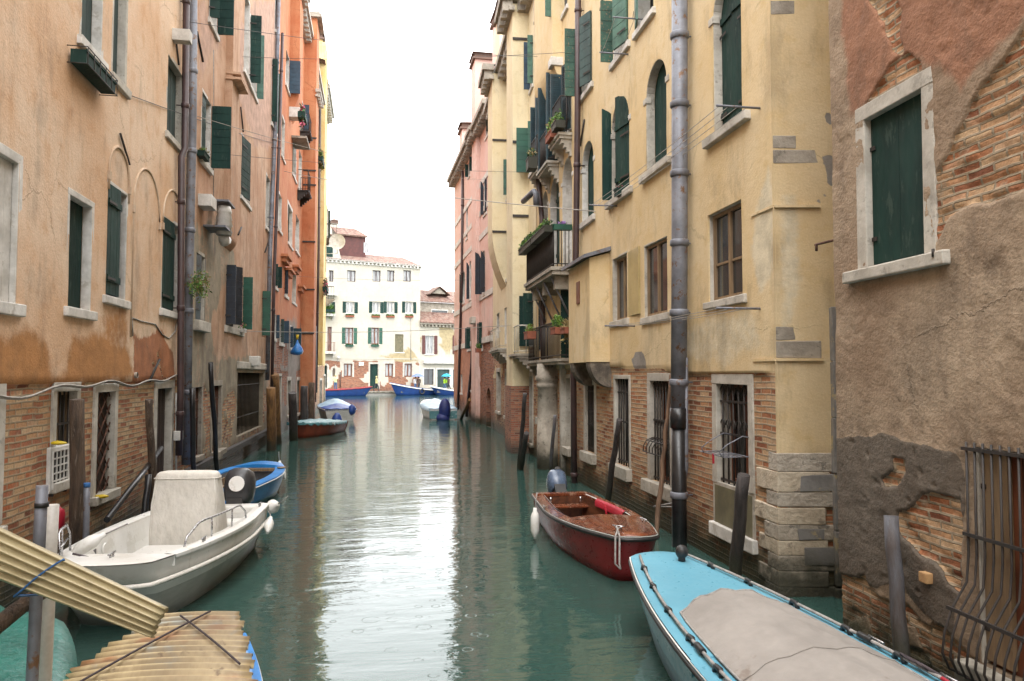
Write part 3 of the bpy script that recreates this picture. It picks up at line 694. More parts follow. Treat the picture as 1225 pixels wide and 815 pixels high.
def planter(name, F, s0, s1, z, n0, n1, h, label, box='green', plants=('leaf', 'leaf_lime'), nleaf=60, lsize=.035, ph=.14, drop=0.0, group='planters on the house fronts', petals=None):
    mid = F.P((s0 + s1) / 2, z, (n0 + n1) / 2); T = empty(name, mid, label, 'planter', group)
    m = MB(); t = .018
    m.fbox(F, s0, s1, z, z + .02, n0, n1)
    for q in ((s0, s1, n0, n0 + t), (s0, s1, n1 - t, n1), (s0, s0 + t, n0 + t, n1 - t), (s1 - t, s1, n0 + t, n1 - t)): m.fbox(F, q[0], q[1], z + .02, z + h, q[2], q[3])
    m.fbox(F, s0 - .012, s1 + .012, z + h - .03, z + h + .004, n1 - .002, n1 + .012)
    m.fbox(F, s0 + t, s1 - t, z + .02, z + h - .03, n0 + t, n1 - t)
    m.build('box', M[box], T)
    k = max(2, int((s1 - s0) / .16)); cs = [F.P(s0 + (s1 - s0) * (i + .5) / k, z + h + ph * random.uniform(.2, .6), (n0 + n1) / 2) for i in range(k)]
    mm = leaves(cs, nleaf, lsize, (.12, .12, ph), [0] * len(plants) if False else list(range(len(plants))), drop)
    mm.build('foliage', [M[p] for p in plants], T)
    return T
# ------------------------------------------------------------ water and ground
def sheet(name, pts, mat, kind='structure'):
    m = MB(); m.poly(pts); o = m.build(name, M[mat]); o['kind'] = kind; return o
sheet('water', [(-600, -60, 0), (600, -60, 0), (600, 900, 0), (-600, 900, 0)], 'water')
zero = lambda S: np.zeros(S.shape)
XL = -3.75
L0 = Facade((XL, -3), (XL, 16.15), 1); L1 = Facade((XL, 16.15), (XL, 28.6), 1); L2 = Facade((XL, 28.6), (XL - .05, 50), 1); L3 = Facade((XL - .05, 50.02), (XL - .1, 60.5), 1)
R1 = Facade((4.45, 7.78), (4.72, 21.6), -1); R2 = Facade((4.72, 21.62), (5.3, 33.6), -1); RP = Facade((5.3, 33.62), (5.06, 48.2), -1)
R0 = Facade((3.98, .8), (4.25, 6.34), -1)
RR = Facade((4.45, 7.78), (6.4, 7.42), 1)      # the yellow house's short side on the gap
# ------------------------------------------------------------ materials of the fronts
def mats_front():
    M['w_L0'] = facade_mat('ochre_plaster', (.63, .41, .255), (.70, .53, .385), (.53, .29, .14), (.46, .22, .08), (.46, .19, .09), 'old', (.40, .31, .20), .32, grime=.35, relief=.75)
    M['w_L1'] = facade_mat('brown_pink_plaster', (.42, .235, .14), (.54, .37, .26), (.29, .14, .07), (.33, .28, .205), (.53, .345, .26), 'old', (.34, .28, .21), .85, grime=.5, sw=.13)
    M['w_L2'] = facade_mat('red_orange_plaster', (.46, .16, .072), (.52, .23, .115), (.37, .105, .042), (.30, .27, .24), (.5, .23, .12), 'red', (.36, .28, .22), .4, grime=.35)
    M['w_L3'] = facade_mat('yellow_plaster', (.60, .42, .16), (.66, .53, .28), (.56, .33, .07), (.66, .60, .46), (.5, .4, .2), 'old', (.36, .29, .21), .4, grime=.3)
    M['w_R1'] = facade_mat('pale_yellow_plaster', (.60, .45, .245), (.65, .52, .325), (.54, .375, .165), (.66, .58, .42), (.31, .285, .255), 'warm', (.44, .35, .24), .26, grime=.3, speck=.25, relief=.6)
    M['w_R2'] = facade_mat('cream_plaster', (.66, .56, .36), (.70, .61, .42), (.56, .45, .26), (.62, .50, .28), (.30, .27, .24), 'old', (.40, .31, .23), .35, grime=.25, speck=.25)
    M['w_RP'] = facade_mat('pink_plaster', (.66, .43, .365), (.68, .50, .44), (.58, .34, .27), (.46, .205, .12), (.64, .50, .44), 'red', (.36, .26, .2), .3, grime=.25, speck=.25)
    M['w_R0'] = facade_mat('brown_grey_plaster', (.255, .178, .118), (.39, .30, .21), (.125, .083, .053), (.33, .165, .098), (.155, .127, .10), 'warm', (.40, .32, .22), .3, grime=.5, bw=.25, bh=.062, relief=1.5, wob=.035)
    M['w_far'] = facade_mat('pale_cream_plaster', (.44, .41, .34), (.47, .44, .38), (.40, .355, .265), (.40, .325, .19), (.40, .34, .23), 'red', (.34, .26, .20), .2, grime=.12, speck=.2)
mats_front()
GL = 'houses along the left side of the canal'; GR = 'houses along the right side of the canal'
def house(F, label, group, s=0): return empty('canal_house', F.P(s, 0, 0), label, 'house', group)
# ============================================================ LEFT 0 : ochre house
H0 = house(L0, 'ochre plastered house over bare brick nearest on the left, with blind arches and green shutters', GL)
zl0 = 2.34
W0 = [
 wp(L0, -28, 12, 178, 360, depth=.07, fill='stone_white', fw=.09, fm='stone_white', sill=True),
 wp(L0, 75, 103, 236, 369, fill='green', fw=.07, fm='stone_white', depth=.125),
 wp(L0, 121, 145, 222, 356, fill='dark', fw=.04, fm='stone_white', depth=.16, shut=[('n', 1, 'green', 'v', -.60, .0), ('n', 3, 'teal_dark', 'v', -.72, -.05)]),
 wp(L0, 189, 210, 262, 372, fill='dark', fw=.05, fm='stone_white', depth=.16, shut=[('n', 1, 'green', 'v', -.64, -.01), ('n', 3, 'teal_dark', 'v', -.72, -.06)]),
 wp(L0, 83, 109, -90, 47, fill='grey_shutter', fw=.07, fm='stone_white', depth=.14),
 wp(L0, 123, 139, -75, 88, fill='grey_shutter', fw=.06, fm='stone', depth=.13),
 wp(L0, 191, 210, 66, 162, fill='grey_shutter', fw=.06, fm='stone', depth=.14),
 wp(L0, -60, -3, 476, 640, fill='dark', fw=.14, fm='stone', depth=.2),
 wp(L0, 66, 91, 467, 572, fill='glass', fw=.10, fm='stone', depth=.14, grille=dict(kind='grid', hz=(.25, .62), n=-.06, mat='iron', step=.16)),
 wp(L0, 115, 137, 468, 588, fill='boards', fw=.11, fm='stone', depth=.13, grille=dict(kind='lattice', n=-.05, mat='rust', r=.012)),
 wp(L0, 187, 205, 464, 592, fill='boards', fw=.14, fm='stone', depth=.14, sill=False),
]
def fn0(S, Z):
    e = zl0 + (fbm(S * 1.3, Z * 0, 3, 3) - .5) * .05
    r = 1 - sstep(-.015, .015, Z - e)
    g = pmask(L0, S, Z, [(-60, 480), (-60, 425), (0, 402), (28, 396), (50, 415), (60, 450), (75, 440), (85, 410), (120, 400), (150, 420), (160, 455), (60, 475)], .16, .18, 5) * .9
    g = np.maximum(g, pmask(L0, S, Z, [(118, 365), (148, 360), (150, 400), (130, 420), (120, 400)], .2, .2, 6) * .7)
    b = pmask(L0, S, Z, [(156, 400), (190, 392), (206, 420), (208, 455), (156, 462)], .12, .2, 8) * .75
    r = np.maximum(r, pmask(L0, S, Z, [(176, 445), (188, 420), (194, 440), (200, 456), (178, 458)], .06, .03, 9) * .9 * (fbm(S * 6, Z * 6, 12) > .5))
    d = .03 * (1 - sstep(.3, .7, r)) + (fbm(S * 1.1, Z * 1.1, 4) - .5) * .022
    return d, r, g, b
build_wall(L0, H0, 0, L0.len, -.7, 12.5, W0, .09, fn0, M['w_L0'], zl=(zl0 - .01, zl0 + .02))
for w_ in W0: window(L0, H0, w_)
build_rest(L0, H0, -24, L0.len, -.7, 12.5, M['w_L0'])
build_wall(L0, H0, -24, 0, -.7, 12.5, [], .6, lambda S, Z: (zero(S), (Z < zl0) * 1.0, zero(S), zero(S)), M['w_L0'])  # unseen run behind the camera, added to cut the skylight from that side
def arch_mould(px0, px1, ytop, ybot_l, ybot_r, label=None):
    s0, s1 = L0.s(px0), L0.s(px1); r = (s1 - s0) / 2; zt = L0.hit((px0 + px1) / 2, ytop)[1]; zc = zt - r; m = MB()
    zb0, zb1 = L0.hit(px0, ybot_l)[1], L0.hit(px1, ybot_r)[1]
    pts = [L0.P(s0, zb0, .035)] + [L0.P((s0 + s1) / 2 - r * math.cos(math.pi * k / 16), zc + r * math.sin(math.pi * k / 16), .035) for k in range(17)] + [L0.P(s1, zb1, .035)]
    m.tube(pts, .022, 6)
    for s in (s0, s1): m.fbox(L0, s - .04, s + .04, zc - .14, zc - .02, .02, .06)
    m.build('arch_moulding', M['arch_plaster'], H0)
arch_mould(121, 146, 171, 222, 240); arch_mould(152, 184, 198, 403, 250); arch_mould(188, 213, 224, 262, 300)
breast(L0, H0, L0.s(172), L0.s(200), 9.7, 12.6, .42, M['w_L0'], 1.3)
m = MB(); s_ = L0.s(198); zq_ = L0.hit(198, 38)[1]; m.fbox(L0, s_ - .16, s_ + .04, zq_, zq_ + .22, 0, .34); m.build_each('corbel_stone', M['stone_white'], H0, bevel=.01)
m = MB()
for p_ in (((144, 160), (155, 197)), ((211, 50), (214, 78))): m.tube([L0.P(*L0.hit(*p_[0], .05), .05), L0.P(*L0.hit(*p_[1], .05), .05)], .018, 6)
m.tube([L0.P(*L0.hit(179, 456, .06), .06), L0.P(*L0.hit(191, 430, .12), .12)], .022, 6)
m.build_each('tie_bar', M['iron'], H0)
m = MB(); c_ = L0.hit(159, 449); m.tube([L0.P(c_[0], c_[1], -.02), L0.P(c_[0], c_[1], .07)], .05, 12, cap=False); m.tube([L0.P(c_[0], c_[1], .0), L0.P(c_[0], c_[1], .01)], .045, 12); m.build('vent_pipe', M['stone_grey'], H0)
# pipes at the joint of the two houses
pipe(L0, H0, [(223.5, -60), (221, 178), (217, 188), (216, 470), (214, 545)], .14, .062, 'pipe_brown', 2.0, ringm='pipe_brown')
pipe(L0, H0, [(231, -60), (230, 150), (226, 330), (222.5, 556)], .13, .085, 'galv', 1.6, ringm='galv')
pipe(L0, H0, [(211, 470), (210.5, 570)], .06, .02, 'pvc_white', 0, name='conduit')
m = MB(); c_ = L0.hit(210, 521, .06); m.fbox(L0, c_[0] - .13, c_[0] + .13, c_[1] - .09, c_[1] + .09, .05, .17); m.build('junction_box', M['pvc_white'], H0, bevel=.012)
# ============================================================ LEFT 1 : brown-pink house
H1 = house(L1, 'brown and pink streaked house with grey cement patches between the two drainpipes on the left', GL)
W1 = [
 wp(L1, 234, 245, 107, 190, fill='glass', fw=.06, fm='stone_white', shut=[('n', 2, 'grey_shutter', 'h', .5, -.05), ('f', 88, 'green', 'h', .42)]),
 wp(L1, 240, 250, -75, 16, fill='glass', fw=.05, fm='stone_white', shut=[('n', 80, 'green', 'h', .2), ('f', 86, 'green', 'h', .36)]),
 wp(L1, 284, 290.5, -25, 76, fill='curtain', wood='wood_red', fw=.05, fm='stone_white'),
 wp(L1, 291.5, 300, 10, 97, fill='dark', fw=.05, fm='stone_white', shut=[('n', 88, 'green', 'h', .3), ('f', 100, 'green_light', 'h', .2)]),
 wp(L1, 319, 325, 62, 143, fill='dark', fw=.05, fm='stone_white', shut=[('n', 90, 'green', 'h', .18), ('f', 100, 'green_light', 'h', .12)]),
 wp(L1, 322, 326, -20, 22, fill='dark', fw=.05, fm='stone_white'),
 wp(L1, 283, 294, 162, 236, fill='glass', fw=.06, fm='stone_white', shut=[('n', 8, 'green', 'h', .85, .0)]),
 wp(L1, 314, 318.5, 206, 270, fill='pvc_white', fw=.07, fm='stone_white'),
 wp(L1, 230, 241, 303, 384, fill='glass', fw=.07, fm='stone', shut=[('n', 6, 'teal_dark', 'h', .5, -.05), ('f', 92, 'teal_dark', 'h', .14, -.1)], sh=.22, sp=.16),
 wp(L1, 267, 287, 322, 392, fill='dark', fw=.06, fm='stone', shut=[('n', 88, 'navy', 'h', .22), ('n', 30, 'navy', 'h', .55), ('f', 92, 'green_mid', 'h', .26)], sh=.18),
 wp(L1, 311, 320, 350, 404, fill='dark', fw=.0, shut=[('n', 86, 'green_mid', 'h', .25)], sill=False),
 wp(L1, 230, 240.5, 463, 545, fill='boards', fw=.12, fm='stone_grey', grille=dict(kind='grid', hz=(.06, .3, .55, .8), n=-.05, mat='rust', step=.11)),
 wp(L1, 254, 264, 461, 538, fill='boards', fw=.12, fm='stone_grey', grille=dict(kind='grid', hz=(.2, .5, .55, .8), n=-.05, mat='rust', step=.11), sh=.2, sp=.16),
 wp(L1, 283, 314, 446, 516, fill='pile_grey', fw=.0, depth=.9, sill=False, grille=dict(kind='grid', hz=(.28, .8), n=-.1, mat='iron', step=.24, r=.014)),
]
def fn1(S, Z):
    g = pmask(L1, S, Z, [(228, 262), (240, 275), (262, 255), (278, 300), (280, 340), (262, 350), (250, 390), (262, 430), (300, 425), (320, 440), (320, 530), (228, 560)], .25, .25, 15)
    g = np.maximum(g * (.55 + .45 * (fbm(S * 2.2, Z * .5, 22) > .47)), pmask(L1, S, Z, [(266, 430), (284, 430), (284, 530), (266, 540)], .2, .15, 16))
    b = pmask(L1, S, Z, [(300, 0), (330, 0), (330, 180), (305, 180), (280, 110), (275, 50)], .3, .5, 18) * .8
    b = np.maximum(b, pmask(L1, S, Z, [(232, -10), (262, -10), (266, 60), (236, 110)], .3, .5, 19) * .6)
    low = 1 - sstep(1.75, 2.25, Z + (fbm(S * 1.4, Z * 1.4, 20) - .5) * 1.4)
    r = low * (fbm(S * 1.0, Z * 1.0, 21) > .48) * .95
    r = np.maximum(r, 1 - sstep(.3, .65, Z + (fbm(S * 2, Z * 2, 25) - .5) * .8))
    d = .03 * (1 - sstep(.3, .7, r)) + (fbm(S * .9, Z * .9, 24) - .5) * .05
    return d, r, g, b
build_wall(L1, H1, 0, L1.len, -.7, 17.6, W1, .12, fn1, M['w_L1'])
for w_ in W1: window(L1, H1, w_)
build_rest(L1, H1, 0, L1.len, -.7, 17.6, M['w_L1'])
sa = L1.s(262); sb = sa + .95; breast(L1, H1, sa, sb, 5.6, 17.6, .2, M['w_L1'], .3)
m = MB(); zc_ = L1.hit(270, 78, .2)[1]
for k_ in (0, .14): m.fbox(L1, sa - .05 + k_ * .2, sb + .05, zc_ + k_, zc_ + .06 + k_, 0, .42 - k_ * .2)
m.build('moulding', M['w_L1'], H1)
pipe(L1, H1, [(335, -60), (329, 160), (323, 300), (320, 455)], .13, .075, 'galv', 3.0)
pipe(L1, H1, [(338, 40), (334, 170), (328, 330), (325, 470)], .3, .055, 'pipe_brown', 3.0)
# white flue on the wall: box, ringed pipe and elbow
m = MB(); c0 = L1.hit(256, 243, .3); m.fbox(L1, c0[0] - .28, c0[0] + .28, c0[1] - .12, c0[1] + .13, 0, .3)
c1 = L1.hit(268, 262, .35); zz = [L1.hit(268, y, .35)[1] for y in (282, 272, 271, 264, 263, 256, 255, 247)]
m.tube([L1.P(c1[0], z, .35) for z in zz], [.17, .16, .19, .16, .18, .15, .17, .14], 12); m.tube([L1.P(c1[0], zz[0], .35), L1.P(c1[0] + .12, zz[0] - .12, .34), L1.P(c1[0] + .55, zz[0] - .02, .3)], .12, 10)
m.cur = 1; m.fbox(L1, c1[0] - .6, c1[0] + .2, zz[0] + .08, zz[0] + .12, .0, .5); m.fbox(L1, c1[0] - .3, c1[0] + .5, zz[-1] + .06, zz[-1] + .1, 0, .5); m.build('flue', [M['pvc_white'], M['galv']], H1)
m = MB()
for p_ in (((236, 38), (243, 74)), ((288, 128), (291, 158)), ((285, 281), (289, 272)), ((317, 302), (322, 288))): m.tube([L1.P(*L1.hit(*p_[0], .06), .06), L1.P(*L1.hit(*p_[1], .06), .06)], .022, 6)
m.build_each('tie_bar', M['iron'], H1)
m = MB(); s_ = L1.s(268); m.fbox(L1, s_ - 4.0, L1.len - .6, .42, .56, .02, .16); m.build('fender_beam', M['pile_dark'], H1)
m = MB(); s_ = L1.s(283); m.fbox(L1, s_ - .15, L1.s(316) + .1, L1.hit(300, 442)[1], L1.hit(300, 434)[1], -.1, .1); m.build('lintel', M['stone'], H1, bevel=.02)
m = MB(); s_ = L1.s(298); z_ = L1.hit(298, 437, .1)[1]; m.fbox(L1, s_ - .25, s_ + .25, z_ - .02, z_ + .28, 0, .3); m.build_each('corbel_stone', M['stone_white'], H1, bevel=.02)
# ============================================================ LEFT 2 : red-orange house
H2 = house(L2, 'tall red-orange house with stepped cornice and projecting chimney shafts on the left', GL)
def lw(xl, xr, yt, yb, **k): return wp(L2, xl, xr, yt, yb, **k)
W2 = [
 lw(336, 340, 45, 90, fill='dark', fw=.08, fm='stone_white', shut=[('f', 90, 'blue_shutter', 'h', .45)]),
 lw(354.5, 357.5, 103, 147, fill='dark', fw=.08, fm='stone_white', shut=[('f', 90, 'blue_shutter', 'h', .3)]),
 lw(331.5, 335.5, 130, 180, fill='pvc_white', fw=.12, fm='stone_white'),
 lw(345.5, 350, 157, 204, fill='glass', fw=.14, fm='stone_white', shut=[('n', 30, 'green_mid', 'h', .4, -.2)]),
 lw(353, 357, 172, 222, fill='pvc_white', fw=.14, fm='stone_white'),
 lw(329.5, 333, 228, 272, fill='pvc_white', fw=.12, fm='stone_white'),
 lw(341, 346.5, 243, 290, fill='pvc_white', fw=.14, fm='stone_white', shut=[('n', 40, 'green', 'h', .35, -.2)]),
 lw(350.5, 355, 255, 298, fill='pvc_white', fw=.14, fm='stone_white'),
 lw(326, 329, 315, 343, fill='dark', fw=.06, fm='stone_white', shut=[('n', 90, 'green', 'h', .1), ('f', 90, 'green', 'h', .16)]),
 lw(338, 342, 320, 353, fill='curtain', fw=.10, fm='stone_white', shut=[('n', 90, 'navy', 'h', .13)]),
 lw(347.5, 352, 325, 361, fill='pvc_white', fw=.14, fm='stone_white'),
 lw(325.5, 328, 375, 405, fill='dark', fw=.06, fm='stone_white', shut=[('f', 90, 'blue_shutter', 'h', .12)]),
 lw(334, 337.5, 382, 411, fill='dark', fw=.06, fm='stone_white', shut=[('n', 90, 'grey_shutter', 'h', .12), ('f', 90, 'blue_shutter', 'h', .2)]),
 lw(345.5, 349, 391, 417, fill='dark', fw=.06, fm='stone_white', shut=[('n', 90, 'blue_shutter', 'h', .12), ('f', 88, 'teal_dark', 'h', .36)]),
 lw(343.5, 347.5, 455, 496, fill='dark', fw=.16, fm='stone'),
 lw(355, 359, 455, 494, fill='dark', fw=.16, fm='stone'),
 lw(328.5, 336, 450, 505, fill='boards', fw=.1, fm='stone', sill=False),
]
def fn2(S, Z):
    zc = L2.hit(350, 418)[1]
    g = 1 - sstep(-.5, .5, Z - (4.9 + (fbm(S * .5, Z * .5, 33) - .5) * 2.2))
    r = pmask(L2, S, Z, [(330, 405), (346, 412), (344, 438), (326, 440)], .4, .15, 34) * (fbm(S * 1.3, Z * 1.3, 36) > .42)
    r = np.maximum(r, (1 - sstep(-.1, .1, Z - (2.65 + (fbm(S * .7, Z, 37) - .5) * .5))) * (.45 + .5 * (fbm(S * .45, Z * .5, 38) > .42)))
    b = zero(S)
    d = .03 * (1 - sstep(.3, .7, r)) + (fbm(S * .6, Z * .6, 39) - .5) * .05
    return d, r, g, b
build_wall(L2, H2, 0, L2.len, -.7, 20.2, W2, .22, fn2, M['w_L2'], zstep=.14)
for w_ in W2: window(L2, H2, w_)
build_rest(L2, H2, 0, L2.len, -.7, 20.2, M['w_L2'])
cornice(L2, H2, 0, L2.len, 20.3, 'stone', .5, .55, .5)
s1_ = L2.s(341, .0); breast(L2, H2, s1_ - .1, s1_ + 1.3, 13.7, 20.9, .44, M['w_L2'], 1.0)
m = MB(); z_ = L2.hit(341, 128)[1]; m.fbox(L2, s1_ - .14, s1_ + .4, z_, z_ + .45, 0, .48); m.build_each('corbel_stone', M['stone_white'], H2, bevel=.02)
cornice(L2, H2, s1_ - .1, s1_ + 1.3, 19.6, 'stone', .3, .5, .5, .45)
chimney(L2, H2, s1_ - .1, s1_ + 1.6, 20.2, 23.6, -.5, .5, M['w_L2'])
s2_ = L2.s(358.5); breast(L2, H2, s2_, s2_ + 1.7, -.6, 21.2, .66, M['w_L2'])
m = MB(); m.fbox(L2, s2_ - .2, s2_ + 1.9, 21.2, 21.38, -.6, .9); m.fbox(L2, s2_ - .1, s2_ + 1.8, 21.38, 21.5, -.6, .8); m.build('chimney_cap', M['stone_grey'], H2)
cornice(L2, H2, s2_ - .1, s2_ + 1.8, 17.4, 'stone', .22, .5, .4, .67)
m = MB()
for zz in (L2.hit(366, 100, .8)[1], L2.hit(366, 150, .8)[1], L2.hit(366, 172, .8)[1], L2.hit(366, 257, .8)[1], L2.hit(366, 327, .8)[1], L2.hit(366, 390, .8)[1]): m.fbox(L2, s2_ - .05, s2_ - .015, zz - .04, zz + .04, .05, .7)
m.build_each('tie_bar', M['iron'], H2)

for xx, yy in ((338, 310), (342, 326), (351, 322), (357, 345)):
    c_ = L2.hit(xx, yy); m = MB(); m.fbox(L2, c_[0] - .7, c_[0] + .7, c_[1] - .2, c_[1], 0, .22); m.fbox(L2, c_[0] - .8, c_[0] + .8, c_[1], c_[1] + .1, 0, .32); m.build('moulding', M['w_L2'], H2)
c_ = L2.hit(359, 172, .3); m = MB(); m.fbox(L2, c_[0] - 1.2, c_[0] + .6, c_[1] - .1, c_[1], 0, .7); m.build('canopy', M['stone_grey'], H2)
Bk = balcony(L2, H2, L2.s(352), L2.s(356), L2.hit(354.5, 226)[1], .55, 1.0, th=.08, slab='iron', bars=.25)
balcony(L2, H2, L2.s(354), L2.s(357.5), L2.hit(356, 150)[1], .5, .9, th=.08, slab='iron', bars=.25)


# ============================================================ LEFT 3 : yellow house at the end of the row
H3 = house(L3, 'narrow yellow house with small iron balconies at the far end of the left row', GL)
def l3(xl, xr, yt, yb, **k): return wp(L3, xl, xr, yt, yb, **k)
W3 = [l3(384, 386, 290, 325, fill='dark', fw=.1, fm='stone_white', shut=[('n', 90, 'green', 'h', .2)], sill=False),
      l3(388.2, 389.8, 240, 282, fill='dark', fw=.1, fm='stone_white', shut=[('f', 90, 'green', 'h', .16)], sill=False),
      l3(388.2, 389.8, 330, 358, fill='dark', fw=.1, fm='stone_white', sill=False), l3(382.5, 385, 455, 487, fill='dark', fw=.15, fm='stone', sill=False), l3(387, 389, 450, 482, fill='dark', fw=.15, fm='stone', sill=False)]
def fn3(S, Z):
    r = 1 - sstep(-.1, .1, Z - (3.05 + (fbm(S * .7, Z * 0, 53) - .5) * .3))
    g = (fbm(S * .35, Z * .2, 51) > .56) * sstep(12, 17, Z) * 1.0
    return .05 * (1 - r), r, g, zero(S)
build_wall(L3, H3, 0, L3.len, -.7, 23.1, W3, .25, fn3, M['w_L3'])
for w_ in W3: window(L3, H3, w_)
build_rest(L3, H3, 0, L3.len, -.7, 23.1, M['w_L3'])
pipe(L3, H3, [(383, 90), (381, 300), (378, 470)], .12, .09, 'pipe_brown', 3.5); pipe(L3, H3, [(377.5, 390), (377, 480)], .3, .07, 'pipe_black', 3)
cornice(L3, H3, 4, L3.len, 23.1, 'stone', .55, .6, .8)
chimney(L3, H3, 2.5, 4.3, 23.0, 25.6, -1.2, .1, M['w_L3']); chimney(L3, H3, 6, 7.2, 23, 25.2, -1.2, -.2, M['w_L3'])
breast(L3, H3, .6, 2.6, 3.1, 24.6, .45, M['w_L3'])
balcony(L3, H3, L3.s(388), L3.len - .1, L3.hit(389, 282, .0)[1], .85, 1.1, th=.18, slab='pile', bars=.2)
balcony(L3, H3, L3.s(388), L3.len - .1, L3.hit(389, 358, .0)[1], .7, 1.0, th=.14, slab='stone_grey', bars=.2)
m = MB(); s_ = L3.len - .5; c_ = L3.P(s_, L3.hit(391, 268, .5)[1], .9)
P_ = [[c_ + Vector((rr * .62 * math.cos(a_), -.18 * (rr * rr), rr * .62 * math.sin(a_))) for a_ in [2 * math.pi * k / 18 for k in range(18)]] for rr in (.02, .3, .6, .85, 1)]
m.grid(P_, True, True); m.tube([c_, c_ + Vector((0, -.45, -.05))], .02, 5); m.tube([c_ + Vector((0, .05, 0)), c_ + Vector((0, .1, -.9))], .03, 6); m.tube([c_ + Vector((0, .1, -.9)), L3.P(s_, c_.z - .95, 0)], .03, 6); m.build('satellite_dish', M['stone_white'], H3)
# ============================================================ RIGHT 1 : pale yellow house with the corner
H5 = house(R1, 'pale yellow house with rusticated stone corner, oriel and round-arched windows on the right', GR)
def r1(xl, xr, yt, yb, **k): return wp(R1, xl, xr, yt, yb, **k)
bars = dict(kind='grid', hz=(.06, .42, .6, .9), n=-.06, mat='iron', step=.13)
W5 = [
 r1(857, 896, 459, 583, fill='glass', wood='wood_red', fw=.12, fm='stone', sill=False, depth=.26, fn=.02, grille=dict(kind='scroll', hz=(.04, .5, .82), n=-.05, step=.17, r=.012)),
 r1(778, 802, 455, 578, fill='glass', wood='wood_red', fw=.12, fm='stone', depth=.26, fn=.02, sh=.2, sp=.12, sx=.2, grille=dict(kind='scroll', hz=(.03, .42, .6), n=-.05, step=.15, r=.012)),
 r1(736, 753, 453, 557, fill='dark', fw=.07, fm='stone', depth=.24, fn=.02, sh=.22, sp=.12, grille=dict(kind='grid', hz=(.05, .5, .84), n=-.05, step=.16, r=.013)),
 r1(700.5, 711.5, 460, 541, fill='dark', fw=.13, fm='stone', depth=.24, fn=.02, sh=.22, sp=.12, grille=dict(kind='grid', hz=(.06, .4, .6, .9), n=-.05, step=.13, r=.013)),
 r1(677.5, 683.5, 452, 535, fill='glass', fw=.09, fm='stone', depth=.22, sh=.2, sp=.12),
 r1(645.5, 654, 446, 500, fill='dark', fw=.1, fm='stone', depth=.22, sh=.2, sp=.12, grille=bars),
 # first floor casements
 r1(852, 893, 247, 357, fill='glass', bar=.055, cross=(.42,), fw=.035, fm='stone', depth=.1, fn=.012, sh=.1, sp=.08),
 r1(774, 802, 288, 377, fill='glass', bar=.055, fw=.03, fm='stone', depth=.08, sp=.08),
 r1(735.5, 753, 306, 383, fill='glass', bar=.055, fw=.03, fm='stone', depth=.12, sp=.08, shut=[('n', 177, 'yellow_pane', 'p', .74, .03)]),
 # second floor round-arched windows
 r1(861, 896, -40, 148, arch=True, fill='dark', fw=.1, fm='stone', depth=.22, sp=.12, sx=.22, shut=[('n', 4, 'green', 'v', None, -.1), ('f', 4, 'green', 'v', None, -.12)]),
 r1(778, 803, 69, 198, arch=True, fill='green', fw=.1, fm='stone', depth=.15, sp=.12, sx=.2, shut=[]),
 r1(735, 757, 114, 232, arch=True, fill='dark', fw=.08, fm='stone', depth=.24, sp=.12, sx=.2, shut=[('n', 10, 'green', 'v', None, .0), ('f', 88, 'green', 'v', .42, -.2)]),
 r1(699, 713.5, 168, 262, arch=True, fill='green', fw=.09, fm='stone_white', depth=.14, sp=.1),
 r1(675, 687, 188, 325, arch=True, fill='stone_white', fw=.1, fm='stone_white', depth=.35, sill=False),
 r1(660, 671.5, 212, 318, arch=True, fill='dark', fw=.1, fm='stone_white', depth=.3, sill=False, shut=[('n', 5, 'green', 'v', None, -.1)]),
 r1(650.2, 657.5, 229, 310, arch=True, fill='stone_white', fw=.1, fm='stone_white', depth=.35, sill=False),
 # third floor
 r1(738, 757, -20, 60, fill='dark', wood='wood_red', fw=.06, fm='stone_white', sp=.1, shut=[('f', 92, 'green_worn', 'h', .40, -.12), ('n', 14, 'green_light', 'h', None)]),
 r1(699, 712, 20, 106, fill='dark', fw=.06, fm='stone_white', sp=.1, shut=[('f', 90, 'green_worn', 'h', .48, -.06), ('n', 20, 'grey_shutter', 'h', .4)]),
 r1(768, 788, -60, 20, fill='dark', fw=.06, fm='stone_white', sp=.1, shut=[('f', 15, 'green_light', 'h', .4)]),
 r1(676, 686.5, 78, 160, fill='dark', fw=.05, fm='stone_white', sill=False, shut=[('n', 12, 'teal_dark', 'l', .45), ('f', 90, 'teal_dark', 'l', .3)]),
 r1(659.5, 670, 95, 205, fill='dark', fw=.05, fm='stone_white', sill=False, shut=[('n', 85, 'teal_dark', 'l', .3), ('f', 88, 'teal_dark', 'l', .3)]),
 r1(648.5, 655, 122, 205, fill='dark', fw=.05, fm='stone_white', sill=False, shut=[('n', 85, 'teal_dark', 'l', .28), ('f', 88, 'teal_dark', 'l', .28)]),
 r1(674, 682, -25, 12, fill='dark', fw=.05, fm='stone_white', shut=[('f', 85, 'green_light', 'h', .4)]),
 r1(677, 683, 335, 430, fill='dark', fw=.08, fm='stone', sill=False, shut=[('n', 40, 'green', 'h', .4, -.1)]),
 r1(645.5, 652.5, 345, 420, fill='dark', fw=.1, fm='stone', sill=False, shut=[('n', 30, 'teal_dark', 'h', .4, -.1)]),
]
for w_ in W5:
    w_['shut'] = [tuple(q if q is not None else (w_['op'][1] - w_['op'][0]) / 2 for q in sh) for sh in w_.get('shut', ())]
zr = 2.47
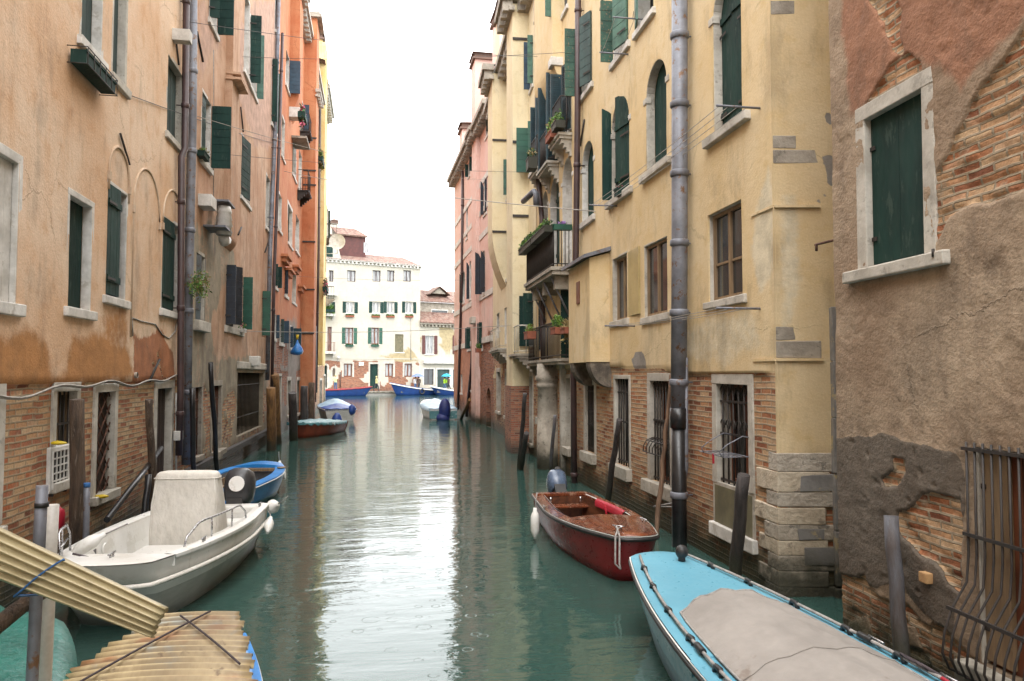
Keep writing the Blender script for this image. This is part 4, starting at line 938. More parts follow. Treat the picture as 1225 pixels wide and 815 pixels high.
def fn5(S, Z):
    e = zr + sstep(2, 6, S) * .13
    brk = 1 - sstep(-.012, .012, Z - e)
    r = brk.copy()
    b = pmask(R1, S, Z, [(760, 444), (758, 430), (763, 420), (771, 420), (776, 436), (775, 446)], .03, .02, 62)
    b = np.maximum(b, pmask(R1, S, Z, [(838, 150), (838, 120), (850, 118), (850, 152)], .0, .02, 63) * 0)
    g = pmask(R1, S, Z, [(905, 250), (925, 200), (930, 330), (915, 350), (900, 300)], .1, .1, 65) * .8
    g = np.maximum(g, pmask(R1, S, Z, [(820, 400), (850, 372), (905, 372), (920, 410), (870, 440), (820, 430)], .12, .15, 66) * .6)
    g = np.maximum(g, pmask(R1, S, Z, [(700, 330), (735, 300), (735, 420), (712, 420)], .1, .2, 67) * .0)
    k = sstep(0, .35, S); d = (.035 * (1 - r) + (fbm(S * .8, Z * .8, 68) - .5) * .02) * k + .03 * (1 - k)
    return d, r, g, b
build_wall(R1, H5, 0, R1.len, -.7, 15.0, W5, .085, fn5, M['w_R1'], zl=(zr - .012, zr + .012, zr + .13, zr + .145))
for w_ in W5: window(R1, H5, w_)
# side of the house on the gap
def fn6(S, Z):
    low = R1.hit(930, 545)[1]
    r = 1 - sstep(-.03, .03, Z - (1.55 + (fbm(S * 2, Z * 0, 70) - .5) * .18))
    b = pmask(RR, S, Z, [(985, 190), (1000, 186), (1004, 225), (988, 222)], .03, .02, 71); b = np.maximum(b, pmask(RR, S, Z, [(984, 140), (995, 135), (994, 150), (986, 156)], .02, .02, 72))
    b = np.maximum(b, pmask(RR, S, Z, [(994, 232), (992, 230), (980, 245), (978, 236)], .02, .02, 73))
    b = np.maximum(b, sstep(.42, .45, S) * sstep(1.5, 1.55, Z) * (1 - sstep(2.45, 2.75, Z)) * .0)
    g = pmask(RR, S, Z, [(930, 230), (950, 228), (955, 330), (940, 400), (930, 400)], .08, .08, 74) * .7
    k = sstep(0, .3, S); return (.02 * (1 - r) + (fbm(S, Z, 75) - .5) * .015) * k + .02 * (1 - k), r, g, b
build_wall(RR, H5, 0, RR.len, -.7, 15.0, [], .07, fn6, M['w_R1'])
build_rest(R1, H5, 0, R1.len, -.7, 15.0, M['w_R1'], depth=9.0)
m = MB(); zs_ = [-.7 + .5 * k for k in range(32)]
for za_, zb_ in zip(zs_[:-1], zs_[1:]):
    for A_, B_ in ((R1.P(.0, 0, .03), R1.o + R1.n * .03 + RR.n * .02), (R1.o + R1.n * .03 + RR.n * .02, RR.P(0, 0, .02))):
        m.poly([(A_.x, A_.y, za_), (B_.x, B_.y, za_), (B_.x, B_.y, zb_), (A_.x, A_.y, zb_)], uv=[(0, za_), (.05, za_), (.05, zb_), (0, zb_)])
m.build('corner_edge', M['w_R1'], H5)
# corner masonry: long and short stones that turn the corner
def corner_block(z0, z1, ls, lr, mat='quoin', pr=.03):
    m = MB(); j = lambda: random.uniform(-.012, .012)
    a = R1.P(ls + j(), 0, -.05); b = R1.P(ls + j(), 0, pr + j() * .5)
    c = R1.o + R1.n * pr + RR.n * pr; d_ = RR.P(lr + j(), 0, pr + j() * .5); e = RR.P(lr + j(), 0, -.05); f = R1.o - R1.n * .05 - RR.n * .05 
    pts = [a, b, c, d_, e, f]; lo = [m.vert((p.x, p.y, z0 + j() * .4)) for p in pts]; hi = [m.vert((p.x, p.y, z1 + j() * .4)) for p in pts]
    for k in range(6): m.face([lo[k], lo[(k + 1) % 6], hi[(k + 1) % 6], hi[k]])
    m.face(lo[::-1]); m.face(hi); m.build('quoin', M[random.choice(['quoin', 'quoin_warm', 'quoin_dull']) if mat == 'quoin' else mat], H5, bevel=.010)
z_ = -.3; k_ = 0
while z_ < 1.42:
    h_ = random.uniform(.15, .24); h_ = min(h_, 1.58 - z_); long = k_ % 2 == 0
    corner_block(z_, z_ + h_ - .005, random.uniform(.42, .6) if long else random.uniform(.2, .32), random.uniform(.50, .62) if long else random.uniform(.56, .68)); z_ += h_; k_ += 1
for (yt, yb, ls, lr) in ((391, 408, .42, .24), (408, 429, .22, .50), (160, 176, .40, .24), (177, 194, .28, .55), (-5, 12, .6, .25)):
    corner_block(R1.hit(930, yb)[1], R1.hit(930, yt)[1], ls, lr, 'stone_grey', .022)
for (x0, x1, y0, y1) in ((956, 1000, 567, 588), (953, 985, 632, 646), (962, 1000, 655, 676)):
    (a_, zt_), (b_, zb_) = RR.hit(x0, y0), RR.hit(x1, y1); m = MB(); m.fbox(RR, a_, b_, zb_, zt_, .0, .036 + random.random() * .006, .014); m.build('quoin', M['slate_patch'], H5, bevel=.006)
m = MB()
for i in range(6):
    s0_ = RR.s(992); z0_ = -.5 + i * .62; m.fbox(RR, s0_, s0_ + .5, z0_, z0_ + .61, 0, .10 + random.uniform(-.015, .015), .01)
m.build('corner_pilaster', M['slate_patch'], H5, bevel=.012)
# string courses
m = MB()
for (y_, h_, q_) in ((248, .03, .02), (432, .03, .02)):
    z0_ = R1.hit(930, y_)[1]; m.fbox(R1, -.02, R1.s(905), z0_, z0_ + h_, 0, .05); m.fbox(RR, -.02, .5, z0_, z0_ + h_, 0, .05)
m.build_each('string_course', M['w_R1'], H5)
for f_, q_ in zip(H5.children[-1].data.polygons, range(999)): pass
# plinth panel and sill of the near barred window
a_, e_, c_, f_ = W5[0]['op']; m = MB(); m.fbox(R1, a_ - .06, e_ + .06, c_ - .52, c_ - .03, -.05, .015, .004); m.build('plinth_panel', M['board_olive'], H5)
m = MB(); m.fbox(R1, a_ - .16, e_ + .16, c_ - .70, c_ - .53, -.05, .07, .012); m.build('plinth_stone', M['stone_white'], H5, bevel=.015)
m = MB(); m.fbox(R1, a_ - .12, e_ + .12, c_ - .55, c_ + .01, -.1, .012, .004); m.build('plinth_frame', M['stone'], H5)
# big cast drainpipe with black lower length
pipe(R1, H5, [(813, -80), (813, 300), (812, 492)], .2, .115, 'galv', 1.0, ringm='galv')
pipe(R1, H5, [(812, 488), (812, 512)], .2, .128, 'pipe_black'); pipe(R1, H5, [(812, 500), (813, 700)], .2, .108, 'pipe_black', 2.2, ringm='galv')
pipe(R1, H5, [(820.5, 428), (821, 560), (818, 580), (815, 583)], .12, .03, 'galv', name='conduit')
pipe(R1, H5, [(692, -80), (691, 130), (689, 300), (686, 450), (687, 590)], .16, .07, 'pipe_brown', 3.5)
pipe(R1, H5, [(641, -40), (643.5, 210), (648, 260), (649.5, 430), (649, 556)], .12, .07, 'pipe_brown', 3.5)
m = MB(); q0 = R1.hit(642, 212, .12); q1 = R1.hit(628, 238, .5); m.tube([R1.P(*R1.hit(641.5, 246, .3), .3), R1.P(*R1.hit(641, 232, .3), .3), R1.P(*R1.hit(639, 229, .35), .35), R1.P(*R1.hit(626, 241, .5), .5)], .085, 10); m.build('flue', M['galv'], H5)
# oriel
so0, so1 = R1.s(732), R1.s(732) + 1.75; zo0, zo1 = 2.70, R1.hit(732, 300, .25)[1]; no = .44
m = MB()
def oq(pts): m.poly([R1.P(*p) for p in pts], uv=[(p[0] + p[2], p[1]) for p in pts])
oq([(so0, zo0, 0), (so0, zo0, no), (so0, zo1, no), (so0, zo1 + .12, 0)]); oq([(so1, zo0, 0), (so1, zo0, no), (so1, zo1, no), (so1, zo1 + .12, 0)])
oq([(so0, zo0, no), (so1, zo0, no), (so1, zo1, no), (so0, zo1, no)]); oq([(so0, zo0, 0), (so1, zo0, 0), (so1, zo0, no), (so0, zo0, no)])
OR = m.build('oriel', M['w_R1'], H5)
m = MB(); m.hexa([R1.P(so0 - .1, zo1 + .16, -.02), R1.P(so1 + .1, zo1 + .16, -.02), R1.P(so1 + .1, zo1 - .02, no + .14), R1.P(so0 - .1, zo1 - .02, no + .14), R1.P(so0 - .1, zo1 + .24, -.02), R1.P(so1 + .1, zo1 + .24, -.02), R1.P(so1 + .1, zo1 + .05, no + .14), R1.P(so0 - .1, zo1 + .05, no + .14)]); m.build('oriel_roof', M['galv'], OR)
c_ = R1.hit(692, 350, no); m = MB(); m.fbox(R1, c_[0] - .12, c_[0] + .12, c_[1] - .24, c_[1] + .22, no, no + .02); m.build('oriel_window', M['wood_red'], OR)
for s_ in (so0 + .18, so1 - .2):
    m = MB(); K_ = 8; P0 = []
    for k in range(K_ + 1):
        a = math.pi / 2 * k / K_; P0.append((no * .98 * math.cos(a) if k < K_ else 0.02, zo0 - .50 * math.sin(a) ** 1.0 * (1 if k else .0)))
    for (n_a, z_a), (n_b, z_b) in zip(P0[:-1], P0[1:]):
        m.hexa([R1.P(s_ - .16, z_b, -.03), R1.P(s_ + .16, z_b, -.03), R1.P(s_ + .16, z_b, n_b), R1.P(s_ - .16, z_b, n_b), R1.P(s_ - .16, z_a, -.03), R1.P(s_ + .16, z_a, -.03), R1.P(s_ + .16, z_a, n_a), R1.P(s_ - .16, z_a, n_a)])
    m.build('corbel', M['corbel_dark'], OR)
# loggia balconies
zb_ = R1.hit(674, 328, 0)[1]
BB = balcony(R1, H5, R1.s(687), R1.s(628.5, .52), 5.0, .52, .92, th=.18, slab='stone_grey', bars=.085, brackets=False)
m = MB()
for px_ in (682, 672, 662, 655):
    s_ = R1.s(px_); m = MB(); m.tube([R1.P(s_, 4.8, .46), R1.P(s_, 3.9, .03)], .025, 6); m.build('strut', M['galv'], BB)
for s_ in (R1.s(683), R1.s(668), R1.s(655)): m = MB(); m.fbox(R1, s_ - .1, s_ + .1, 4.5, 4.81, 0, .4); m.build_each('bracket', M['stone_grey'], BB)
def small_bal(x0, x1, y, nn=.34, h=.9): return balcony(R1, H5, R1.s(x0), R1.s(x1), R1.hit((x0 + x1) / 2, y)[1], nn, h, slab='stone', bars=.11)
small_bal(687, 674.5, 166); small_bal(671.5, 658.5, 200); small_bal(656.5, 647.5, 205)
# first-floor ledge with railings over the column, left of the oriel
zf_ = R1.hit(672, 428, .45)[1]
BL = balcony(R1, H5, R1.s(686), R1.s(662), zf_, .36, .9, slab='stone_grey', bars=.13, brackets=False); balcony(R1, H5, R1.s(659), R1.s(645.5), zf_, .36, .9, slab='stone_grey', bars=.13)
# stone column standing in the water
s_ = R1.s(664, .0); m = MB(); c_ = R1.P(s_, 0, .15); zz = [(-.6, .34), (.95, .335), (.96, .325), (2.1, .31), (2.12, .34), (2.2, .35), (2.24, .31), (2.3, .36), (2.4, .37), (2.44, .33), (zf_ - .1, .33)]
m.tube([c_ + Vector((0, 0, z)) for z, r in zz], [r for z, r in zz], 20); m.build('column', M['stone_grey'], H5)
m = MB(); s2 = R1.s(676); m.fbox(R1, s2 - .1, s2 + .1, -.4, zf_ - .1, -.02, .12); m.build('pilaster', M['stone'], H5)
# corbelled hood high on the wall
s_ = R1.s(670.5); zh = R1.hit(668, 66, .4)[1]; breast(R1, H5, s_ - .5, s_ + 1.9, zh - .3, 15.0, .30, M['w_R1'], .8)
m = MB(); m.fbox(R1, s_ - .54, s_ - .2, zh + .22, zh + .44, 0, .35); m.build_each('corbel_stone', M['stone_white'], H5, bevel=.015)
m = MB()
for p_ in (((718, 13), (722, -8)), ((694, 175), (699, 143)), ((640, 140), (645, 112))): m.tube([R1.P(*R1.hit(*p_[0], .06), .06), R1.P(*R1.hit(*p_[1], .06), .06)], .02, 6)
m.build_each('tie_bar', M['iron'], H5)
# ============================================================ RIGHT 2 : cream house with two chimney shafts
H6 = house(R2, 'cream house with projecting shafts, bracketed eaves and a brick pier at the waterline', GR)
def r2(xl, xr, yt, yb, **k): return wp(R2, xl, xr, yt, yb, **k)
W6 = [r2(636.5, 639.5, 45, 104, fill='dark', fw=.06, fm='stone_white', shut=[('f', 90, 'blue_shutter', 'h', .2), ('n', 90, 'green_light', 'h', .16)]),
 r2(636, 640, 148, 204, fill='dark', fw=.06, fm='stone_white', shut=[('f', 92, 'green_mid', 'h', .42), ('n', 80, 'green_mid', 'h', .16)]),
 r2(634.5, 639.5, 352, 415, fill='dark', fw=.06, fm='stone_white', sill=False, shut=[('f', 90, 'green', 'h', .3), ('n', 90, 'green', 'h', .3)]),
 r2(634, 637.5, 450, 530, fill='dark', fw=.12, fm='stone'),
 r2(609, 611.5, 108, 155, fill='pvc_white', fw=.1, fm='stone_white'), r2(606, 610, 195, 238, fill='dark', fw=.07, fm='stone_white', shut=[('n', 75, 'green_mid', 'h', .2)]),
 r2(606.5, 610, 276, 333, arch=True, fill='glass', fw=.12, fm='stone_white'), r2(595, 598.5, 375, 405, fill='glass', fw=.1, fm='stone_white', sill=False), r2(604.5, 608, 368, 412, fill='glass', fw=.1, fm='stone_white', sill=False),
 r2(595, 599, 445, 492, fill='glass', fw=.16, fm='stone'), r2(605, 608, 445, 498, fill='dark', fw=.12, fm='stone')]
def fn7(S, Z):
    z = 3.3 + (fbm(S * .6, Z * 0, 80) - .5) * .6
    r = (1 - sstep(-.1, .1, Z - z)) * .95; g = 1 - sstep(0, 3, Z - 3 + (fbm(S * .6, Z * .4, 81) - .5) * 2)
    r = r * (1 - (sstep(2.0, 2.5, Z) * (fbm(S, Z, 84) > .55)) * .8)
    return .04 * (1 - sstep(.3, .7, r)), r, g * .5, zero(S)
build_wall(R2, H6, 0, R2.len, -.7, 14.4, W6, .2, fn7, M['w_R2'], zstep=.14)
for w_ in W6: window(R2, H6, w_)
build_rest(R2, H6, 0, R2.len, -.7, 14.4, M['w_R2'], eave=.3)
cornice(R2, H6, 0, R2.len, 14.6, 'stone_grey', .5, .6, .6)
sA = R2.s(634); wA = (R2.s(617, .55) - sA); breast(R2, H6, sA, sA + 1.5, 2.1, 14.3, .55, M['w_R2']); cornice(R2, H6, sA - .15, sA + 1.65, 14.62, 'stone_grey', .4, .5, .6, .55)
m = MB()
def bq(pts): m.poly([R2.P(*p) for p in pts], uv=[(p[0] + p[2], p[1]) for p in pts])
for (a, b) in (((sA, 0), (sA, .6)), ((sA, .6), (sA + 1.5, .6)), ((sA + 1.5, .6), (sA + 1.5, 0))): bq([(a[0], -.6, a[1]), (b[0], -.6, b[1]), (b[0], 2.1, b[1]), (a[0], 2.1, a[1])])
bq([(sA, 2.1, 0), (sA + 1.5, 2.1, 0), (sA + 1.5, 2.1, .6), (sA, 2.1, .6)])
t = NT('pier_brick'); uv = t.uv(); c_, h_ = brick_nodes(t, uv, 'red', (.30, .2, .14)); z_ = t.sepz(uv, 1); c_ = t.mix(t.rng(t.math('ADD', z_, t.math('MULTIPLY', t.noise(uv, 3), .4)), .2, .75, .9, 0), c_, (.03, .028, .02)); M['pier_brick'] = t.out(c_, .7, t.bump(h_, .6, .012)); m.build('brick_pier', M['pier_brick'], H6)
sB = R2.s(607); breast(R2, H6, sB, sB + 1.7, R2.hit(607, 345)[1], 14.3, .6, M['w_R2'], 2.2); cornice(R2, H6, sB - .15, sB + 1.85, 14.62, 'stone_grey', .4, .5, .6, .6)
chimney(R2, H6, sB + .1, sB + 1.5, 14.5, 16.9, -.9, .3, M['w_R2']); chimney(R2, H6, sA + .1, sA + 1.3, 14.5, 16.8, -.8, .3, M['w_R2'])
m = MB()
for yy, ss, nn in ((165 / 1.0, sA, .55), (39, sA, .55), (255, sA, .55), (100, sB, .6), (184, sB, .6), (287, sB, .6)):
    z_ = R2.hit(R2 and (626 if ss == sA else 592), yy, nn * .5)[1]; m.fbox(R2, ss - .04, ss - .012, z_ - .04, z_ + .04, 0, nn); 
m.build_each('tie_bar', M['iron'], H6)
balcony(R2, H6, R2.s(640), R2.s(630), R2.hit(635, 424, 0)[1], .55, .85, slab='stone_grey', bars=.4, mat='stone'); balcony(R2, H6, R2.s(612), R2.s(600), R2.hit(606, 418)[1], .5, .8, slab='stone', bars=.4, mat='stone')
# ============================================================ RIGHT 3 : pink house
H7 = house(RP, 'pink house with pale stone bands, dark shutters and bare brick round a water door', GR)
def rp(xl, xr, yt, yb, **k): return wp(RP, xl, xr, yt, yb, **k)
W7 = [rp(581.5, 585.5, 140, 163, fill='dark', fw=.08, fm='stone_white', shut=[('n', 90, 'green', 'h', .12)]),
 rp(579.5, 583, 212, 256, fill='dark', fw=.1, arch=True, fm='stone_white', shut=[('f', 90, 'navy', 'h', .16), ('n', 90, 'navy', 'h', .1)]),
 rp(577.5, 581, 300, 352, fill='dark', fw=.1, arch=True, fm='stone_white', shut=[('f', 90, 'navy', 'h', .34), ('n', 90, 'navy', 'h', .2)]),
 rp(566.5, 569, 230, 275, fill='dark', arch=True, fw=.1, fm='stone_white', shut=[('n', 20, 'grey_shutter', 'h', .5, -.1)]), rp(558, 560, 244, 286, arch=True, fill='dark', fw=.1, fm='stone_white'),
 rp(566, 568.5, 186, 204, fill='dark', fw=.1, fm='stone_white', shut=[('f', 90, 'green', 'h', .18)]), rp(560.5, 562.5, 196, 212, fill='dark', fw=.1, fm='stone_white', shut=[('f', 90, 'green', 'h', .18)]),
 rp(562, 564, 312, 358, arch=True, fill='dark', fw=.1, fm='stone_white', shut=[('f', 90, 'navy', 'h', .15)]), rp(554, 556.5, 325, 362, arch=True, fill='dark', fw=.1, fm='stone_white', shut=[('f', 90, 'green', 'h', .18)]),
 rp(574.5, 577.5, 386, 418, fill='dark', fw=.1, fm='stone_white', shut=[('n', 90, 'green', 'h', .15), ('f', 90, 'grey_shutter', 'h', .12)]), rp(560.5, 563.5, 392, 418, fill='dark', fw=.1, fm='stone_white', shut=[('n', 90, 'green', 'h', .2), ('f', 90, 'grey_shutter', 'h', .15)]),
 rp(582, 587.5, 464, 511, arch=True, fill='boards', depth=.5, sill=False), rp(564.5, 567, 450, 467, fill='dark', fw=.14, fm='stone_white'), rp(552, 554, 448, 470, fill='dark', fw=.14, fm='stone_white')]
def fn8(S, Z):
    r = pmask(RP, S, Z, [(592, 395), (592, 520), (572, 520), (572, 480), (577, 410)], .5, .15, 90)
    r = np.maximum(r, (1 - sstep(.4, 1.2, Z + (fbm(S, Z, 91) - .5) * 1.2)) * .9)
    g = 1 - sstep(3.0, 5.0, Z + (fbm(S * .5, Z * .5, 92) - .5) * 2)
    b = zero(S)
    return .04 * (1 - sstep(.3, .7, r)) + (fbm(S * .5, Z * .5, 93) - .5) * .06, r, g, b
build_wall(RP, H7, 0, RP.len, -.7, 14.9, W7, .2, fn8, M['w_RP'], zstep=.15)
for w_ in W7: window(RP, H7, w_)
build_rest(RP, H7, 0, RP.len, -.7, 14.9, M['w_RP'], eave=.3)
cornice(RP, H7, 0, RP.len, 15.1, 'stone_grey', .55, .55, .55)
m = MB()
for yy in (250, 354, 215, 407, 280):
    z_ = RP.hit(580, yy)[1]; m.fbox(RP, .02, RP.len - .02, z_ - .14, z_ + .14, 0, .075)
m.build_each('stone_band', M['stone_pink'] if 'stone_pink' in M else M['stone_white'], H7)
sC = RP.s(574.5); breast(RP, H7, sC, sC + 1.6, -.6, 14.9, .22, M['w_RP']); cornice(RP, H7, sC - .1, sC + 1.7, 15.1, 'stone_grey', .4, .5, .5, .22)
chimney(RP, H7, sC, sC + 1.3, 15, 18.6, -.8, .3, M['w_RP']); chimney(RP, H7, 1.0, 2.2, 15, 19.4, -1.6, -.3, M['w_RP']); chimney(RP, H7, sC + 5, sC + 6.2, 15, 16.6, -.8, .3, M['w_RP'])
pipe(RP, H7, [(553.5, 205), (552.5, 330), (548, 490)], .12, .08, 'pipe_brown', 4); pipe(RP, H7, [(566, 392), (564, 440), (558, 498)], .12, .08, 'pipe_brown', 4)
m = MB(); c_ = RP.hit(566, 383, .3); m.fbox(RP, c_[0] - .4, c_[0] + .4, c_[1] - .2, c_[1] + .15, 0, .45); m.build('flue', M['stone'], H7, bevel=.03)
# shutters on the end wall towards the far canal
RE = Facade((5.06, 48.2), (9.5, 48.9), 1)
# ============================================================ RIGHT 0 : near brown-grey house
H4 = house(R0, 'worn grey-brown house with patches of bare brick, nearest on the right', GR, 5.5)
W4 = [wp(R0, 1043, 1116, 119, 312, fill='green', fw=.12, fm='stone', depth=.10, fn=.035, sh=.11, sx=.26, sp=.10),
      wp(R0, 1168, 1262, 540, 812, fill='wood_red', fw=.13, fm='stone', depth=.085, shut=[('f', 0, 'brown_frame', 'p', .24, -.05)], fn=.02, sh=.16, sx=.12, sp=.14)]
W4[0]['shut'] = [('n', 0, 'green', 'p', (W4[0]['op'][1] - W4[0]['op'][0]) / 2, -.068), ('f', 0, 'green', 'p', (W4[0]['op'][1] - W4[0]['op'][0]) / 2, -.068)]
W4[0]['fill'] = 'dark'
def fn4(S, Z):
    pm = lambda px, wv=.05, sf=.012, sd=3, fr=5: pmask(R0, S, Z, px, wv, sf, sd, fr)
    r = pm([(1124, 290), (1118, 240), (1127, 200), (1150, 160), (1180, 98), (1240, 20), (1300, -40), (1300, 225), (1225, 228), (1170, 245), (1140, 262)], .05, .012, 101)
    r = np.maximum(r, pm([(1036, 135), (1050, 105), (1068, 78), (1090, 62), (1106, 75), (1114, 100), (1113, 118)], .03, .012, 102))
    r = np.maximum(r, pm([(1040, 0), (1072, -10), (1085, 10), (1078, 40), (1086, 62), (1070, 62), (1062, 30)], .05, .012, 103))
    r = np.maximum(r, pm([(1078, 615), (1098, 606), (1108, 590), (1130, 588), (1152, 596), (1156, 640), (1152, 712), (1138, 700), (1122, 672), (1096, 655), (1080, 640)], .05, .012, 104))
    r = np.maximum(r, pm([(1058, 572), (1072, 562), (1074, 548), (1088, 553), (1087, 566), (1076, 582), (1062, 582)], .02, .01, 105))
    r = np.maximum(r, pm([(1005, 690), (1040, 692), (1060, 718), (1085, 722), (1105, 740), (1140, 760), (1165, 790), (1230, 830), (1230, 930), (1005, 930)], .06, .012, 106))
    r = r * (1 - .95 * pm([(1012, 750), (1040, 735), (1052, 765), (1075, 790), (1060, 830), (1012, 800)], .04, .012, 107)) * (1 - .95 * pm([(1080, 745), (1098, 748), (1106, 775), (1086, 775)], .03, .012, 108))
    g = pm([(1012, -60), (1300, -90), (1300, 10), (1225, 26), (1180, 72), (1152, 110), (1126, 88), (1100, 62), (1062, 88), (1038, 128), (1018, 140)], .12, .12, 110, 3)
    b = pm([(1000, 524), (1060, 520), (1100, 532), (1152, 540), (1160, 600), (1150, 720), (1120, 700), (1096, 690), (1050, 700), (1000, 686)], .06, .02, 112, 3)
    b = np.maximum(b, pm([(1088, 668), (1120, 665), (1150, 700), (1146, 760), (1110, 735), (1086, 710)], .05, .02, 113, 4))
    layer = fbm(S * 2.0, Z * 2.0, 120, 5)
    thick = .034 + .005 * sstep(.4, .6, b) - .009 * sstep(.57, .66, layer)
    pit = sstep(.86, .93, vnoise(S * 13, Z * 13, 122)) * b
    row = np.floor(Z / .062); fr = Z / .062 - row; bx = (S + (row % 2) * .125) / .25; fx = bx - np.floor(bx); brick = sstep(0, .14, fr) * sstep(0, .14, 1 - fr) * sstep(0, .05, fx) * sstep(0, .05, 1 - fx)
    brick = brick * .009 * (.4 + 1.2 * _h(np.floor(bx), row, 5)) + (fbm(S * 6, Z * 6, 124, 3) - .5) * .03
    d = thick * (1 - r) + brick * r + (fbm(S * 1.6, Z * 1.6, 125, 3) - .5) * .014 + (fbm(S * 12, Z * 12, 126, 4) - .5) * .010 - pit * .012
    return d, r, g, b
build_wall(R0, H4, R0.s(1330) if False else 1.6, R0.len, -.7, 7.5, W4, .018, fn4, M['w_R0'])
def fn4b(S, Z): return zero(S), (Z < 1).astype(float), zero(S), zero(S)
build_wall(R0, H4, 0, 1.6, -.7, 7.5, [], .4, fn4b, M['w_R0'], name='wall')
for w_ in W4: window(R0, H4, w_)
build_wall(R0, H4, -24, 0, -.7, 12.5, [], .6, lambda S, Z: (zero(S), (Z < 1) * 1.0, zero(S), zero(S)), M['w_R0'])  # carried on out of view behind the camera, added to hold back light
build_rest(R0, H4, -24, R0.len, -.7, 12.5, M['w_R0'], depth=7)
build_wall(R0, H4, 0, R0.len, 7.5, 12.5, [], .5, lambda S, Z: (zero(S) + .03, zero(S), zero(S) + 1, zero(S)), M['w_R0'], name='wall')
# keystone arch of bricks over the near window
a_, e_, c_, f_ = W4[0]['op']; m = MB(); mx = (a_ + e_) / 2 - .02; rr = (e_ - a_) / 2 + .02
for k in range(13):
    A = math.pi * (k + .5) / 13; ca, sa_ = math.cos(A), math.sin(A); z0_ = f_ + .14; hw = .026
    p = []
    for nn in (-.03, .052 + random.uniform(-.01, .01)):
        for (r_, t_) in ((rr - .30, -hw * .7), (rr - .30, hw * .7), (rr - .10, hw), (rr - .10, -hw)): p.append(R0.P(mx - r_ * ca + t_ * sa_, z0_ + (r_ * sa_ + t_ * ca) * .62, nn))
    pass
# belly grille on the near lower window
a_, e_, c_, f_ = W4[1]['op']; m = MB(); k_ = 10
for i in range(k_ + 1):
    s_ = a_ - .06 + (e_ - a_ + .12) * i / k_; pts = [(f_ + .03, .045), (f_ - .75, .05), (f_ - .95, .07), (c_ + .36, .19), (c_ + .20, .25), (c_ + .06, .27), (c_ - .05, .22), (c_ - .1, .1), (c_ - .1, .02)]
    m.tube([R0.P(s_, z, n) for z, n in pts], .0095, 6)
for z, n in ((f_ - .02, .048), (f_ - .62, .052), (c_ + .36, .195)): m.fbox(R0, a_ - .08, e_ + .1, z - .012, z + .012, n - .006, n + .010)
m.build('belly_grille', M['iron'], [q for q in H4.children if q.name.startswith('window')][1])
for px_, nn_ in (((1128, 302), .06), ((1112, 300), .03)):
    pass
c_ = R0.hit(1127, 302, .05); m = MB(); m.tube([R0.P(c_[0] + .03, c_[1], -.02), R0.P(c_[0] + .03, c_[1], .1)], .01, 6); m.tube([R0.P(c_[0] + .03, c_[1] - .03, .1), R0.P(c_[0] + .03, c_[1] + .03, .1)], .012, 6); m.build('shutter_stop', M['iron'], H4)
c_ = R0.hit(1109, 690, .05); m = MB(); m.fbox(R0, c_[0] - .05, c_[0] + .05, c_[1] - .045, c_[1] + .035, .02, .09, .004); m.build('projecting_stone', M['stone_ochre'], H4, bevel=.01)
c_ = R0.hit(1011, 283, .03); m = MB(); m.tube([R0.P(R0.len - .02, c_[1], .02), R0.P(R0.len + .34, c_[1] + .015, .02)], .012, 6); m.tube([R0.P(R0.len + .32, c_[1] - .05, .02), R0.P(R0.len + .32, c_[1] + .02, .02)], .014, 6); m.build('iron_bracket', M['rust'], H4)
# ============================================================ FAR side: quay and its two houses
QA, QB = at_y(378, 468, 91.0), at_y(502, 468, 95.5); FA = Facade((QA.x, QA.y), (QB.x, QB.y), -1)
FA.n = Vector((FA.d.y, -FA.d.x, 0)); FA.side = 1
QZ = .45
def qp(x, y, z): return (x, y, z)
dq = FA.d; nq = FA.n
def FP(s, n, z): p = FA.P(s, z, n); return (p.x, p.y, p.z)
m = MB(); m.poly([FP(-300, 2.6, QZ), FP(300, 2.6, QZ), FP(300, -250, QZ), FP(-300, -250, QZ)]); m.poly([FP(-300, 2.6, -1), FP(300, 2.6, -1), FP(300, 2.6, QZ), FP(-300, 2.6, QZ)])
o_ = m.build('quay', M['quay']); o_['kind'] = 'structure'
m = MB(); m.fbox(FA, -60, 60, QZ - .18, QZ + .03, 2.3, 2.66); o_ = m.build('quay_kerb', M['stone']); o_['kind'] = 'structure'
def fw(xl, xr, yt, yb, **k): 
    d = wp(FA, xl, xr, yt, yb, **k); return d
FL = FA.len
H8 = house(FA, 'cream three-storey house with green shutters and flower boxes facing down the canal', 'houses on the far quay')
W8 = []
for xl, xr in ((392, 397.8), (414, 424.5), (444.5, 454.5), (462, 471), (481.5, 491)): W8.append(fw(xl, xr, 323.5, 337, fill='curtain', wood='pipe_brown', bar=.1, fw=.12, fm='stone_white', sill=False))
for xl, xr in ((391, 395.5), (413, 423), (444.5, 454), (462, 471), (484, 493.5)): W8.append(fw(xl, xr, 361, 375, fill='curtain', wood='stone_white', bar=.14, fw=.05, fm='stone_white', shut=[('n', 176, 'green', 'h', .42), ('f', 176, 'green', 'h', .42)]))
for xl, xr in ((412.5, 422.5), (443.5, 453)): W8.append(fw(xl, xr, 392, 412, fill='curtain', wood='wood_red', bar=.12, fw=.06, fm='stone_white', shut=[('n', 176, 'green_mid', 'h', .42), ('f', 176, 'green_mid', 'h', .42)]))
W8.append(fw(391, 396.5, 391, 420, fill='curtain', wood='wood_red', bar=.14, fw=.12, fm='stone_white', sill=False))
W8.append(fw(472, 482.5, 400, 421.5, fill='board_olive', fw=.08, fm='stone_white', depth=.1))
for xl, xr in ((411, 421.5), (460.5, 470.5), (483.5, 493)): W8.append(fw(xl, xr, 435, 451, fill='curtain', wood='wood_red', bar=.14, fw=.2, fm='stone', sill=False))
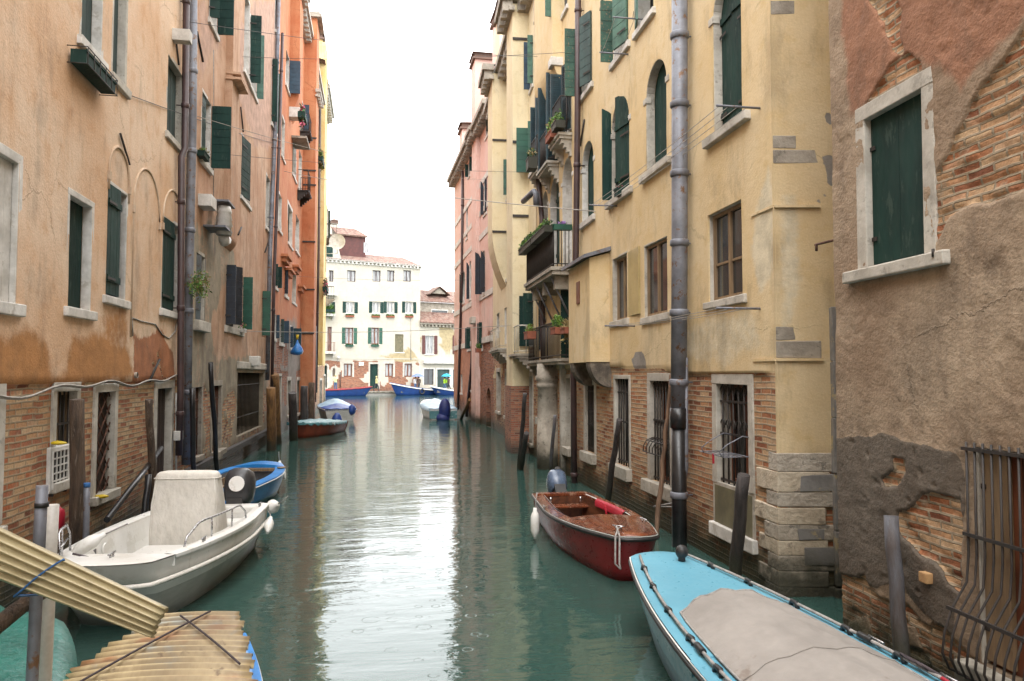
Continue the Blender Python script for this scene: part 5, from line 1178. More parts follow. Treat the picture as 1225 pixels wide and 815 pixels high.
W8.append(fw(442.5, 452.5, 435.5, 465, fill='green', fw=.2, fm='stone', sill=False)); W8.append(fw(397.5, 401, 440.5, 450.5, arch=True, fill='glass', fw=.22, fm='stone', sill=False)); W8.append(fw(388, 391.5, 437, 464, fill='green', arch=True, fw=.2, fm='stone', sill=False))
zb8, zt8 = FA.hit(440, 432)[1], FA.hit(440, 313.5)[1]
def fn9(S, Z):
    r = (1 - sstep(-.1, .1, Z - zb8 - (fbm(S * .8, Z * 0, 140) - .5) * .5)) * (.42 + .5 * (fbm(S * .5, Z * .5, 141) > .42))
    g = pmask(FA, S, Z, [(455, 428), (490, 415), (500, 432), (480, 436)], .5, .3, 143) * .9
    return .05 * (1 - r), r, g, zero(S)
build_wall(FA, H8, -4, FL, QZ - .2, zt8, W8, .3, fn9, M['w_far'], zl=(zb8,), zstep=.25)
for w_ in W8: window(FA, H8, w_)
build_rest(FA, H8, -4, FL, QZ - .2, zt8, M['w_far'], depth=12, rise=1.9, eave=.35); cornice(FA, H8, -4, FL + .1, zt8 + .05, 'stone_white', .35, .5, .45)
s_ = FA.s(404); m = MB(); zz = zt8
m.poly([FA.P(-3.5, zz, -.3), FA.P(s_ + .4, zz, -.3), FA.P(s_ - .2, zz + 2.4, -.3), FA.P(s_ - 1.8, zz + 3.2, -.3), FA.P(-3.5, zz + 3.9, -.3)], uv=[(0, 6), (3, 6), (3, 8), (2, 9), (0, 9)])
m.fbox(FA, -3.5, s_ - .2, zz, zz + 2.3, -4, -.31); m.build('dormer_wall', M['w_far'], H8)
m = MB(); m.fbox(FA, -3.6, s_ - .1, zz + 2.3, zz + 2.5, -4.1, -.1); m.build('dormer_moulding', M['stone'], H8)
m = MB(); m.hexa([FA.P(-3.6, zz + 3.9, .0), FA.P(s_ + .1, zz + 2.6, .0), FA.P(s_ + .1, zz + 2.6, -4.2), FA.P(-3.6, zz + 3.9, -4.2), FA.P(-3.6, zz + 4.1, .0), FA.P(s_ + .1, zz + 2.75, .0), FA.P(s_ + .1, zz + 2.75, -4.2), FA.P(-3.6, zz + 4.1, -4.2)]); m.build('dormer_roof', M['tiles'], H8)
m = MB(); w0 = FA.hit(395.5, 301); m.fbox(FA, w0[0] - .6, w0[0] + .35, w0[1] - .6, w0[1] + .6, -.32, -.26); m.build('dormer_window', M['green'], H8)
s0_, s1_ = FA.s(412), FA.s(446); m = MB(); m.fbox(FA, s0_, s1_, zt8, zt8 + 3.6, -7.5, -3.0); AT = m.build('attic_room', M['brown_shutter'], H8)
m = MB(); 
for k in (0, .1): m.poly([FA.P(s0_ - .3, zt8 + 3.55 + k, -2.7), FA.P(s1_ + .3, zt8 + 3.55 + k, -2.7), FA.P(s1_ - .6, zt8 + 4.9 + k, -5.3), FA.P(s0_ - .3, zt8 + 4.9 + k, -5.3)], uv=[(0, 0), (4, 0), (4, 3), (0, 3)])
m.fbox(FA, s0_ - .3, s1_ + .3, zt8 + 3.5, zt8 + 3.6, -2.78, -2.68); m.build('attic_roof', M['tiles'], AT)
m = MB(); c_ = FA.hit(438, 305, -3)[0]; m.fbox(FA, c_ - .35, c_ + .35, zt8 + 1.6, zt8 + 2.9, -3.02, -2.95); m.build('attic_window', M['glass_cur'], AT)
chimney(FA, H8, FA.s(410) , FA.s(418), zt8 + 2.6, zt8 + 5.4, -6, -5, M['w_far'])
balcony(FA, H8, FA.s(384), FA.s(398.5), FA.hit(393, 421)[1], .8, 1.1, slab='stone_white', th=.25, mat='wood_red', bars=.18)
balcony(FA, H8, FA.s(384), FA.s(398), FA.hit(393, 376)[1], .8, 1.0, slab='stone_white', th=.25, bars=.2)
m = MB(); c_ = FA.hit(399, 353); m.fbox(FA, c_[0] - 1.4, c_[0] + .3, c_[1] - .12, c_[1] + .12, 0, .8); m.build('canopy', M['stone_white'], H8)
m = MB(); z_ = FA.hit(440, 429)[1]; m.fbox(FA, -4, FL, z_ - .06, z_ + .06, 0, .08); m.build_each('string_course', M['w_far'], H8)
m = MB(); c_ = FA.hit(432, 435.5); m.fbox(FA, c_[0] - .3, c_[0] + .3, c_[1] - .22, c_[1] + .22, 0, .1); m.build('plaque', M['stone_white'], H8)
c_ = FA.hit(404, 428); m = MB(); m.tube([FA.P(c_[0], c_[1] - .5, 0), FA.P(c_[0], c_[1] - .3, .3)], .03, 6); m.blob(FA.P(c_[0], c_[1], .3), (.2, .2, .2)); m.build('wall_lamp', M['stone_white'], H8)
pipe(FA, H8, [(491.5, 378), (491.5, 431)], .08, .04, 'cable'); pipe(FA, H8, [(407, 445), (407, 464)], .08, .05, 'pipe_brown')
# low house to the right
FB = Facade((FA.P(FL + .02, 0).x, FA.P(FL + .02, 0).y), (FA.P(FL + 11, 0).x, FA.P(FL + 11, 0).y), 1); FB.n = FA.n
H9 = house(FB, 'low cream house with brown shutters, tiled eaves and a shopfront on the far quay', 'houses on the far quay')
def f9(xl, xr, yt, yb, **k): return wp(FB, xl, xr, yt, yb, **k)
W9 = [f9(508.5, 519, 401.5, 424, fill='curtain', wood='stone_white', fw=.05, fm='stone_white', shut=[('n', 176, 'brown_shutter', 'v', .45), ('f', 176, 'brown_shutter', 'v', .45)]), f9(545, 555, 401.5, 424, fill='curtain', wood='stone_white', fw=.05, fm='stone_white', shut=[('n', 176, 'brown_shutter', 'v', .45), ('f', 176, 'brown_shutter', 'v', .45)]),
      f9(507, 519, 441.5, 460.5, fill='glass', wood='pipe_brown', fw=.15, fm='stone_white', sill=False), f9(523, 538, 442, 464, fill='grey_shutter', fw=.2, fm='stone_white', sill=False), f9(541.5, 556, 442, 464, fill='glass', fw=.2, fm='stone_white', sill=False)]
ze9 = FB.hit(525, 388)[1]
build_wall(FB, H9, 0, FB.len, QZ - .2, ze9, W9, .4, lambda S, Z: (zero(S), zero(S), (fbm(S * .6, Z * .3, 150) > .6) * sstep(4, 6, Z) * .8, zero(S)), M['w_far'])
for w_ in W9: window(FB, H9, w_)
m = MB(); c_ = FB.hit(525, 433); m.fbox(FB, .4, FB.len, c_[1] - .22, c_[1] + .2, 0, .5); m.build('shop_canopy', M['stone_white'], H9)
cornice(FB, H9, -.1, FB.len, ze9 + .1, 'stone_grey', .4, .5, .5)
def troof(n0, z0, n1, z1, name, th=.12):
    m = MB()
    for k in (0, th): m.poly([FB.P(-.1, z0 + k, n0), FB.P(FB.len, z0 + k, n0), FB.P(FB.len, z1 + k, n1), FB.P(-.1, z1 + k, n1)], uv=[(0, 0), (12, 0), (12, 4), (0, 4)])
    m.fbox(FB, -.1, FB.len, z0 - .02, z0 + th, n0 - .03, n0 + .03); return m.build(name, M['tiles'], H9)
zu = FB.hit(525, 360)[1]
troof(.45, ze9 + .1, -2.6, ze9 + 1.75, 'roof')
m = MB(); m.fbox(FB, 0, FB.len, ze9 - 1, zu, -6, -2.4)
for i in range(len(m.f)): m.uv[i] = [(1, 5), (2, 5), (2, 6), (1, 6)]
UP = m.build('upper_wall', M['stone_grey'], H9)
for xl, xr in ((516, 534.5), (541, 547)):
    s0_, s1_ = FB.s(xl, -2.4), FB.s(xr, -2.4); zt_ = FB.hit(525, 371.5, -2.4)[1]; m = MB(); m.fbox(FB, s0_ - .1, s1_ + .1, zt_ - .6, zt_ + .12, -2.42, -2.33); m.cur = 1; m.fbox(FB, s0_, s1_, zt_ - .5, zt_, -2.40, -2.31); m.build('upper_window', [M['stone_white'], M['glass']], UP)
troof(-2.0, zu, -6, zu + 1.9, 'upper_roof')
s_ = FB.s(522, -4); z0_ = zu + 1.3; m = MB(); m.hexa([FB.P(s_ - 1.0, z0_, -5.5), FB.P(s_ + 1.0, z0_, -5.5), FB.P(s_ + 1.0, z0_, -3.2), FB.P(s_ - 1.0, z0_, -3.2), FB.P(s_ - .05, z0_ + .75, -5.5), FB.P(s_ + .05, z0_ + .75, -5.5), FB.P(s_ + .05, z0_ + .75, -3.2), FB.P(s_ - .05, z0_ + .75, -3.2)]); m.build('dormer', M['stone_grey'], H9)
m = MB()
for sg in (-1, 1): m.hexa([FB.P(s_ + sg * 1.5, z0_ - .2, -5.5), FB.P(s_, z0_ + .9, -5.5), FB.P(s_, z0_ + .9, -2.9), FB.P(s_ + sg * 1.5, z0_ - .2, -2.9), FB.P(s_ + sg * 1.5, z0_ - .08, -5.5), FB.P(s_, z0_ + 1.02, -5.5), FB.P(s_, z0_ + 1.02, -2.9), FB.P(s_ + sg * 1.5, z0_ - .08, -2.9)])
m.build('dormer_roof', M['tiles'], H9)
# flower boxes on the far house
lbl = ['left window of the middle row', 'second window of the middle row', 'third window of the middle row', 'right window of the middle row']
for i, (x, y) in enumerate(((418, 377), (449, 377.5), (466.5, 377.5), (489, 377.5))):
    s_, z_ = FA.hit(x, y + 1.6); planter('flower_box', FA, s_ - .5, s_ + .5, z_ - .1, .05, .3, .2, 'small flower box under the ' + lbl[i] + ' of the far cream house', 'terracotta', ('leaf', 'leaf_lime', 'leaf_dark'), 50, .09, .16, .1, group='flower boxes on the far cream house')
for x, t_ in ((417.5, 'left'), (448, 'right')):
    s_, z_ = FA.hit(x, 414.5); planter('flower_box', FA, s_ - .45, s_ + .45, z_ - .05, .05, .3, .2, f'dark green flower box under the {t_} window with bright green shutters on the far quay', 'green_mid', ('leaf_dark', 'leaf'), 50, .08, .13, .1, group='flower boxes on the far cream house')
s_, z_ = FA.hit(394, 377, .6); planter('flower_box', FA, s_ - 1.5, s_ + .5, z_ + .35, .62, .95, .3, 'long flower box with a thick hedge of leaves on the far house balcony', 'green', ('leaf', 'leaf_lime', 'leaf_dark'), 90, .12, .5, .7, group='flower boxes on the far cream house')
# ------------------------------------------------------------ boats (x forward to the bow, z = 0 at the waterline)
def lerp(a, b, t): return a + (b - a) * t
class Hull:
    """lofted hull: L length, B beam, prof(t) half-beam factor, sheer(t) gunwale height; t = 0 stern .. 1 bow"""
    def __init__(h, L, B, prof, sheer, draft=.22, rake=.3, flare=.82, n=28):
        h.L, h.B, h.prof, h.sheer, h.draft, h.rake, h.flare, h.n = L, B, prof, sheer, draft, rake, flare, n
    def x(h, t, z=1.0): return (t - .5) * h.L + h.rake * (t ** 3) * (z - 1.0) / 1.0
    def gun(h, t, inset=0.0, sd=1, dz=0.0):
        b = max(h.B / 2 * h.prof(t) - inset, 0.0); return Vector((h.x(t) - (inset if t > .98 else 0) , sd * b, h.sheer(t) + dz))
    def ts(h, t0=0.0, t1=1.0, n=None):
        n = n or h.n; return [t0 + (t1 - t0) * (1 - (1 - i / n) ** 1.5) for i in range(n + 1)]
    def outer(h, m, two=False, zsplit=.45):
        rows = []
        for t in h.ts():
            b = h.B / 2 * h.prof(t); s = h.sheer(t); row = []
            sec = [(1.0, 1.0), (.97, .78), (.93, .5), (h.flare + .06, .22), (h.flare, .0), (h.flare * .72, -.55), (0, -1)]
            for yy, zz in sec:
                z = s * zz if zz >= 0 else h.draft * zz * (1 - .8 * max(0, (t - .75) / .25))
                row.append(Vector((h.x(t, max(zz, -.4)), b * yy, z)))
            rows.append(row + [Vector((p.x, -p.y, p.z)) for p in row[-2::-1]])
        I = m.grid(rows, True)
        m.face(I[0])
        return rows
    def shell(h, parent, mat, mat2=None, split=2):
        m = MB(); rows = h.outer(m)
        if mat2:
            nj = len(rows[0]) - 1; k = 0
            for i in range(len(rows) - 1):
                for j in range(nj):
                    m.mi[k] = 1 if split <= j < nj - split else 0; k += 1
        return m.build('hull', [M[mat], M[mat2 or mat]], parent, local=True)
    def deckring(h, parent, mat, wdt, t0=0.0, t1=1.0, dz=.004, crown=0.0, drop=.0, name='gunwale'):
        m = MB(); P = []
        for t in h.ts(t0, t1):
            b = h.B / 2 * h.prof(t); w_ = min(wdt, b); z = h.sheer(t) + dz
            P.append([Vector((h.x(t), b + .012, z - .03)), Vector((h.x(t), b + .01, z)), Vector((h.x(t), b - w_ * .5, z + crown)), Vector((h.x(t), b - w_, z)), Vector((h.x(t), b - w_, z - .05 - drop))])
        m.grid(P, False); m.grid([[Vector((p.x, -p.y, p.z)) for p in r] for r in P], False)
        return m.build(name, M[mat], parent, local=True)
    def deck(h, parent, mat, t0, t1, inset=.0, dz=.006, camber=.05, name='foredeck', edge=True):
        m = MB(); P = []; K = 8
        for t in h.ts(t0, t1, 14):
            b = max(h.B / 2 * h.prof(t) - inset, .001); z = h.sheer(t) + dz
            P.append([Vector((h.x(t), b * (1 - 2 * k / K), z + camber * min(1, b / (h.B * .3)) * (1 - (1 - 2 * k / K) ** 2))) for k in range(K + 1)])
        m.grid(P, True)
        r = P[0]; m.grid([r, [Vector((p.x, p.y, h.sheer(t0) - .1)) for p in r]], False)
        r = P[-1]; 
        return m.build(name, M[mat] if isinstance(mat, str) else mat, parent, local=True)
    def inner(h, parent, mat, inset, t0, t1, zf, name='cockpit'):
        m = MB(); P = []
        for t in h.ts(t0, t1, 16):
            b = max(h.B / 2 * h.prof(t) - inset, .001); z = h.sheer(t) - .01
            P.append([Vector((h.x(t), b, z)), Vector((h.x(t), b * .93, lerp(zf, z, .4))), Vector((h.x(t), b * .86, zf)), Vector((h.x(t), 0, zf)), Vector((h.x(t), -b * .86, zf)), Vector((h.x(t), -b * .93, lerp(zf, z, .4))), Vector((h.x(t), -b, z))])
        m.grid(P, False); m.poly(P[0]); m.poly(P[-1])
        return m.build(name, M[mat], parent, local=True)
    def rub(h, parent, mat, r=.022, dz=-.04, t0=0.0, name='rub_rail'):
        ts = h.ts(t0, 1.0); m = MB()
        def pt(t, sd): p = h.gun(t, 0, sd, dz); return p + Vector((0, sd * .008, 0))
        m.tube([pt(t, 1) for t in ts] + [pt(t, -1) for t in reversed(ts)][1:], r, 6)
        return m.build(name, M[mat], parent, local=True)
def boat(name, stern, bow, label, cat='boat', group='boats moored in the canal'):
    """Empty at mid-boat on the water, x axis towards the bow; stern, bow are world (x, y)"""
    s, b = Vector((*stern, 0)), Vector((*bow, 0)); d = b - s
    return empty(name, (s + b) / 2, label, cat, group, math.atan2(d.y, d.x)), d.length
def outboard(parent, x, z, cowl, s=1.0, tilt=0.0, disc=False, y=0):
    T = Matrix.Translation((x, y, z)) @ Matrix.Rotation(tilt, 4, 'Y')
    def tr(p): return T @ (Vector(p) * s)
    m = MB()
    m.tube([tr((-.16, 0, .02)), tr((-.19, 0, -.35)), tr((-.2, 0, -.75))], [.075 * s, .06 * s, .05 * s], 8); m.hexa([tr(p) for p in ((-.14, -.11, -.28), (.06, -.11, -.28), (.06, .11, -.28), (-.14, .11, -.28), (-.14, -.1, .06), (.05, -.1, .06), (.05, .1, .06), (-.14, .1, .06))])
    m.tube([tr((-.32, 0, -.72)), tr((-.02, 0, -.72))], .05 * s, 8)
    for k in range(3):
        a = k * 2.09; m.poly([tr((-.34, .03 * math.cos(a), -.72 + .03 * math.sin(a))), tr((-.30, .15 * math.cos(a - .35), -.72 + .15 * math.sin(a - .35))), tr((-.36, .15 * math.cos(a + .35), -.72 + .15 * math.sin(a + .35)))])
    O = m.build('outboard_motor', M['rubber'], parent, local=True)
    m = MB(); P = []
    for zz, lx, ly, cx in ((.02, .17, .13, -.17), (.06, .22, .165, -.17), (.2, .25, .18, -.18), (.34, .245, .175, -.185), (.43, .20, .145, -.2), (.47, .12, .085, -.21), (.475, .01, .01, -.21)):
        row = []
        for k in range(16):
            a = 2 * math.pi * k / 16; c, s_ = math.cos(a), math.sin(a); e = .62
            row.append(tr((cx + lx * math.copysign(abs(c) ** e, c), ly * math.copysign(abs(s_) ** e, s_), zz)))
        P.append(row)
    m.grid(P, True, True)
    if disc:
        m.cur = 1
        c = tr((.078, .02, .24)); u = (tr((.078, .12, .24)) - c); v = (tr((.078, .02, .34)) - c); n_ = u.cross(v).normalized() * .006; m.poly([c + n_ + u * math.cos(a) + v * math.sin(a) for a in [2 * math.pi * k / 20 for k in range(20)]])
    m.build('cowling', [M[cowl], M['gelcoat']], O, local=True)
    return O
def fender(loc, L, r, label, tilt=(0, 0, 0), mat='gelcoat'):
    T = empty('fender', loc, label, 'fender', 'fenders hung on the boats'); T.rotation_euler = tilt
    m = MB(); zz = [(-L / 2 - .04, .02), (-L / 2, .03), (-L / 2 + .03, r * .75), (-L / 2 + .08, r), (L / 2 - .08, r), (L / 2 - .03, r * .75), (L / 2, .03), (L / 2 + .05, .025)]
    m.tube([(0, 0, z) for z, q in zz], [q for z, q in zz], 14); m.build('float', M[mat], T, local=True); m = MB(); m.tube([(0, 0, L / 2 + .03), (.02, .02, L / 2 + .16), (.04, .06, L / 2 + .26)], .008, 5); m.build('lanyard', M['rope'], T, local=True); return T
def cleat(m, p, ax=(1, 0, 0)):
    p, a = Vector(p), Vector(ax); m.tube([p - a * .08 + Vector((0, 0, .045)), p + a * .08 + Vector((0, 0, .045))], .009, 6); m.tube([p - a * .03, p - a * .03 + Vector((0, 0, .045))], .01, 6); m.tube([p + a * .03, p + a * .03 + Vector((0, 0, .045))], .01, 6)
def super_prof(t0, p, end=0.0, q=2.0): return lambda t: (1.0 if t < t0 else max(end, (max(0.0, 1 - ((t - t0) / (1 - t0)) ** p)) ** (1 / q)))
# ---- white motor boat on the left
a = at_z(110, 670, .62); b = at_z(290, 597, .6)
T, L = boat('motor_boat', (-2.18, 11.35), (-2.52, 7.5), 'white fibreglass motor boat with a canvas-covered console moored against the left wall')
wprof = lambda t: (.90 + .10 * min(1, t / .3)) if t < .35 else (1 - .38 * ((t - .35) / .60) ** 2.0 if t < .95 else (.62 * math.sqrt(max(0, 1 - ((t - .95) / .05) ** 2)) ))
H = Hull(L, 1.58, wprof, lambda t: .60 + .10 * t * t, .2, .55, .74)
m = MB(); rows = H.outer(m); nj = len(rows[0]) - 1; k = 0
for i in range(len(rows) - 1):
    for j in range(nj): m.mi[k] = 0 if (j < 2 or j >= nj - 2) else 1; k += 1
m.build('hull', [M['gelcoat'], M['gel_grey']], T, local=True)
H.deckring(T, 'gelcoat', .15, 0, .87, .012, .012)
H.rub(T, 'canvas', .024, -.20)
H.deck(T, 'gelcoat', .87, 1.0, .0, .012, .02)
H.inner(T, 'gelcoat', .15, .06, .87, .22)
m = MB(); m.box((H.x(.03), 0, .56), (.24, 1.34, .12)); m.box((H.x(.12), -.0, .36), (.34, 1.0, .22)); m.build('stern_bench', M['gelcoat'], T, local=True, bevel=.03)
# console wrapped in canvas: a tapering upright box with soft corners
m = MB(); P = []
cx = -.45; cy = .10
for zz, lx, ly in ((.26, .27, .41), (.5, .27, .42), (.9, .20, .40), (1.2, .13, .37), (1.26, .11, .355), (1.285, .05, .31), (1.286, .01, .02)):
    row = []
    for k in range(28):
        an = 2 * math.pi * k / 28; c, s_ = math.cos(an), math.sin(an); e = .34
        wr = 1 + .018 * math.sin(an * 7 + zz * 9) * (1 if zz < 1.3 else 0)
        row.append(Vector((cx + lx * wr * math.copysign(abs(c) ** e, c) + .08 * (zz - .3), cy + ly * wr * math.copysign(abs(s_) ** e, s_), zz)))
    P.append(row)
m.grid(P, True, True); CC = m.build('console_cover', M['canvas'], T, local=True, sub=1)
m = MB(); m.tube(P[3] + P[3][:1], .008, 6, cap=False)
for k in (4, 10, 18, 24): m.tube([r[k] * 1.0 for r in P[:4]], .007, 6)
m.build('piping', M['canvas'], CC, local=True)
m = MB(); m.box((.25, .05, .36), (.5, .62, .24)); m.build('seat_box', M['gelcoat'], T, local=True, bevel=.04)
# steel rails on both gunwales and bow hoops
def grail(t0, t1, sd, h=.2, posts=3, name='hand_rail'):
    m = MB(); ins = .10; N = 14; pts = [H.gun(t0, ins, sd, .01)]
    for k in range(N + 1):
        t = lerp(t0 + .012, t1 - .012, k / N); pts.append(H.gun(t, ins, sd, .01 + h * min(1, 3.5 * min(k, N - k) / N + .45)))
    pts.append(H.gun(t1, ins, sd, .01)); m.tube(pts, .012, 8)
    for k in range(1, posts): t = lerp(t0, t1, k / posts); m.tube([H.gun(t, ins, sd, .01), H.gun(t, ins, sd, .01 + h)], .010, 6)
    return m.build(name, M['steel'], T, local=True)
grail(.30, .78, 1, .22)
m = MB()
for sd in (-1,):
    pts = [H.gun(.80, .08, sd, .01), H.gun(.81, .08, sd, .2), H.gun(.84, .08, sd, .3), H.gun(.92, .1, sd, .3), H.gun(.955, .12, sd, .28), H.gun(.965, .14, sd, .0)]; m.tube(pts, .012, 8); m.tube([H.gun(.88, .08, sd, .01), H.gun(.88, .08, sd, .3)], .011, 6); m.tube([H.gun(.83, .08, sd, .16), H.gun(.96, .13, sd, .14)], .010, 6)
m.build('bow_rail', M['steel'], T, local=True)
m = MB(); cleat(m, (H.x(.92), .05, .71)); cleat(m, (H.x(.70), .64, .665)); cleat(m, (H.x(.08), .66, .625)); m.build('cleat', M['steel'], T, local=True)
m = MB(); m.tube([(H.x(.90), -.34, .74), (H.x(.885), -.28, .705), (H.x(.90), -.18, .70), (H.x(.92), -.05, .70), (H.x(.935), .08, .70)], .010, 6); m.build('rope', M['rope_dark'], T, local=True)
m = MB(); y_ = -H.B / 2 * .93 + .175; m.box((.80, y_, .47), (.46, .03, .20)); m.build('side_pocket', M['inner_grey'], T, local=True); 
m = MB(); m.tube([(.36, y_ + .01, .52), (.36, y_ + .03, .52)], .07, 16); m.build('speaker', M['gelcoat'], T, local=True)
m = MB(); m.tube([(.66, y_ + .04, .50), (.66, y_ + .06, .36)], .028, 8); m.build('float_handle', M['orange'], T, local=True)
outboard(T, -L / 2 - .02, .62, 'motor_grey', 1.1, -.25, True, .24)
Wm = world_matrix(T)
fender(Wm @ Vector((H.x(.80), -.38, .74)), .27, .07, 'white fender lying in the bow of the white motor boat', (0, R(60), R(20)))
fender(Wm @ Vector((H.x(.0) - .05, .76, .56)), .18, .10, 'round white fender on the stern corner of the white motor boat', (R(70), 0, R(40)))
fender(Wm @ Vector((H.x(.13), .83, .40)), .26, .06, 'white fender hung over the stern quarter of the white motor boat', (0, R(65), R(90)))
# ---- bright blue open boat behind it
T, L = boat('rowing_boat', (-2.75, 14.3), (-2.35, 17.35), 'bright blue open boat with grey floor and wooden seats beyond the white boat')
bprof = lambda t: .86 + .14 * min(1, t / .4) if t < .5 else 1 - .42 * ((t - .5) / .44) ** 2 if t < .94 else .58 * math.sqrt(max(0, 1 - ((t - .94) / .06) ** 2))
H = Hull(L, 1.42, bprof, lambda t: .42 + .10 * t * t, .16, .25, .8); H.shell(T, 'paint_blue', 'paint_sky_dark', 3); H.deckring(T, 'paint_blue', .20, 0, .82, .012); H.deck(T, 'paint_blue', .82, 1.0, 0, .012); H.inner(T, 'inner_grey', .2, .05, .82, .12); H.rub(T, 'gelcoat', .014, -.02)
m = MB(); m.box((H.x(.80), 0, .44), (.07, 1.0, .07)); m.box((H.x(.28), 0, .32), (.22, 1.06, .035)); m.box((H.x(.5), .45, .3), (.5, .04, .16)); m.build('thwart', M['brown_frame'], T, local=True, bevel=.006)
m = MB(); m.tube([(H.x(.75), -.55, .49), (H.x(.75), -.55, .515)], .09, 14); m.build('oarlock_block', M['brown_frame'], T, local=True)
m = MB(); m.box((H.x(.4), .2, .17), (.25, .2, .1), (0, 0, .4)); m.build('red_bundle', M['red_cloth'], T, local=True, bevel=.03)
Wm = world_matrix(T); fender(Wm @ Vector((H.x(.97), -.40, .36)), .34, .055, 'slim white fender hanging from the bow of the bright blue boat', (R(-15), R(-20), 0))
# ---- red wooden boat on the right
T, L = boat('wooden_boat', (3.12, 12.5), (3.02, 8.35), 'dark red wooden boat with varnished foredeck moored under the barred windows')
rprof = lambda t: .80 + .20 * min(1, t / .4) if t < .42 else 1 - .54 * ((t - .42) / .53) ** 2 if t < .95 else .46 * math.sqrt(max(0, 1 - ((t - .95) / .05) ** 2))
H = Hull(L, 1.20, rprof, lambda t: .44 + .14 * t * t, .18, .3, .80); H.shell(T, 'paint_red', 'paint_red'); H.deckring(T, 'varnish', .16, 0, .62, .012); H.deck(T, 'varnish', .62, 1.0, .0, .012, .05); H.inner(T, 'varnish_dark', .16, .06, .62, .06)
H.rub(T, 'rubber', .024, -.03); H.rub(T, 'gel_grey', .008, -.0, name='trim_strip')
m = MB(); m.box((H.x(.03), 0, .45), (.14, .86, .05)); m.box((H.x(.10), 0, .30), (.24, .80, .03)); m.build('stern_seat', M['varnish'], T, local=True, bevel=.006)
m = MB(); m.grid([[Vector((H.x(t), sd * (H.B / 2 * rprof(t) - .16 + k * .012), H.sheer(t) + .03 + (k % 2) * .006)) for k in range(2)] for sd in (1,) for t in H.ts(.08, .62, 12)]); m.grid([[Vector((H.x(t), -(H.B / 2 * rprof(t) - .16 + k * .012), H.sheer(t) + .03 + (k % 2) * .006)) for k in range(2)] for t in H.ts(.08, .56, 12)]); m.build('coaming', M['gel_grey'], T, local=True)
m = MB(); P = []
for t in H.ts(.22, .54, 12):
    b_ = H.B / 2 * rprof(t) - .145; P.append([Vector((H.x(t), sd_, z_)) for sd_, z_ in ((b_ + .02, H.sheer(t) + .03), (b_ - .01, H.sheer(t) + .05), (b_ - .05, H.sheer(t) + .02), (b_ - .05, H.sheer(t) - .07))])
m.grid(P, True); m.build('red_padding', M['red_cloth'], T, local=True)
m = MB(); m.tube([(H.x(.33), .42, .47), (H.x(.34), .40, .40), (H.x(.35), .38, .3)], [.05, .035, .01], 6); m.build('red_ribbon', M['red_cloth'], T, local=True)
m = MB(); 
for t, sd in ((.12, .25), (.12, -.25)): m.tube([(H.x(t) - .12, sd, .44), (H.x(t) - .12, sd, .36)], .018, 6)
cleat(m, (H.x(.80), .33, H.sheer(.8) + .05), (1, .2, 0)); cleat(m, (H.x(.93), -.16, H.sheer(.93) + .05), (.6, .8, 0)); cleat(m, (H.x(.4), -.62, H.sheer(.4) + .02)); m.build('cleat', M['steel'], T, local=True)
m = MB(); 
for q in (0, .05): m.tube([(H.x(.93) + q, -.2 + q, H.sheer(.93) + .08), (H.x(.96) + q, -.22, H.sheer(.95) + .10), (H.x(1.0), -.24 - q, H.sheer(1) + .02), (H.x(1.0) + .05, -.26 - q, .3), (H.x(1.0) + .10, -.26, .25)], .012, 6)
m.build('mooring_loop', M['rope'], T, local=True)
outboard(T, -L / 2 - .05, .52, 'motor_blue', .92, -.75, False, .0)
Wm = world_matrix(T); fender(Wm @ Vector((H.x(.38), -.74, .26)), .36, .065, 'white fender hanging on the side of the dark red wooden boat', (0, 0, 0))
# ---- light blue covered boat, front right
T, L = boat('covered_boat', (2.76, .9), (2.80, 7.35), 'light blue boat with a grey canvas cover and rope rails in the right foreground')
cprof = lambda t: .8 + .2 * min(1, t / .35) if t < .40 else 1 - .60 * ((t - .40) / .57) ** 2.2 if t < .97 else .40 * math.sqrt(max(0, 1 - ((t - .97) / .03) ** 2))
H = Hull(L, 1.5, cprof, lambda t: .50 + .14 * t * t, .2, .45, .78); H.shell(T, 'paint_sky', 'paint_sky_dark', 2); H.deckring(T, 'paint_sky', .24, 0, .60, .012, .01); H.deck(T, 'paint_sky', .60, 1.0, .0, .012, .04); H.rub(T, 'rubber', .02, -.03); H.rub(T, 'gelcoat', .007, .0, name='trim_strip')
m = MB(); P = []; K_ = 14
for i, t in enumerate([.02 + .705 * k / 26 for k in range(27)]):
    b_ = (H.B / 2 * cprof(t) - .17) * (1 - .02 * (i == 26)); z0_ = H.sheer(t) + .035
    P.append([Vector((H.x(t) + .10 * (1 - (1 - 2 * k / K_) ** 2) * (t > .6), b_ * (1 - 2 * k / K_), z0_ + .17 * (1 - abs(1 - 2 * k / K_) ** 2.2) * (1 - .25 * (t > .68)) + .012 * math.sin(k * 1.7 + t * 31) * (0 < k < K_))) for k in range(K_ + 1)])
m.grid(P, True); m.grid([P[-1], [Vector((p.x + .012, p.y, H.sheer(.725) + .02)) for p in P[-1]]], False)
for j in (0, K_): m.grid([[r[j], Vector((r[j].x, r[j].y * 1.008, r[j].z - .03))] for r in P], False)
CV = m.build('canvas_cover', M['tarp_grey'], T, local=True)
m = MB(); m.tube([r[0] + Vector((0, .004, .004)) for r in P] + P[-1][1:-1] + [r[K_] + Vector((0, -.004, .004)) for r in reversed(P)], .009, 6); m.build('hem', M['rope'], CV, local=True)
for i_ in (6, 13, 19): m = MB(); m.tube([p + Vector((0, 0, .003)) for p in P[i_]], .006, 5); m.build('seam', M['tarp_grey'], CV, local=True)
m = MB(); tt = [.38 + .58 * k / 24 for k in range(25)]
for sd in (1, -1):
    m.tube([H.gun(t, .085, sd, .055) for t in tt], .013, 6)
m.build('rope_rail', M['rope'], T, local=True)
m = MB()
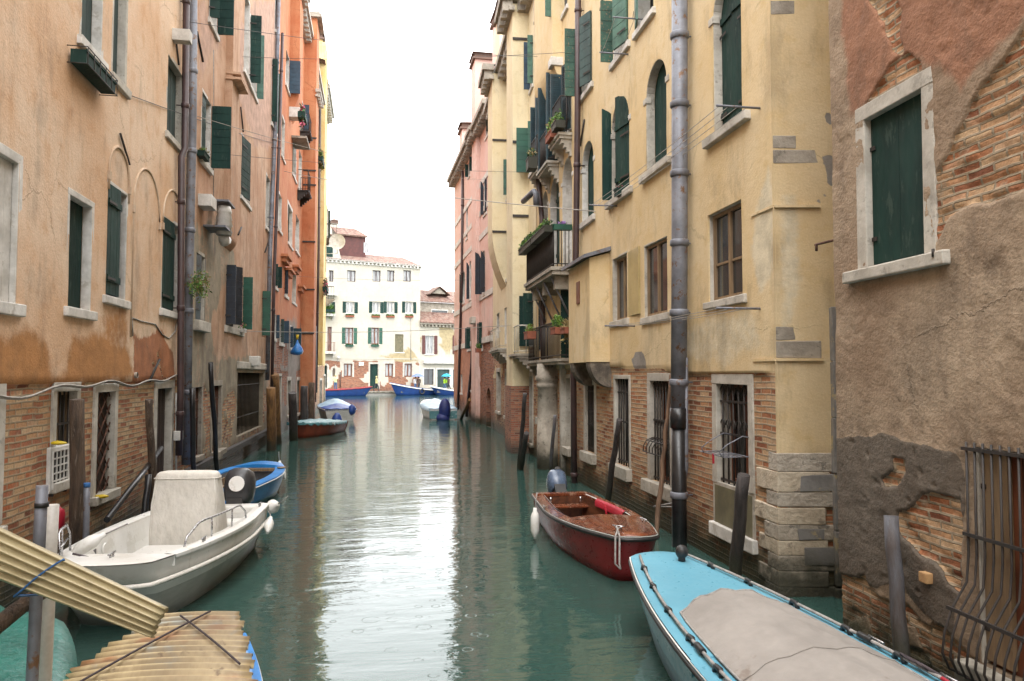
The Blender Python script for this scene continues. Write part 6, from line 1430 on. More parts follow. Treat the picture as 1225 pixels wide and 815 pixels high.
for sd in (1, -1):
    for t in (.40, .48, .56, .64, .73, .82, .90):
        p = H.gun(t, .085, sd, .03); m = MB(); m.tube([p + Vector((-.05, 0, -.01)), p + Vector((-.03, 0, .03)), p + Vector((.03, 0, .03)), p + Vector((.05, 0, -.01))], .02, 6); m.build('rail_foot', M['rubber'], T, local=True)
    for t in (.44, .60): m = MB(); m.tube([H.gun(t + .02 * k / 6, .085, sd, .058) for k in range(7)], .024, 8); m.build('rail_sleeve', M['rubber'], T, local=True)
m = MB(); p = H.gun(.955, .12, -1, .10); p = Vector((H.x(.93), -.12, H.sheer(.93) + .1)); m.blob(p + Vector((0, 0, .03)), (.062, .062, .066), 14, 8); m.tube([p - Vector((0, 0, .06)), p], .035, 10); m.build('bow_lamp', M['rubber'], T, local=True)
m = MB(); m.tube([(H.x(.74), -.25, H.sheer(.74) + .075), (H.x(.745), .12, H.sheer(.74) + .085)], .006, 5); m.build('deck_hook', M['steel'], T, local=True)
m = MB(); cleat(m, H.gun(.52, .05, 1, .02)); cleat(m, H.gun(.44, .05, 1, .02)); cleat(m, H.gun(.60, .05, -1, .02)); cleat(m, H.gun(.50, .05, -1, .02)); m.build('cleat', M['steel'], T, local=True)
m = MB()
for k in range(4): m.tube([H.gun(.50 + .012 * k, .06 + .02 * (k % 2), -1, .05), H.gun(.525 + .01 * k, .1, -1, .08), H.gun(.54, .04, -1, .05)], .011, 5)
m.build('tied_line', M['rope_dark'], T, local=True)
m = MB(); m.tube([H.gun(.485, .10, -1, .06), H.gun(.50, .11, -1, .07)], .013, 6); m.build('red_grip', M['red_cloth'], T, local=True)
# ---- boat under the weathered corrugated sheets, front left
T, L = boat('covered_boat', (-1.32, 1.6), (-1.20, 5.75), 'blue boat roofed with weathered beige corrugated sheets in the left foreground')
dprof = lambda t: .85 + .15 * min(1, t / .35) if t < .45 else 1 - .55 * ((t - .45) / .52) ** 2 if t < .97 else .45 * math.sqrt(max(0, 1 - ((t - .97) / .03) ** 2))
H = Hull(L, 1.46, dprof, lambda t: .50 + .12 * t * t, .18, .3, .8); H.shell(T, 'paint_blue', 'paint_sky_dark'); H.deckring(T, 'paint_blue', .2, 0, .985, .012); H.deck(T, 'paint_blue', .5, 1.0); H.rub(T, 'gelcoat', .014, -.02)
m = MB(); xs = [lerp(H.x(.05), H.x(.975), k / 420) for k in range(421)]; P = []
for i, x_ in enumerate(xs):
    t = (x_ / L) + .5; b_ = H.B / 2 * dprof(min(t, .999)) * 1.0; step = math.floor(t * L / .085) * .085 / L; bq_ = max(.12, H.B / 2 * dprof(min(step + .02, .96)) - .04 + .02 * math.sin(step * 90)); row = []
    for k in range(13):
        y_ = bq_ * (1 - 2 * k / 12); row.append(Vector((x_ + .03 * y_, y_, H.sheer(t) + .10 + .07 * (1 - (y_ / .7) ** 2) + .015 * math.sin(2 * math.pi * x_ / .085))))
    P.append(row)
m.grid(P, True); o_ = m.build('corrugated_roof', M['fibre_old'], T, local=True); sl_ = o_.modifiers.new('thick', 'SOLIDIFY'); sl_.thickness = .006
def lash(pts): 
    m = MB(); out = []
    for (x_, y_) in pts: t = x_ / L + .5; out.append((x_, y_, H.sheer(min(t, 1)) + .135 + .07 * (1 - (y_ / .7) ** 2)))
    m.tube(out, .007, 6); return m.build('lashing_rope', M['rope_dark'], T, local=True)
N_ = 20; lash([(lerp(H.x(.96), H.x(.62), k / N_), lerp(-.10, .56, k / N_)) for k in range(N_ + 1)]); lash([(lerp(H.x(.945), H.x(.76), k / N_), lerp(.08, -.46, k / N_)) for k in range(N_ + 1)])
# ---- green covered boat, left edge
T, L = boat('covered_boat', (-1.95, 2.5), (-2.56, 5.85), 'boat under a smooth teal green cover at the left edge')
gprof = lambda t: 1 - .35 * max(0, (t - .5) / .42) ** 2 if t < .92 else .65 * math.sqrt(max(0, 1 - ((t - .92) / .08) ** 2))
H = Hull(L, 1.35, gprof, lambda t: .66 + .10 * t * t, .18, .3, .8); H.shell(T, 'gelcoat', 'paint_sky_dark', 3); H.rub(T, 'rubber', .02, -.03); 
m = MB(); P = []
for t in [k / 22 for k in range(23)]:
    b_ = H.B / 2 * gprof(min(t, .998)) + .03; P.append([Vector((H.x(t) * 1.01, b_ * c_, z_)) for c_, z_ in [(1.0, H.sheer(t) - .13), (1.01, H.sheer(t) - .02)] + [(1 - 2 * k / 12, H.sheer(t) + .02 + .22 * (1 - abs(1 - 2 * k / 12) ** 1.4) * (1 - t * t * .7) + .012 * math.sin(t * 40 + k)) for k in range(1, 12)] + [(-1.01, H.sheer(t) - .02), (-1.0, H.sheer(t) - .13)]])
m.grid(P, True); m.poly(P[-1]); m.build('boat_cover', M['teal_cover'], T, local=True)
# ---- red-brown boat under a teal tarp, and a grey boat with blue tarps, left middle
T, L = boat('small_boat', (-1.75, 34.1), (-2.95, 29.9), 'red-brown boat under a teal tarpaulin with its motor wrapped in blue on the left')
H = Hull(L, 1.55, dprof, lambda t: .42 + .18 * t * t, .16, .3, .8); H.shell(T, 'paint_rust', 'paint_rust')
def tarp(H, T, mat, t0, t1, hgt, drop, name='tarpaulin', ridge=.0, peak=.5):
    m = MB(); P = []
    for t in [lerp(t0, t1, k / 20) for k in range(21)]:
        b_ = H.B / 2 * dprof(min(t, .98)) + .03; f_ = max(0, 1 - ((t - peak) / max(peak - t0, t1 - peak)) ** 2)
        P.append([Vector((H.x(t), b_, H.sheer(t) - drop + .04 * math.sin(t * 60)))] + [Vector((H.x(t), b_ * (1 - 2 * k / 10), H.sheer(t) + .03 + hgt * f_ * (1 - abs(1 - 2 * k / 10) ** (1.6 - ridge)) + .02 * math.sin(k * 2.1 + t * 25))) for k in range(11)] + [Vector((H.x(t), -b_, H.sheer(t) - drop + .04 * math.sin(t * 55 + 1)))])
    m.grid(P, True); m.poly(P[0]); m.poly(P[-1]); return m.build(name, M[mat], T, local=True)
tarp(H, T, 'tarp_teal', .08, 1.0, .14, .06)
m = MB(); m.blob((-L / 2 - .12, .1, .35), (.26, .24, .42), 12, 8, .08); m.build('wrapped_motor', M['tarp_blue'], T, local=True)
T, L = boat('small_boat', (-1.75, 41.2), (-2.6, 46.6), 'grey-white boat with blue and pale tarps over it, farther along the left wall')
H = Hull(L, 1.9, dprof, lambda t: .62 + .15 * t * t, .18, .3, .8); H.shell(T, 'gel_grey', 'gel_grey'); H.rub(T, 'gelcoat', .04, -.03); tarp(H, T, 'tarp_blue', .0, 1.0, .28, .10, ridge=.4); m = MB(); P = []
tarp(H, T, 'tarp_pale', .18, .80, .42, -.03, ridge=.2)
m = MB(); m.blob((-L / 2 + .1, -.6, .55), (.22, .2, .3), 10, 7, .1); m.build('wrapped_motor', M['tarp_blue'], T, local=True)
# ---- blue-and-white boat with a wrapped motor, right middle
T, L = boat('small_boat', (3.68, 40.9), (3.35, 46.4), 'pale boat with light blue tarp and navy wrapped motor by the pink wall')
H = Hull(L, 1.75, dprof, lambda t: .60 + .32 * t * t, .2, .3, .8); H.shell(T, 'gelcoat', 'gelcoat'); H.deckring(T, 'gelcoat', .2, 0, .98); H.deck(T, 'gelcoat', .55, 1.0); tarp(H, T, 'tarp_pale', .0, .62, .34, .12, ridge=.3)
m = MB(); m.box((-L / 2 - .02, 0, .28), (.06, 1.5, .42)); m.build('transom', M['tarp_teal'], T, local=True); m = MB(); m.blob((-L / 2 - .2, -.05, .55), (.30, .32, .62), 14, 9, .05); m.blob((-L / 2 - .25, .05, .1), (.26, .36, .3), 12, 7, .08); m.build('wrapped_motor', M['tarp_navy'], T, local=True)
# ---- two long blue boats at the far quay
def quay_boat(s0, s1, n, label, hh):
    a, b = FA.P(s0, 0, n), FA.P(s1, 0, n); T, L = boat('cargo_boat', (a.x, a.y), (b.x, b.y), label); p_ = super_prof(.55, 2.0, 0.0, 1.3)
    H = Hull(L, 2.0, lambda t: p_(t) * (.75 + .25 * min(1, t / .3)), hh, .25, .8, .8); H.shell(T, 'paint_royal', 'paint_royal'); H.inner(T, 'inner_grey', .12, .05, .85, .3); return T, L, H
T, L, H = quay_boat(FA.s(372, 3.8), FA.s(445.5, 3.8), 3.8, 'long blue boat with a red rail lying along the left of the far quay', lambda t: .72 + .35 * t * t)
H.rub(T, 'paint_red', .07, -.02)
T, L, H = quay_boat(FA.s(541, 3.9), FA.s(466.5, 3.9), 3.9, 'long blue boat with white stripe and raised bow at the right of the far quay', lambda t: .62 + .95 * t ** 2.2)
H.rub(T, 'gelcoat', .07, -.14); m = MB(); P = [Vector((H.x(.55) + .28 * math.cos(a_), H.B / 2 + .05, .45 + .28 * math.sin(a_))) for a_ in [2 * math.pi * k / 16 for k in range(17)]]; m.tube(P, .08, 6, cap=False); m.build('tyre_fender', M['rubber'], T, local=True)
T, L, H = quay_boat(FA.s(556, 5.9), FA.s(515, 5.9), 5.9, 'blue skiff with white gunwale half hidden by the pink house corner', lambda t: .5 + .6 * t ** 2.2)
H.rub(T, 'gelcoat', .08, -.04)
# ------------------------------------------------------------ mooring posts
GP = 'mooring posts along the canal walls'
def post(name, base, top, r0, r1, mat, label, cat='mooring post', group=GP, seg=10, wob=.012, cap=True):
    base, top = Vector(base), Vector(top); T = empty(name, (base.x, base.y, 0), label, cat, group); m = MB(); n = 8; pts = []; rs = []
    for k in range(n + 1):
        t = k / n; pts.append(base.lerp(top, t) + Vector((random.uniform(-wob, wob), random.uniform(-wob, wob), 0)) * (0 < k < n)); rs.append(lerp(r0, r1, t) * random.uniform(.97, 1.03))
    m.tube(pts, rs, seg); m.build('shaft', M[mat], T); return T
def fpost(F, bx, by, tx, ty, n, r0, r1, mat, label, **k):
    b, t = F.hit(bx, by, n), F.hit(tx, ty, n); B_, T_ = F.P(b[0], min(b[1], -.5), n), F.P(t[0], t[1], n)
    if b[1] > -.5: d = (F.P(t[0], t[1], n) - F.P(b[0], b[1], n)); B_ = F.P(b[0], b[1], n) - d * ((b[1] + .6) / max(d.z, .1))
    return post('mooring_post', B_, T_, r0, r1, mat, label, **k)
fpost(L0, 93, 668, 92, 478, .32, .088, .08, 'pile', 'thick weathered timber post beside the air conditioner on the left wall')
fpost(L0, 183, 598, 178, 478, .3, .065, .055, 'pile', 'pale timber post between the lattice door and the black pole on the left')
fpost(L0, 174, 600, 177.5, 568, .42, .045, .045, 'pipe_black', 'short black stake standing behind the white motor boat')
fpost(L1, 231.5, 560, 230, 464, .35, .05, .05, 'pipe_black', 'slim black pole in front of the first rusty gate on the left')
fpost(L1, 259, 556, 252, 434, .35, .055, .05, 'pipe_black', 'tall black pole with pale grey tip by the second rusty gate on the left')
fpost(L1, 325, 537, 324, 464, .5, .16, .14, 'pile_ochre', 'shorter ochre timber pile of the pair by the left drainpipes'); fpost(L1, 332, 529, 329, 448, .4, .15, .13, 'pile_ochre', 'taller ochre timber pile of the pair by the left drainpipes')
fpost(L2, 351, 515, 350, 470, .8, .16, .15, 'pile_dark', 'dark post at the bow of the red-brown boat'); fpost(L2, 363.5, 508, 364, 462, .9, .16, .15, 'pile_dark', 'dark post behind the red-brown boat on the left')
fpost(L2, 372, 505, 373, 458, .9, .16, .14, 'pile', 'weathered post under the brown pipe at the far left')
fpost(R1, 878, 690, 890, 568, .35, .075, .07, 'pile_dark', 'dark leaning post in front of the barred window with the drying rack')
post('mooring_post', R0.P(R0.s(1078, .22), -.6, .24), R0.P(*R0.hit(1066, 617, .16), .16), .062, .055, 'pile_grey', 'blue-grey timber post against the worn near wall on the right')
fpost(R1, 727, 596, 741, 502, .3, .06, .05, 'pile_dark', 'black leaning post behind the dark red wooden boat')
fpost(R1, 664, 585, 667, 560, .75, .07, .06, 'pile_dark', 'short dark stake beside the outboard motor of the red boat')
fpost(R2, 622, 552, 628, 471, .9, .07, .05, 'pile_dark', 'thin dark pole leaning on the brick pier on the right'); fpost(R2, 626, 543, 630, 518, .85, .07, .06, 'pile_dark', 'short dark stub beside the brick pier on the right')
fpost(R1, 659, 560, 664, 497, .55, .05, .04, 'pile_grey', 'thin grey pole leaning on the stone column')
fpost(RP, 553, 498, 562, 478, .5, .09, .08, 'pile_ochre', 'ochre stake leaning on the pink wall at the stern of the pale boat')
# branch propped against the wall
b, t = R1.hit(784, 650, .32), R1.hit(804, 448, .10); P = [R1.P(lerp(b[0], t[0], k / 12), lerp(b[1] - .05, t[1], k / 12), lerp(.32, .12, k / 12)) + Vector((random.uniform(-.012, .012), random.uniform(-.02, .02), 0)) for k in range(13)]
m = MB(); m.tube(P, [lerp(.042, .026, k / 12) * random.uniform(.9, 1.15) for k in range(13)], 8); tag(m.build('bare_branch', M['branch']), 'long bare wooden branch propped against the wall beside the big drainpipe', 'branch')
# black pole leaning at the left wall
b, t = L0.hit(128, 622, .55), L0.hit(193, 536, .15); m = MB(); m.tube([L0.P(b[0], b[1], .55), L0.P(t[0], t[1], .15)], .038, 10); tag(m.build('leaning_pole', M['pipe_black']), 'black plastic pole leaning diagonally from the white boat to the left wall', 'pole')
# foreground posts, left
p0, p1 = at_y(37, 830, 4.35), at_y(50.5, 581, 4.35); T = post('mooring_post', Vector((p0.x - .03, p0.y, -.6)), p1, .031, .029, 'galv', 'grey pipe post in the left foreground that carries the corrugated sheets', seg=16, wob=.0)
m = MB(); q_ = p1 + Vector((0, 0, -.10)); m.tube([q_ + Vector((0, 0, -.012)), q_ + Vector((0, 0, .012))], .034, 16); m.build('collar', M['rubber'], T)
p0, p1 = at_y(49, 830, 4.6), at_y(63, 604, 4.6); post('mooring_post', Vector((p0.x, p0.y, -.6)), p1, .032, .032, 'pvc_white', 'white plastic pipe beside the grey post in the left foreground', seg=14, wob=0)
a, b = at_y(-40, 775, 4.2), at_y(56, 704, 4.45); m = MB(); m.tube([a.lerp(b, k / 6) + Vector((0, 0, random.uniform(-.006, .006))) for k in range(7)], [.045, .043, .045, .042, .04, .04, .037], 10); tag(m.build('timber_pole', M['pile']), 'round timber pole lying under the corrugated sheets at the left edge', 'pole')
c_ = L0.hit(70, 622, .12); m = MB(); m.blob(L0.P(c_[0], c_[1], .12), (.07, .09, .15), 10, 8, .2); tag(m.build('red_bundle', M['red_cloth']), 'crumpled red cloth hanging behind the white plastic pipe on the left', 'cloth')
p0, p1 = at_y(104, 622, 9.6), at_y(104, 583, 9.6); T = post('steel_stake', Vector((p0.x, p0.y, -.5)), p1, .035, .035, 'galv', 'short grey metal stake with blue top by the bow rail of the white boat', 'stake', None, 10, 0)
m = MB(); m.tube([p1, p1 + Vector((0, 0, .05))], .037, 10); m.build('cap', M['rope_blue'], T)
# corrugated fibreglass sheets tied to the post
tl, bl, tr_, br = at_y(-60, 603, 4.18), at_y(-60, 672, 4.10), at_y(200, 727, 3.9), at_y(181, 764, 3.84)
m = MB()
def sheet_pts(off, ph):
    P = []; nrm = (tr_ - tl).cross(bl - tl).normalized()
    if nrm.z < 0: nrm = -nrm
    for i in range(25):
        u = i / 24; a, b = tl.lerp(tr_, u), bl.lerp(br, u); row = []
        for j in range(61):
            v = j / 60; cr = math.sin(2 * math.pi * 5.6 * v + ph) * .015 + .03 * math.sin(math.pi * v)
            row.append(a.lerp(b, v) + nrm * (cr + off))
        P.append(row)
    return P
for k_ in range(3): m.grid(sheet_pts(-.014 * k_, .25 * k_), True)
T = empty('corrugated_sheets', tl.lerp(br, .5), 'bundle of pale beige corrugated plastic sheets tied to the grey post in the left foreground', 'sheets')
o_ = m.build('sheet_stack', M['fibre'], T); sl_ = o_.modifiers.new('thick', 'SOLIDIFY'); sl_.thickness = .004
m = MB(); P = [r[0] for r in sheet_pts(.006, 0)]; S_ = sheet_pts(.006, 0); u_ = [S_[13][0] + Vector((.0, .02, -.03))] + [S_[13][0].lerp(S_[9][60], j / 12) + (S_[2][30] - S_[2][0].lerp(S_[2][60], .5)) * (.9 + 1.1 * math.sin(math.pi * j / 12)) for j in range(13)] + [S_[8][60] + Vector((0, -.02, -.04)), at_y(45, 712, 4.25), at_y(24, 712, 4.2)]
m.tube(u_, .005, 6); m.build('tie_cord', M['rope_blue'], T)
# ------------------------------------------------------------ air conditioner on the left wall
s0, s1 = L0.s(64, .05), L0.s(88, .05); z0, z1 = L0.hit(75, 586, .05)[1], L0.hit(75, 533, .05)[1]
T = empty('air_conditioner', L0.P((s0 + s1) / 2, z0, .1), 'white air conditioner unit with a gridded front under the barred window on the left', 'air conditioner')
m = MB(); m.fbox(L0, s0, s1, z0, z1, -.26, .04); m.build('casing', M['pvc_white'], T, bevel=.015)
m = MB(); m.fbox(L0, s0 + .05, s1 - .12, z0 + .05, z1 - .05, .035, .044); m.build('fan_opening', M['dark'], T)
m = MB()
for k in range(5): s_ = lerp(s0 + .05, s1 - .12, k / 4); m.fbox(L0, s_ - .006, s_ + .006, z0 + .05, z1 - .05, .042, .06)
for k in range(6): z_ = lerp(z0 + .05, z1 - .05, k / 5); m.fbox(L0, s0 + .05, s1 - .12, z_ - .008, z_ + .008, .042, .058)
m.build('front_grid', M['pvc_white'], T)
m = MB(); 
for s_ in (s0 + .1, s1 - .1): m.fbox(L0, s_ - .02, s_ + .02, z0 - .04, z0 - .002, -.25, .04)
m.build_each('bracket', M['iron'], T)
for i, (x, y, lb) in enumerate(((70, 530, 'small yellow scrap lying on top of the air conditioner'), (121, 594, 'small yellow scrap lying on the sill of the lattice door'))):
    c_ = L0.hit(x, y, .1); m = MB(); m.blob(L0.P(c_[0], c_[1], .1), (.09, .05, .025), 8, 5, .2); tag(m.build('yellow_scrap', M['yellow']), lb, 'scrap')
# ------------------------------------------------------------ planters and pots
s_, z_ = L0.hit(105, 72, .18); a_, b_ = L0.s(89, .2), L0.s(126, .2); z_ = L0.hit(107, 84, .2)[1]
T = planter('flower_box', L0, a_, b_, z_, .06, .24, .17, 'empty dark green flower box in a wire holder under the top left window', 'green', ('leaf_dark',), 2, .02, .02)
m = MB()
for zz in (z_ - .01, z_ + .2): m.tube([L0.P(a_ - .02, zz, .0), L0.P(a_ - .02, zz, .26), L0.P(b_ + .02, zz, .26), L0.P(b_ + .02, zz, .0)], .007, 5)
for k in range(6): s_ = lerp(a_, b_, k / 5); m.tube([L0.P(s_, z_ - .01, .26), L0.P(s_, z_ + .2, .26)], .006, 5)
m.build('wire_holder', M['iron'], T)
# fern growing out of the drainpipe joint
c_ = L0.hit(231, 335, .3); T = empty('wall_plant', L0.P(c_[0] + .3, c_[1], .25), 'yellow-green fern growing out of the left wall behind the drainpipe', 'plant')
m = leaves([L0.P(c_[0] + .3 + random.uniform(-.15, .15), c_[1] + random.uniform(-.2, .1), .25 + random.uniform(0, .2)) for k in range(8)], 70, .035, (.16, .16, .22), [0, 1, 2], .15); m.build('fronds', [M['leaf_lime'], M['leaf'], M['leaf_dry']], T)
m = MB(); 
for k in range(7): m.tube([L0.P(c_[0] + .3, c_[1] - .1, .02), L0.P(c_[0] + .3 + random.uniform(-.3, .3), c_[1] + random.uniform(-.1, .25), .25 + random.uniform(0, .2))], .006, 4)
m.build('stem', M['leaf_dry'], T)
c_ = L1.hit(241, 185, .1); planter('flower_box', L1, c_[0] - .1, c_[0] + .4, c_[1] - .05, .02, .18, .12, 'small box with dry leaves on the sill of the left shuttered window', 'green', ('leaf_dry', 'leaf_lime'), 40, .03, .08)
c_ = L1.hit(288, 395, .1); planter('flower_pot', L1, c_[0] - .1, c_[0] + .35, c_[1] - .06, .02, .2, .1, 'pot with a sprig of green and a pink flower under the navy shutters', 'stone_white', ('leaf_lime', 'leaf', 'petal_pink'), 30, .035, .16)
for (x, y, F_, lb, n_) in ((362, 138, L2, 'flower basket with trailing leaves on the upper orange house balcony', .75), (384, 192, L3, 'big bush of yellow-green leaves hanging on the yellow house', .7), (389.5, 345, L3, 'flower pots with leaves on the lower balcony of the yellow house', .6)):
    c_ = F_.hit(x, y, n_); w_ = .5 if F_ is L2 else .9; planter('flower_box', F_, c_[0] - w_, c_[0] + w_, c_[1] - .25, n_ - .15, n_ + .15, .25, lb, 'green', ('leaf_lime', 'leaf', 'leaf_dry') if 'yellow-green' in lb else ('leaf', 'leaf_dark', 'petal_pink'), 60, .08, .45 if F_ is L3 else .3, .5)
# loggia balcony flower boxes
sa, sb = R1.s(687), R1.s(628.5, .52); zt = 5.92
planter('flower_box', R1, sa + .05, lerp(sa, sb, .50), zt - .08, .50, .70, .16, 'near flower box with lettuce-green plants along the big right balcony', 'pile_dark', ('leaf_lime', 'leaf', 'leaf_dark'), 70, .04, .12)
planter('flower_box', R1, lerp(sa, sb, .52), sb + .1, zt - .08, .50, .70, .16, 'far flower box with bushy green plants along the big right balcony', 'pile_dark', ('leaf_lime', 'leaf', 'leaf_dark'), 80, .045, .16)
T = planter('flower_box', R1, sa - .10, sa + .06, zt - .05, .06, .50, .13, 'green box of purple flowers on the near end of the big right balcony', 'green_mid', ('petal', 'petal', 'leaf'), 70, .03, .06)
def pot(F, x, y, n, w_, h_, label, plants, ph, box='terracotta', nl=70, ls=.045, drop=.0):
    c_ = F.hit(x, y, n); return planter('flower_pot', F, c_[0] - w_ / 2, c_[0] + w_ / 2, c_[1] - h_, n - .12, n + .12, h_, label, box, plants, nl, ls, ph, drop)
pot(R1, 661, 160, .36, .6, .18, 'terracotta box with yellow-green cactus leaves on the upper right balcony', ('leaf_lime', 'leaf', 'leaf_dry'), .35, ls=.07)
pot(R1, 668, 147, .36, .45, .18, 'pot with a round green bush beside the cactus box on the upper right balcony', ('leaf', 'leaf_lime'), .25, 'pile_dark'); pot(R2, 636, 190, .6, .4, .3, 'pot with red-green leaves hanging by the big green shutters on the right', ('leaf', 'leaf_dry', 'leaf_dark'), .22, 'pile_dark')
pot(R1, 667, 392, .38, .5, .16, 'terracotta box with bright lettuce leaves over the stone column', ('leaf_lime', 'leaf_lime', 'leaf'), .22); pot(R1, 679, 392, .38, .4, .14, 'terracotta box with dry straw-like grass on the railing above the column', ('leaf_dry', 'leaf_dry'), .18, ls=.06, drop=.35)
pot(R2, 634, 397, .5, .6, .2, 'terracotta box with pale shoots on the stone balcony beside the column', ('leaf_dry', 'leaf_lime'), .16)
pot(R1, 744, 226, .08, .2, .14, 'tiny pot with a pink flower on the sill of the open arched window', ('petal_pink', 'leaf'), .1, 'green', 14, .035)
pot(RP, 572, 417, .3, .4, .2, 'small pot of green leaves under the shutters of the pink house', ('leaf_lime', 'leaf'), .2)
# blue bag hanging from the shutter
c_ = L2.hit(355.5, 418, .42); T = empty('plastic_bag', L2.P(c_[0], c_[1], .42), 'blue plastic bag hung from the dark shutter on the left', 'bag'); m = MB(); P = []
for zz, r_ in ((.45, .02), (.33, .04), (.21, .10), (.06, .20), (-.09, .26), (-.20, .24), (-.25, .12), (-.26, .01)): P.append([L2.P(c_[0], c_[1], .42) + Vector((r_ * math.cos(a_) * (1 + .15 * math.sin(3 * a_ + zz * 7)), r_ * math.sin(a_) * (1 + .15 * math.cos(4 * a_ + zz * 5)), zz)) for a_ in [2 * math.pi * k / 16 for k in range(16)]])
m.grid(P, True, True); m.build('bag', M['bag_blue'], T); m = MB(); q_ = L2.P(c_[0], c_[1] + .42, .42); m.tube([q_, q_ + Vector((0, 0, .22))], [.03, .07], 8); m.build('knot', M['yellow'], T)
# drying rack on the near barred window
c0, c1 = R1.hit(892, 541, .10), R1.hit(860, 541, .10); T = empty('drying_rack', R1.P(c0[0], c0[1], .1), 'small wire drying rack hooked on the window bars on the right', 'drying rack'); m = MB(); zr_ = R1.hit(876, 548, .3)[1]
for k in range(5): n_ = .06 + k * .075; m.tube([R1.P(c0[0], zr_, n_), R1.P(c1[0], zr_, n_)], .006, 5)
for s_ in (c0[0], c1[0], lerp(c0[0], c1[0], .5)): m.tube([R1.P(s_, zr_, .06), R1.P(s_, zr_, .37)], .006, 5)
for s_ in (lerp(c0[0], c1[0], .1), lerp(c0[0], c1[0], .8)): m.tube([R1.P(s_, zr_, .37), R1.P(s_, zr_ + .06, .4), R1.P(s_, zr_ + .14, .3), R1.P(s_, zr_ + .24, .1), R1.P(s_, zr_ + .22, .0)], .007, 5)
m.build('wire_frame', M['galv'], T); m = MB(); q_ = R1.P(lerp(c0[0], c1[0], .45), zr_, .36); m.box(q_ + Vector((0, 0, -.05)), (.02, .025, .12)); m.build('clothes_peg', M['red_cloth'], T)
a_, e_, c_, f_ = W5[1]['op']; z_ = lerp(c_, f_, .30); T = empty('drying_rack', R1.P(a_, z_, .1), 'bulging wire plant guard on the barred window beside the branch on the right', 'wire rack'); m = MB()
for k in range(7): s_ = lerp(a_ + .02, e_ - .02, k / 6); m.tube([R1.P(s_, z_ + .20, -.03), R1.P(s_, z_ + .16, .08), R1.P(s_, z_ + .06, .14), R1.P(s_, z_ - .02, .14)], .009, 5)
for zz, n_ in ((z_ + .16, .085), (z_ - .02, .145)): m.tube([R1.P(a_, zz, n_), R1.P(e_, zz, n_)], .010, 5)
m.build('wire_frame', M['iron'], T)
# ------------------------------------------------------------ cables over the canal and clothes lines
def cable(p0, p1, sag, r, label, mat='wire', n=24, name='cable', cat='cable'):
    p0, p1 = Vector(p0), Vector(p1); m = MB(); m.tube([p0.lerp(p1, k / n) - Vector((0, 0, sag * 4 * (k / n) * (1 - k / n))) for k in range(n + 1)], r, 5); return tag(m.build(name, M[mat]), label, cat, 'cables strung over the canal' if cat == 'cable' else None)
LP = lambda F, x, y, n=.05: F.P(*F.hit(x, y, n), n)
cable(LP(L0, 218, 25), LP(R1, 652, 68), .15, .006, 'upper thin cable from the top left drainpipe to the right house'); cable(LP(L1, 290, 68), LP(R1, 690, 62), .12, .006, 'thin cable crossing the canal at the height of the upper right corbel')
cable(LP(L1, 232, 138), LP(RP, 582, 215), .3, .007, 'slack pale cable running from the left shutter down to the pink house', 'cable'); cable(LP(L1, 262, 184), LP(R2, 640, 206), .1, .005, 'thin wire crossing the canal level with the big green shutters')
cable(LP(L2, 340, 205), LP(R1, 712, 253), .15, .011, 'thick single cable slanting from the orange house to the right arched window', 'cable'); cable(LP(L0, 150, 112), LP(L1, 330, 172), .05, .007, 'double wire running along the left houses below the roofs')
cable(LP(L1, 285, 396, .3), LP(R2, 620, 388, .3), .12, .008, 'low pale line crossing the far canal at first floor height', 'cable'); cable(LP(L2, 345, 330), LP(RP, 560, 335), .1, .006, 'faint wire crossing near the far end of the canal')
def clothes(x0, y0, x1, y1, label, nl=3):
    a, b = R1.hit(x0, y0, .3), R1.hit(x1, y1, .3); T = empty('clothes_line', R1.P(a[0], a[1], .1), label, 'clothes line', 'clothes lines on the yellow house'); m = MB()
    for p in (a, b): m.tube([R1.P(p[0], p[1], -.02), R1.P(p[0], p[1], .58)], .014, 6)
    m.build_each('bracket', M['galv'], T); m = MB()
    for k in range(nl): n_ = lerp(.2, .54, k / (nl - 1)); m.tube([R1.P(lerp(a[0], b[0], q / 10), lerp(a[1], b[1], q / 10) - .03 * 4 * (q / 10) * (1 - q / 10), n_) for q in range(11)], .0045, 4)
    m.build('line', M['cable'], T)
clothes(884, 128, 722, 246, 'clothes lines slanting below the upper arched windows on the yellow house', 4); clothes(884, 369, 742, 390, 'clothes lines below the casement windows on the yellow house', 3); clothes(752, 22, 735, 64, 'short clothes line under the topmost shutters of the yellow house', 2)
a, b = L0.hit(-60, 478, .05), L0.hit(212, 453, .05); m = MB(); P = [L0.P(lerp(a[0], b[0], k / 30), lerp(a[1], b[1], k / 30) + .035 * math.sin(k * .9) - .03 * math.sin(k * .37), .06) for k in range(31)]
for q in (0, .022): m.tube([p + Vector((q, 0, q * .6)) for p in P], .012, 6)
tag(m.build('wall_cable', M['cable']), 'pale cable sagging along the plaster edge of the left house', 'cable')
m = MB(); m.tube([L0.P(*L0.hit(x, y, .04), .04) for x, y in ((159, 402), (158, 380), (168, 384), (186, 388), (194, 400), (202, 405), (210, 396), (213, 380), (214, 350))], .012, 6); tag(m.build('wall_cable', M['cable']), 'thin white cable looping under the last arched window on the left', 'cable')
m = MB(); m.tube([L1.P(*L1.hit(255.5, y, .04), .04) for y in (60, 120, 180, 240)], .012, 6); tag(m.build('wall_cable', M['cable']), 'white cord hanging down to the flue box on the left', 'cable')
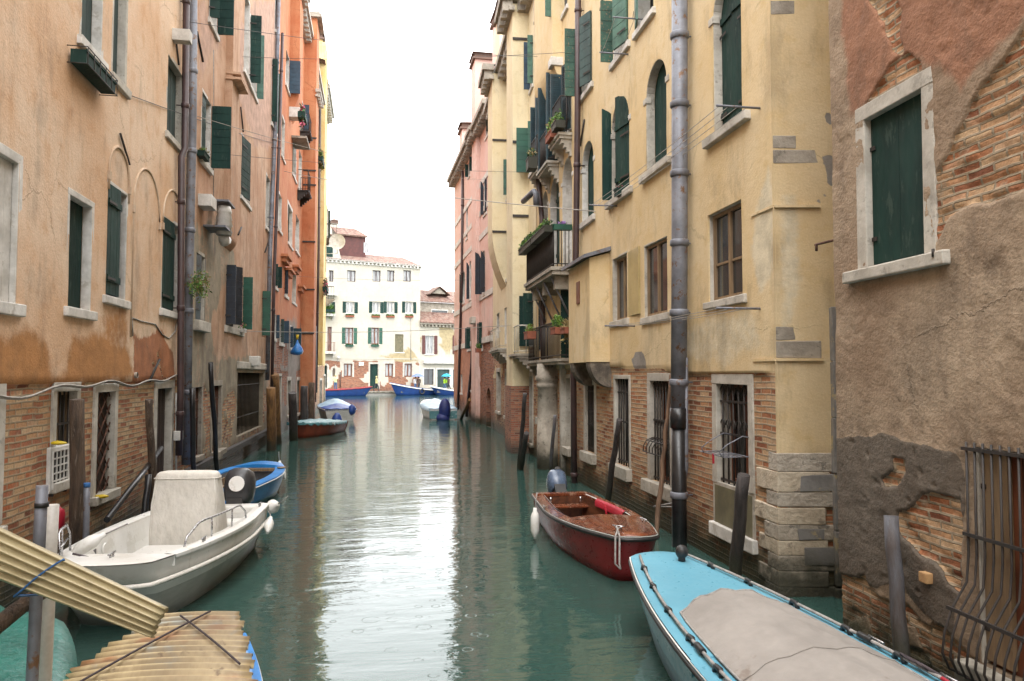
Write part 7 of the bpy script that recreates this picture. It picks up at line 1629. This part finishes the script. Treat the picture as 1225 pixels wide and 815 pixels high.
# mooring ropes of the white and the red boat
m = MB(); p0 = R1.hit(790, 606, .2); m.tube([R1.P(p0[0], p0[1], .3), R1.P(p0[0] - .4, p0[1] + .12, .12), R1.P(p0[0] - .55, p0[1] + .1, .02)], .014, 6); m.tube([R1.P(p0[0], p0[1], .3), R1.P(p0[0] - .4, p0[1] + .06, .14), R1.P(p0[0] - .58, p0[1] + .08, .02)], .012, 6); tag(m.build('mooring_rope', M['rope']), 'pale rope tying the bare branch to the brick wall above the red boat', 'rope')
# ------------------------------------------------------------ people on the far quay
def person(loc, rz, label, top, legs, pose, h=1.75, hood=None, bag=None):
    T = empty('person', loc, label, 'person', 'people on the far quay', rz); k = h / 1.75
    J = {'pel': (0, 0, .95), 'chest': (0, 0, 1.28), 'neck': (0, .0, 1.46), 'head': (0, .01, 1.60), 'top': (0, .0, 1.70)}
    E = [('pel', 'chest'), ('chest', 'neck'), ('neck', 'head'), ('head', 'top')]; Rr = {'pel': .15, 'chest': .17, 'neck': .06, 'head': .095, 'top': .06}
    st, ar = pose
    for sd, nm in ((1, 'l'), (-1, 'r')):
        f = st * sd
        J.update({nm + 'hip': (.09 * sd, 0, .88), nm + 'kn': (.10 * sd, .5 * f, .49), nm + 'an': (.10 * sd, .62 * f - .08, .09), nm + 'toe': (.11 * sd, .62 * f + .10, .04), nm + 'sh': (.19 * sd, 0, 1.40)})
        el, ha = ar[0 if sd > 0 else 1]; J[nm + 'el'] = (.25 * sd, el[0], el[1]); J[nm + 'ha'] = (.22 * sd, ha[0], ha[1])
        E += [('pel', nm + 'hip'), (nm + 'hip', nm + 'kn'), (nm + 'kn', nm + 'an'), (nm + 'an', nm + 'toe'), ('chest', nm + 'sh'), (nm + 'sh', nm + 'el'), (nm + 'el', nm + 'ha')]
        Rr.update({nm + 'hip': .10, nm + 'kn': .07, nm + 'an': .045, nm + 'toe': .04, nm + 'sh': .075, nm + 'el': .05, nm + 'ha': .04})
    ks = list(J); me = bpy.data.meshes.new('body'); me.from_pydata([tuple(c * k for c in J[q]) for q in ks], [(ks.index(a), ks.index(b)) for a, b in E], [])
    o = bpy.data.objects.new('body', me); COL.objects.link(o); o.parent = T
    sk = o.modifiers.new('skin', 'SKIN'); sk.use_smooth_shade = True
    bm = bmesh.new(); bm.from_mesh(me); ly = bm.verts.layers.skin.verify(); bm.verts.ensure_lookup_table()
    for i, q in enumerate(ks): bm.verts[i][ly].radius = (Rr[q] * k, Rr[q] * k * (.8 if q in ('pel', 'chest') else 1)); bm.verts[i][ly].use_root = (q == 'pel')
    bm.to_mesh(me); bm.free(); o.modifiers.new('sub', 'SUBSURF').render_levels = 2
    t = NT('person_' + top + legs); z = t.sepz(t.obj()); rg_ = t.rng(z, .9 * k, .92 * k); c = t.mix(rg_, M[legs].node_tree.nodes['Principled BSDF'].inputs[0].default_value[:3] if False else PAL[legs], PAL[top]); c = t.mix(t.rng(z, 1.45 * k, 1.48 * k), c, (.42, .25, .18)); c = t.mix(t.rng(z, .1 * k, .08 * k, 0, 1), c, (.02, .018, .016)); me.materials.append(t.out(c, .8))
    m = MB(); m.blob((0, -.012, 1.645 * k), (.108 * k, .115 * k, .105 * k), 12, 8); m.build('hood' if hood else 'hair', M[hood or 'hair'], T, local=True)
    if bag: m = MB(); m.blob((0, -.24 * k, 1.2 * k), (.17, .13, .25), 10, 8); m.build('backpack', M[bag], T, local=True)
    return T
PAL = {'cl_pale': (.42, .5, .24), 'cl_dark': (.025, .027, .035), 'cl_yellow': (.5, .45, .22), 'cl_white': (.5, .5, .5), 'cl_brown': (.08, .05, .035), 'cl_lime': (.33, .55, .03), 'cl_jeans': (.05, .10, .2)}
down = (((.03, 1.14), (.08, .92)), ((.03, 1.14), (.08, .92))); hold = (((.12, 1.18), (.28, 1.36)), ((.03, 1.14), (.08, .92)))
def qpt(x, n, z=QZ): p = FA.P(FA.s(x, n), z, n); return p
face_cam = math.atan2(-nq.y, -nq.x)
person(qpt(401.5, 3.9, .62), 2.6, 'person in a pale green raincoat standing on the long blue boat', 'cl_pale', 'cl_jeans', (.02, (((.15, 1.2), (.3, 1.25)), ((.15, 1.2), (.3, 1.25)))), 1.85, 'cl_yellow')
person(qpt(450.5, 1.6), -1.3, 'person in a pale yellow coat walking past the green door on the far quay', 'cl_yellow', 'cl_dark', (.42, down), 1.85, 'cl_yellow')
def umbrella(p, mat, label, r=.62):
    T = empty('umbrella', p, label, 'umbrella', 'umbrellas on the far quay'); m = MB(); P = []
    for q, zz in ((.0, .34), (.25, .32), (.5, .26), (.75, .15), (1, .0)): P.append([Vector((r * q * math.cos(a_), r * q * math.sin(a_), zz - (.03 if k % 2 else 0) * q)) for k, a_ in enumerate([2 * math.pi * k / 16 for k in range(16)])])
    m.grid(P, False, True); m.build('canopy', M[mat], T, local=True); m = MB(); m.tube([(0, 0, .42), (0, 0, -.62)], .014, 6); m.build('shaft', M['steel'], T, local=True); return T
a = qpt(497, 1.2); person(a, .3, 'person in a pale jacket under the blue-grey umbrella on the far quay', 'cl_white', 'cl_jeans', (.3, hold), 1.75); umbrella(a + Vector((.3, .1, 1.78)), 'umb_grey', 'blue-grey open umbrella held over two people on the far quay', .8)
person(qpt(501, 1.4), .3, 'person in a brown coat beside the pale jacket under the blue-grey umbrella', 'cl_brown', 'cl_dark', (.25, down), 1.78)
a = qpt(532, 1.3); person(a, 1.2, 'person in a lime jacket under the cyan umbrella on the far quay', 'cl_lime', 'cl_jeans', (.3, hold), 1.72, bag='cl_lime'); umbrella(a + Vector((.25, .0, 1.80)), 'umb_cyan', 'cyan open umbrella near the shopfront on the far quay', .7)
person(qpt(537, 1.6), 1.2, 'person in dark clothes walking beside the lime jacket on the far quay', 'cl_brown', 'cl_dark', (.3, down), 1.75)
# satin: random stray children checks
for o in list(COL.objects):
    if o.type == 'MESH' and o.parent is None and not o.get('label') and not o.get('kind'): print('UNTAGGED', o.name)
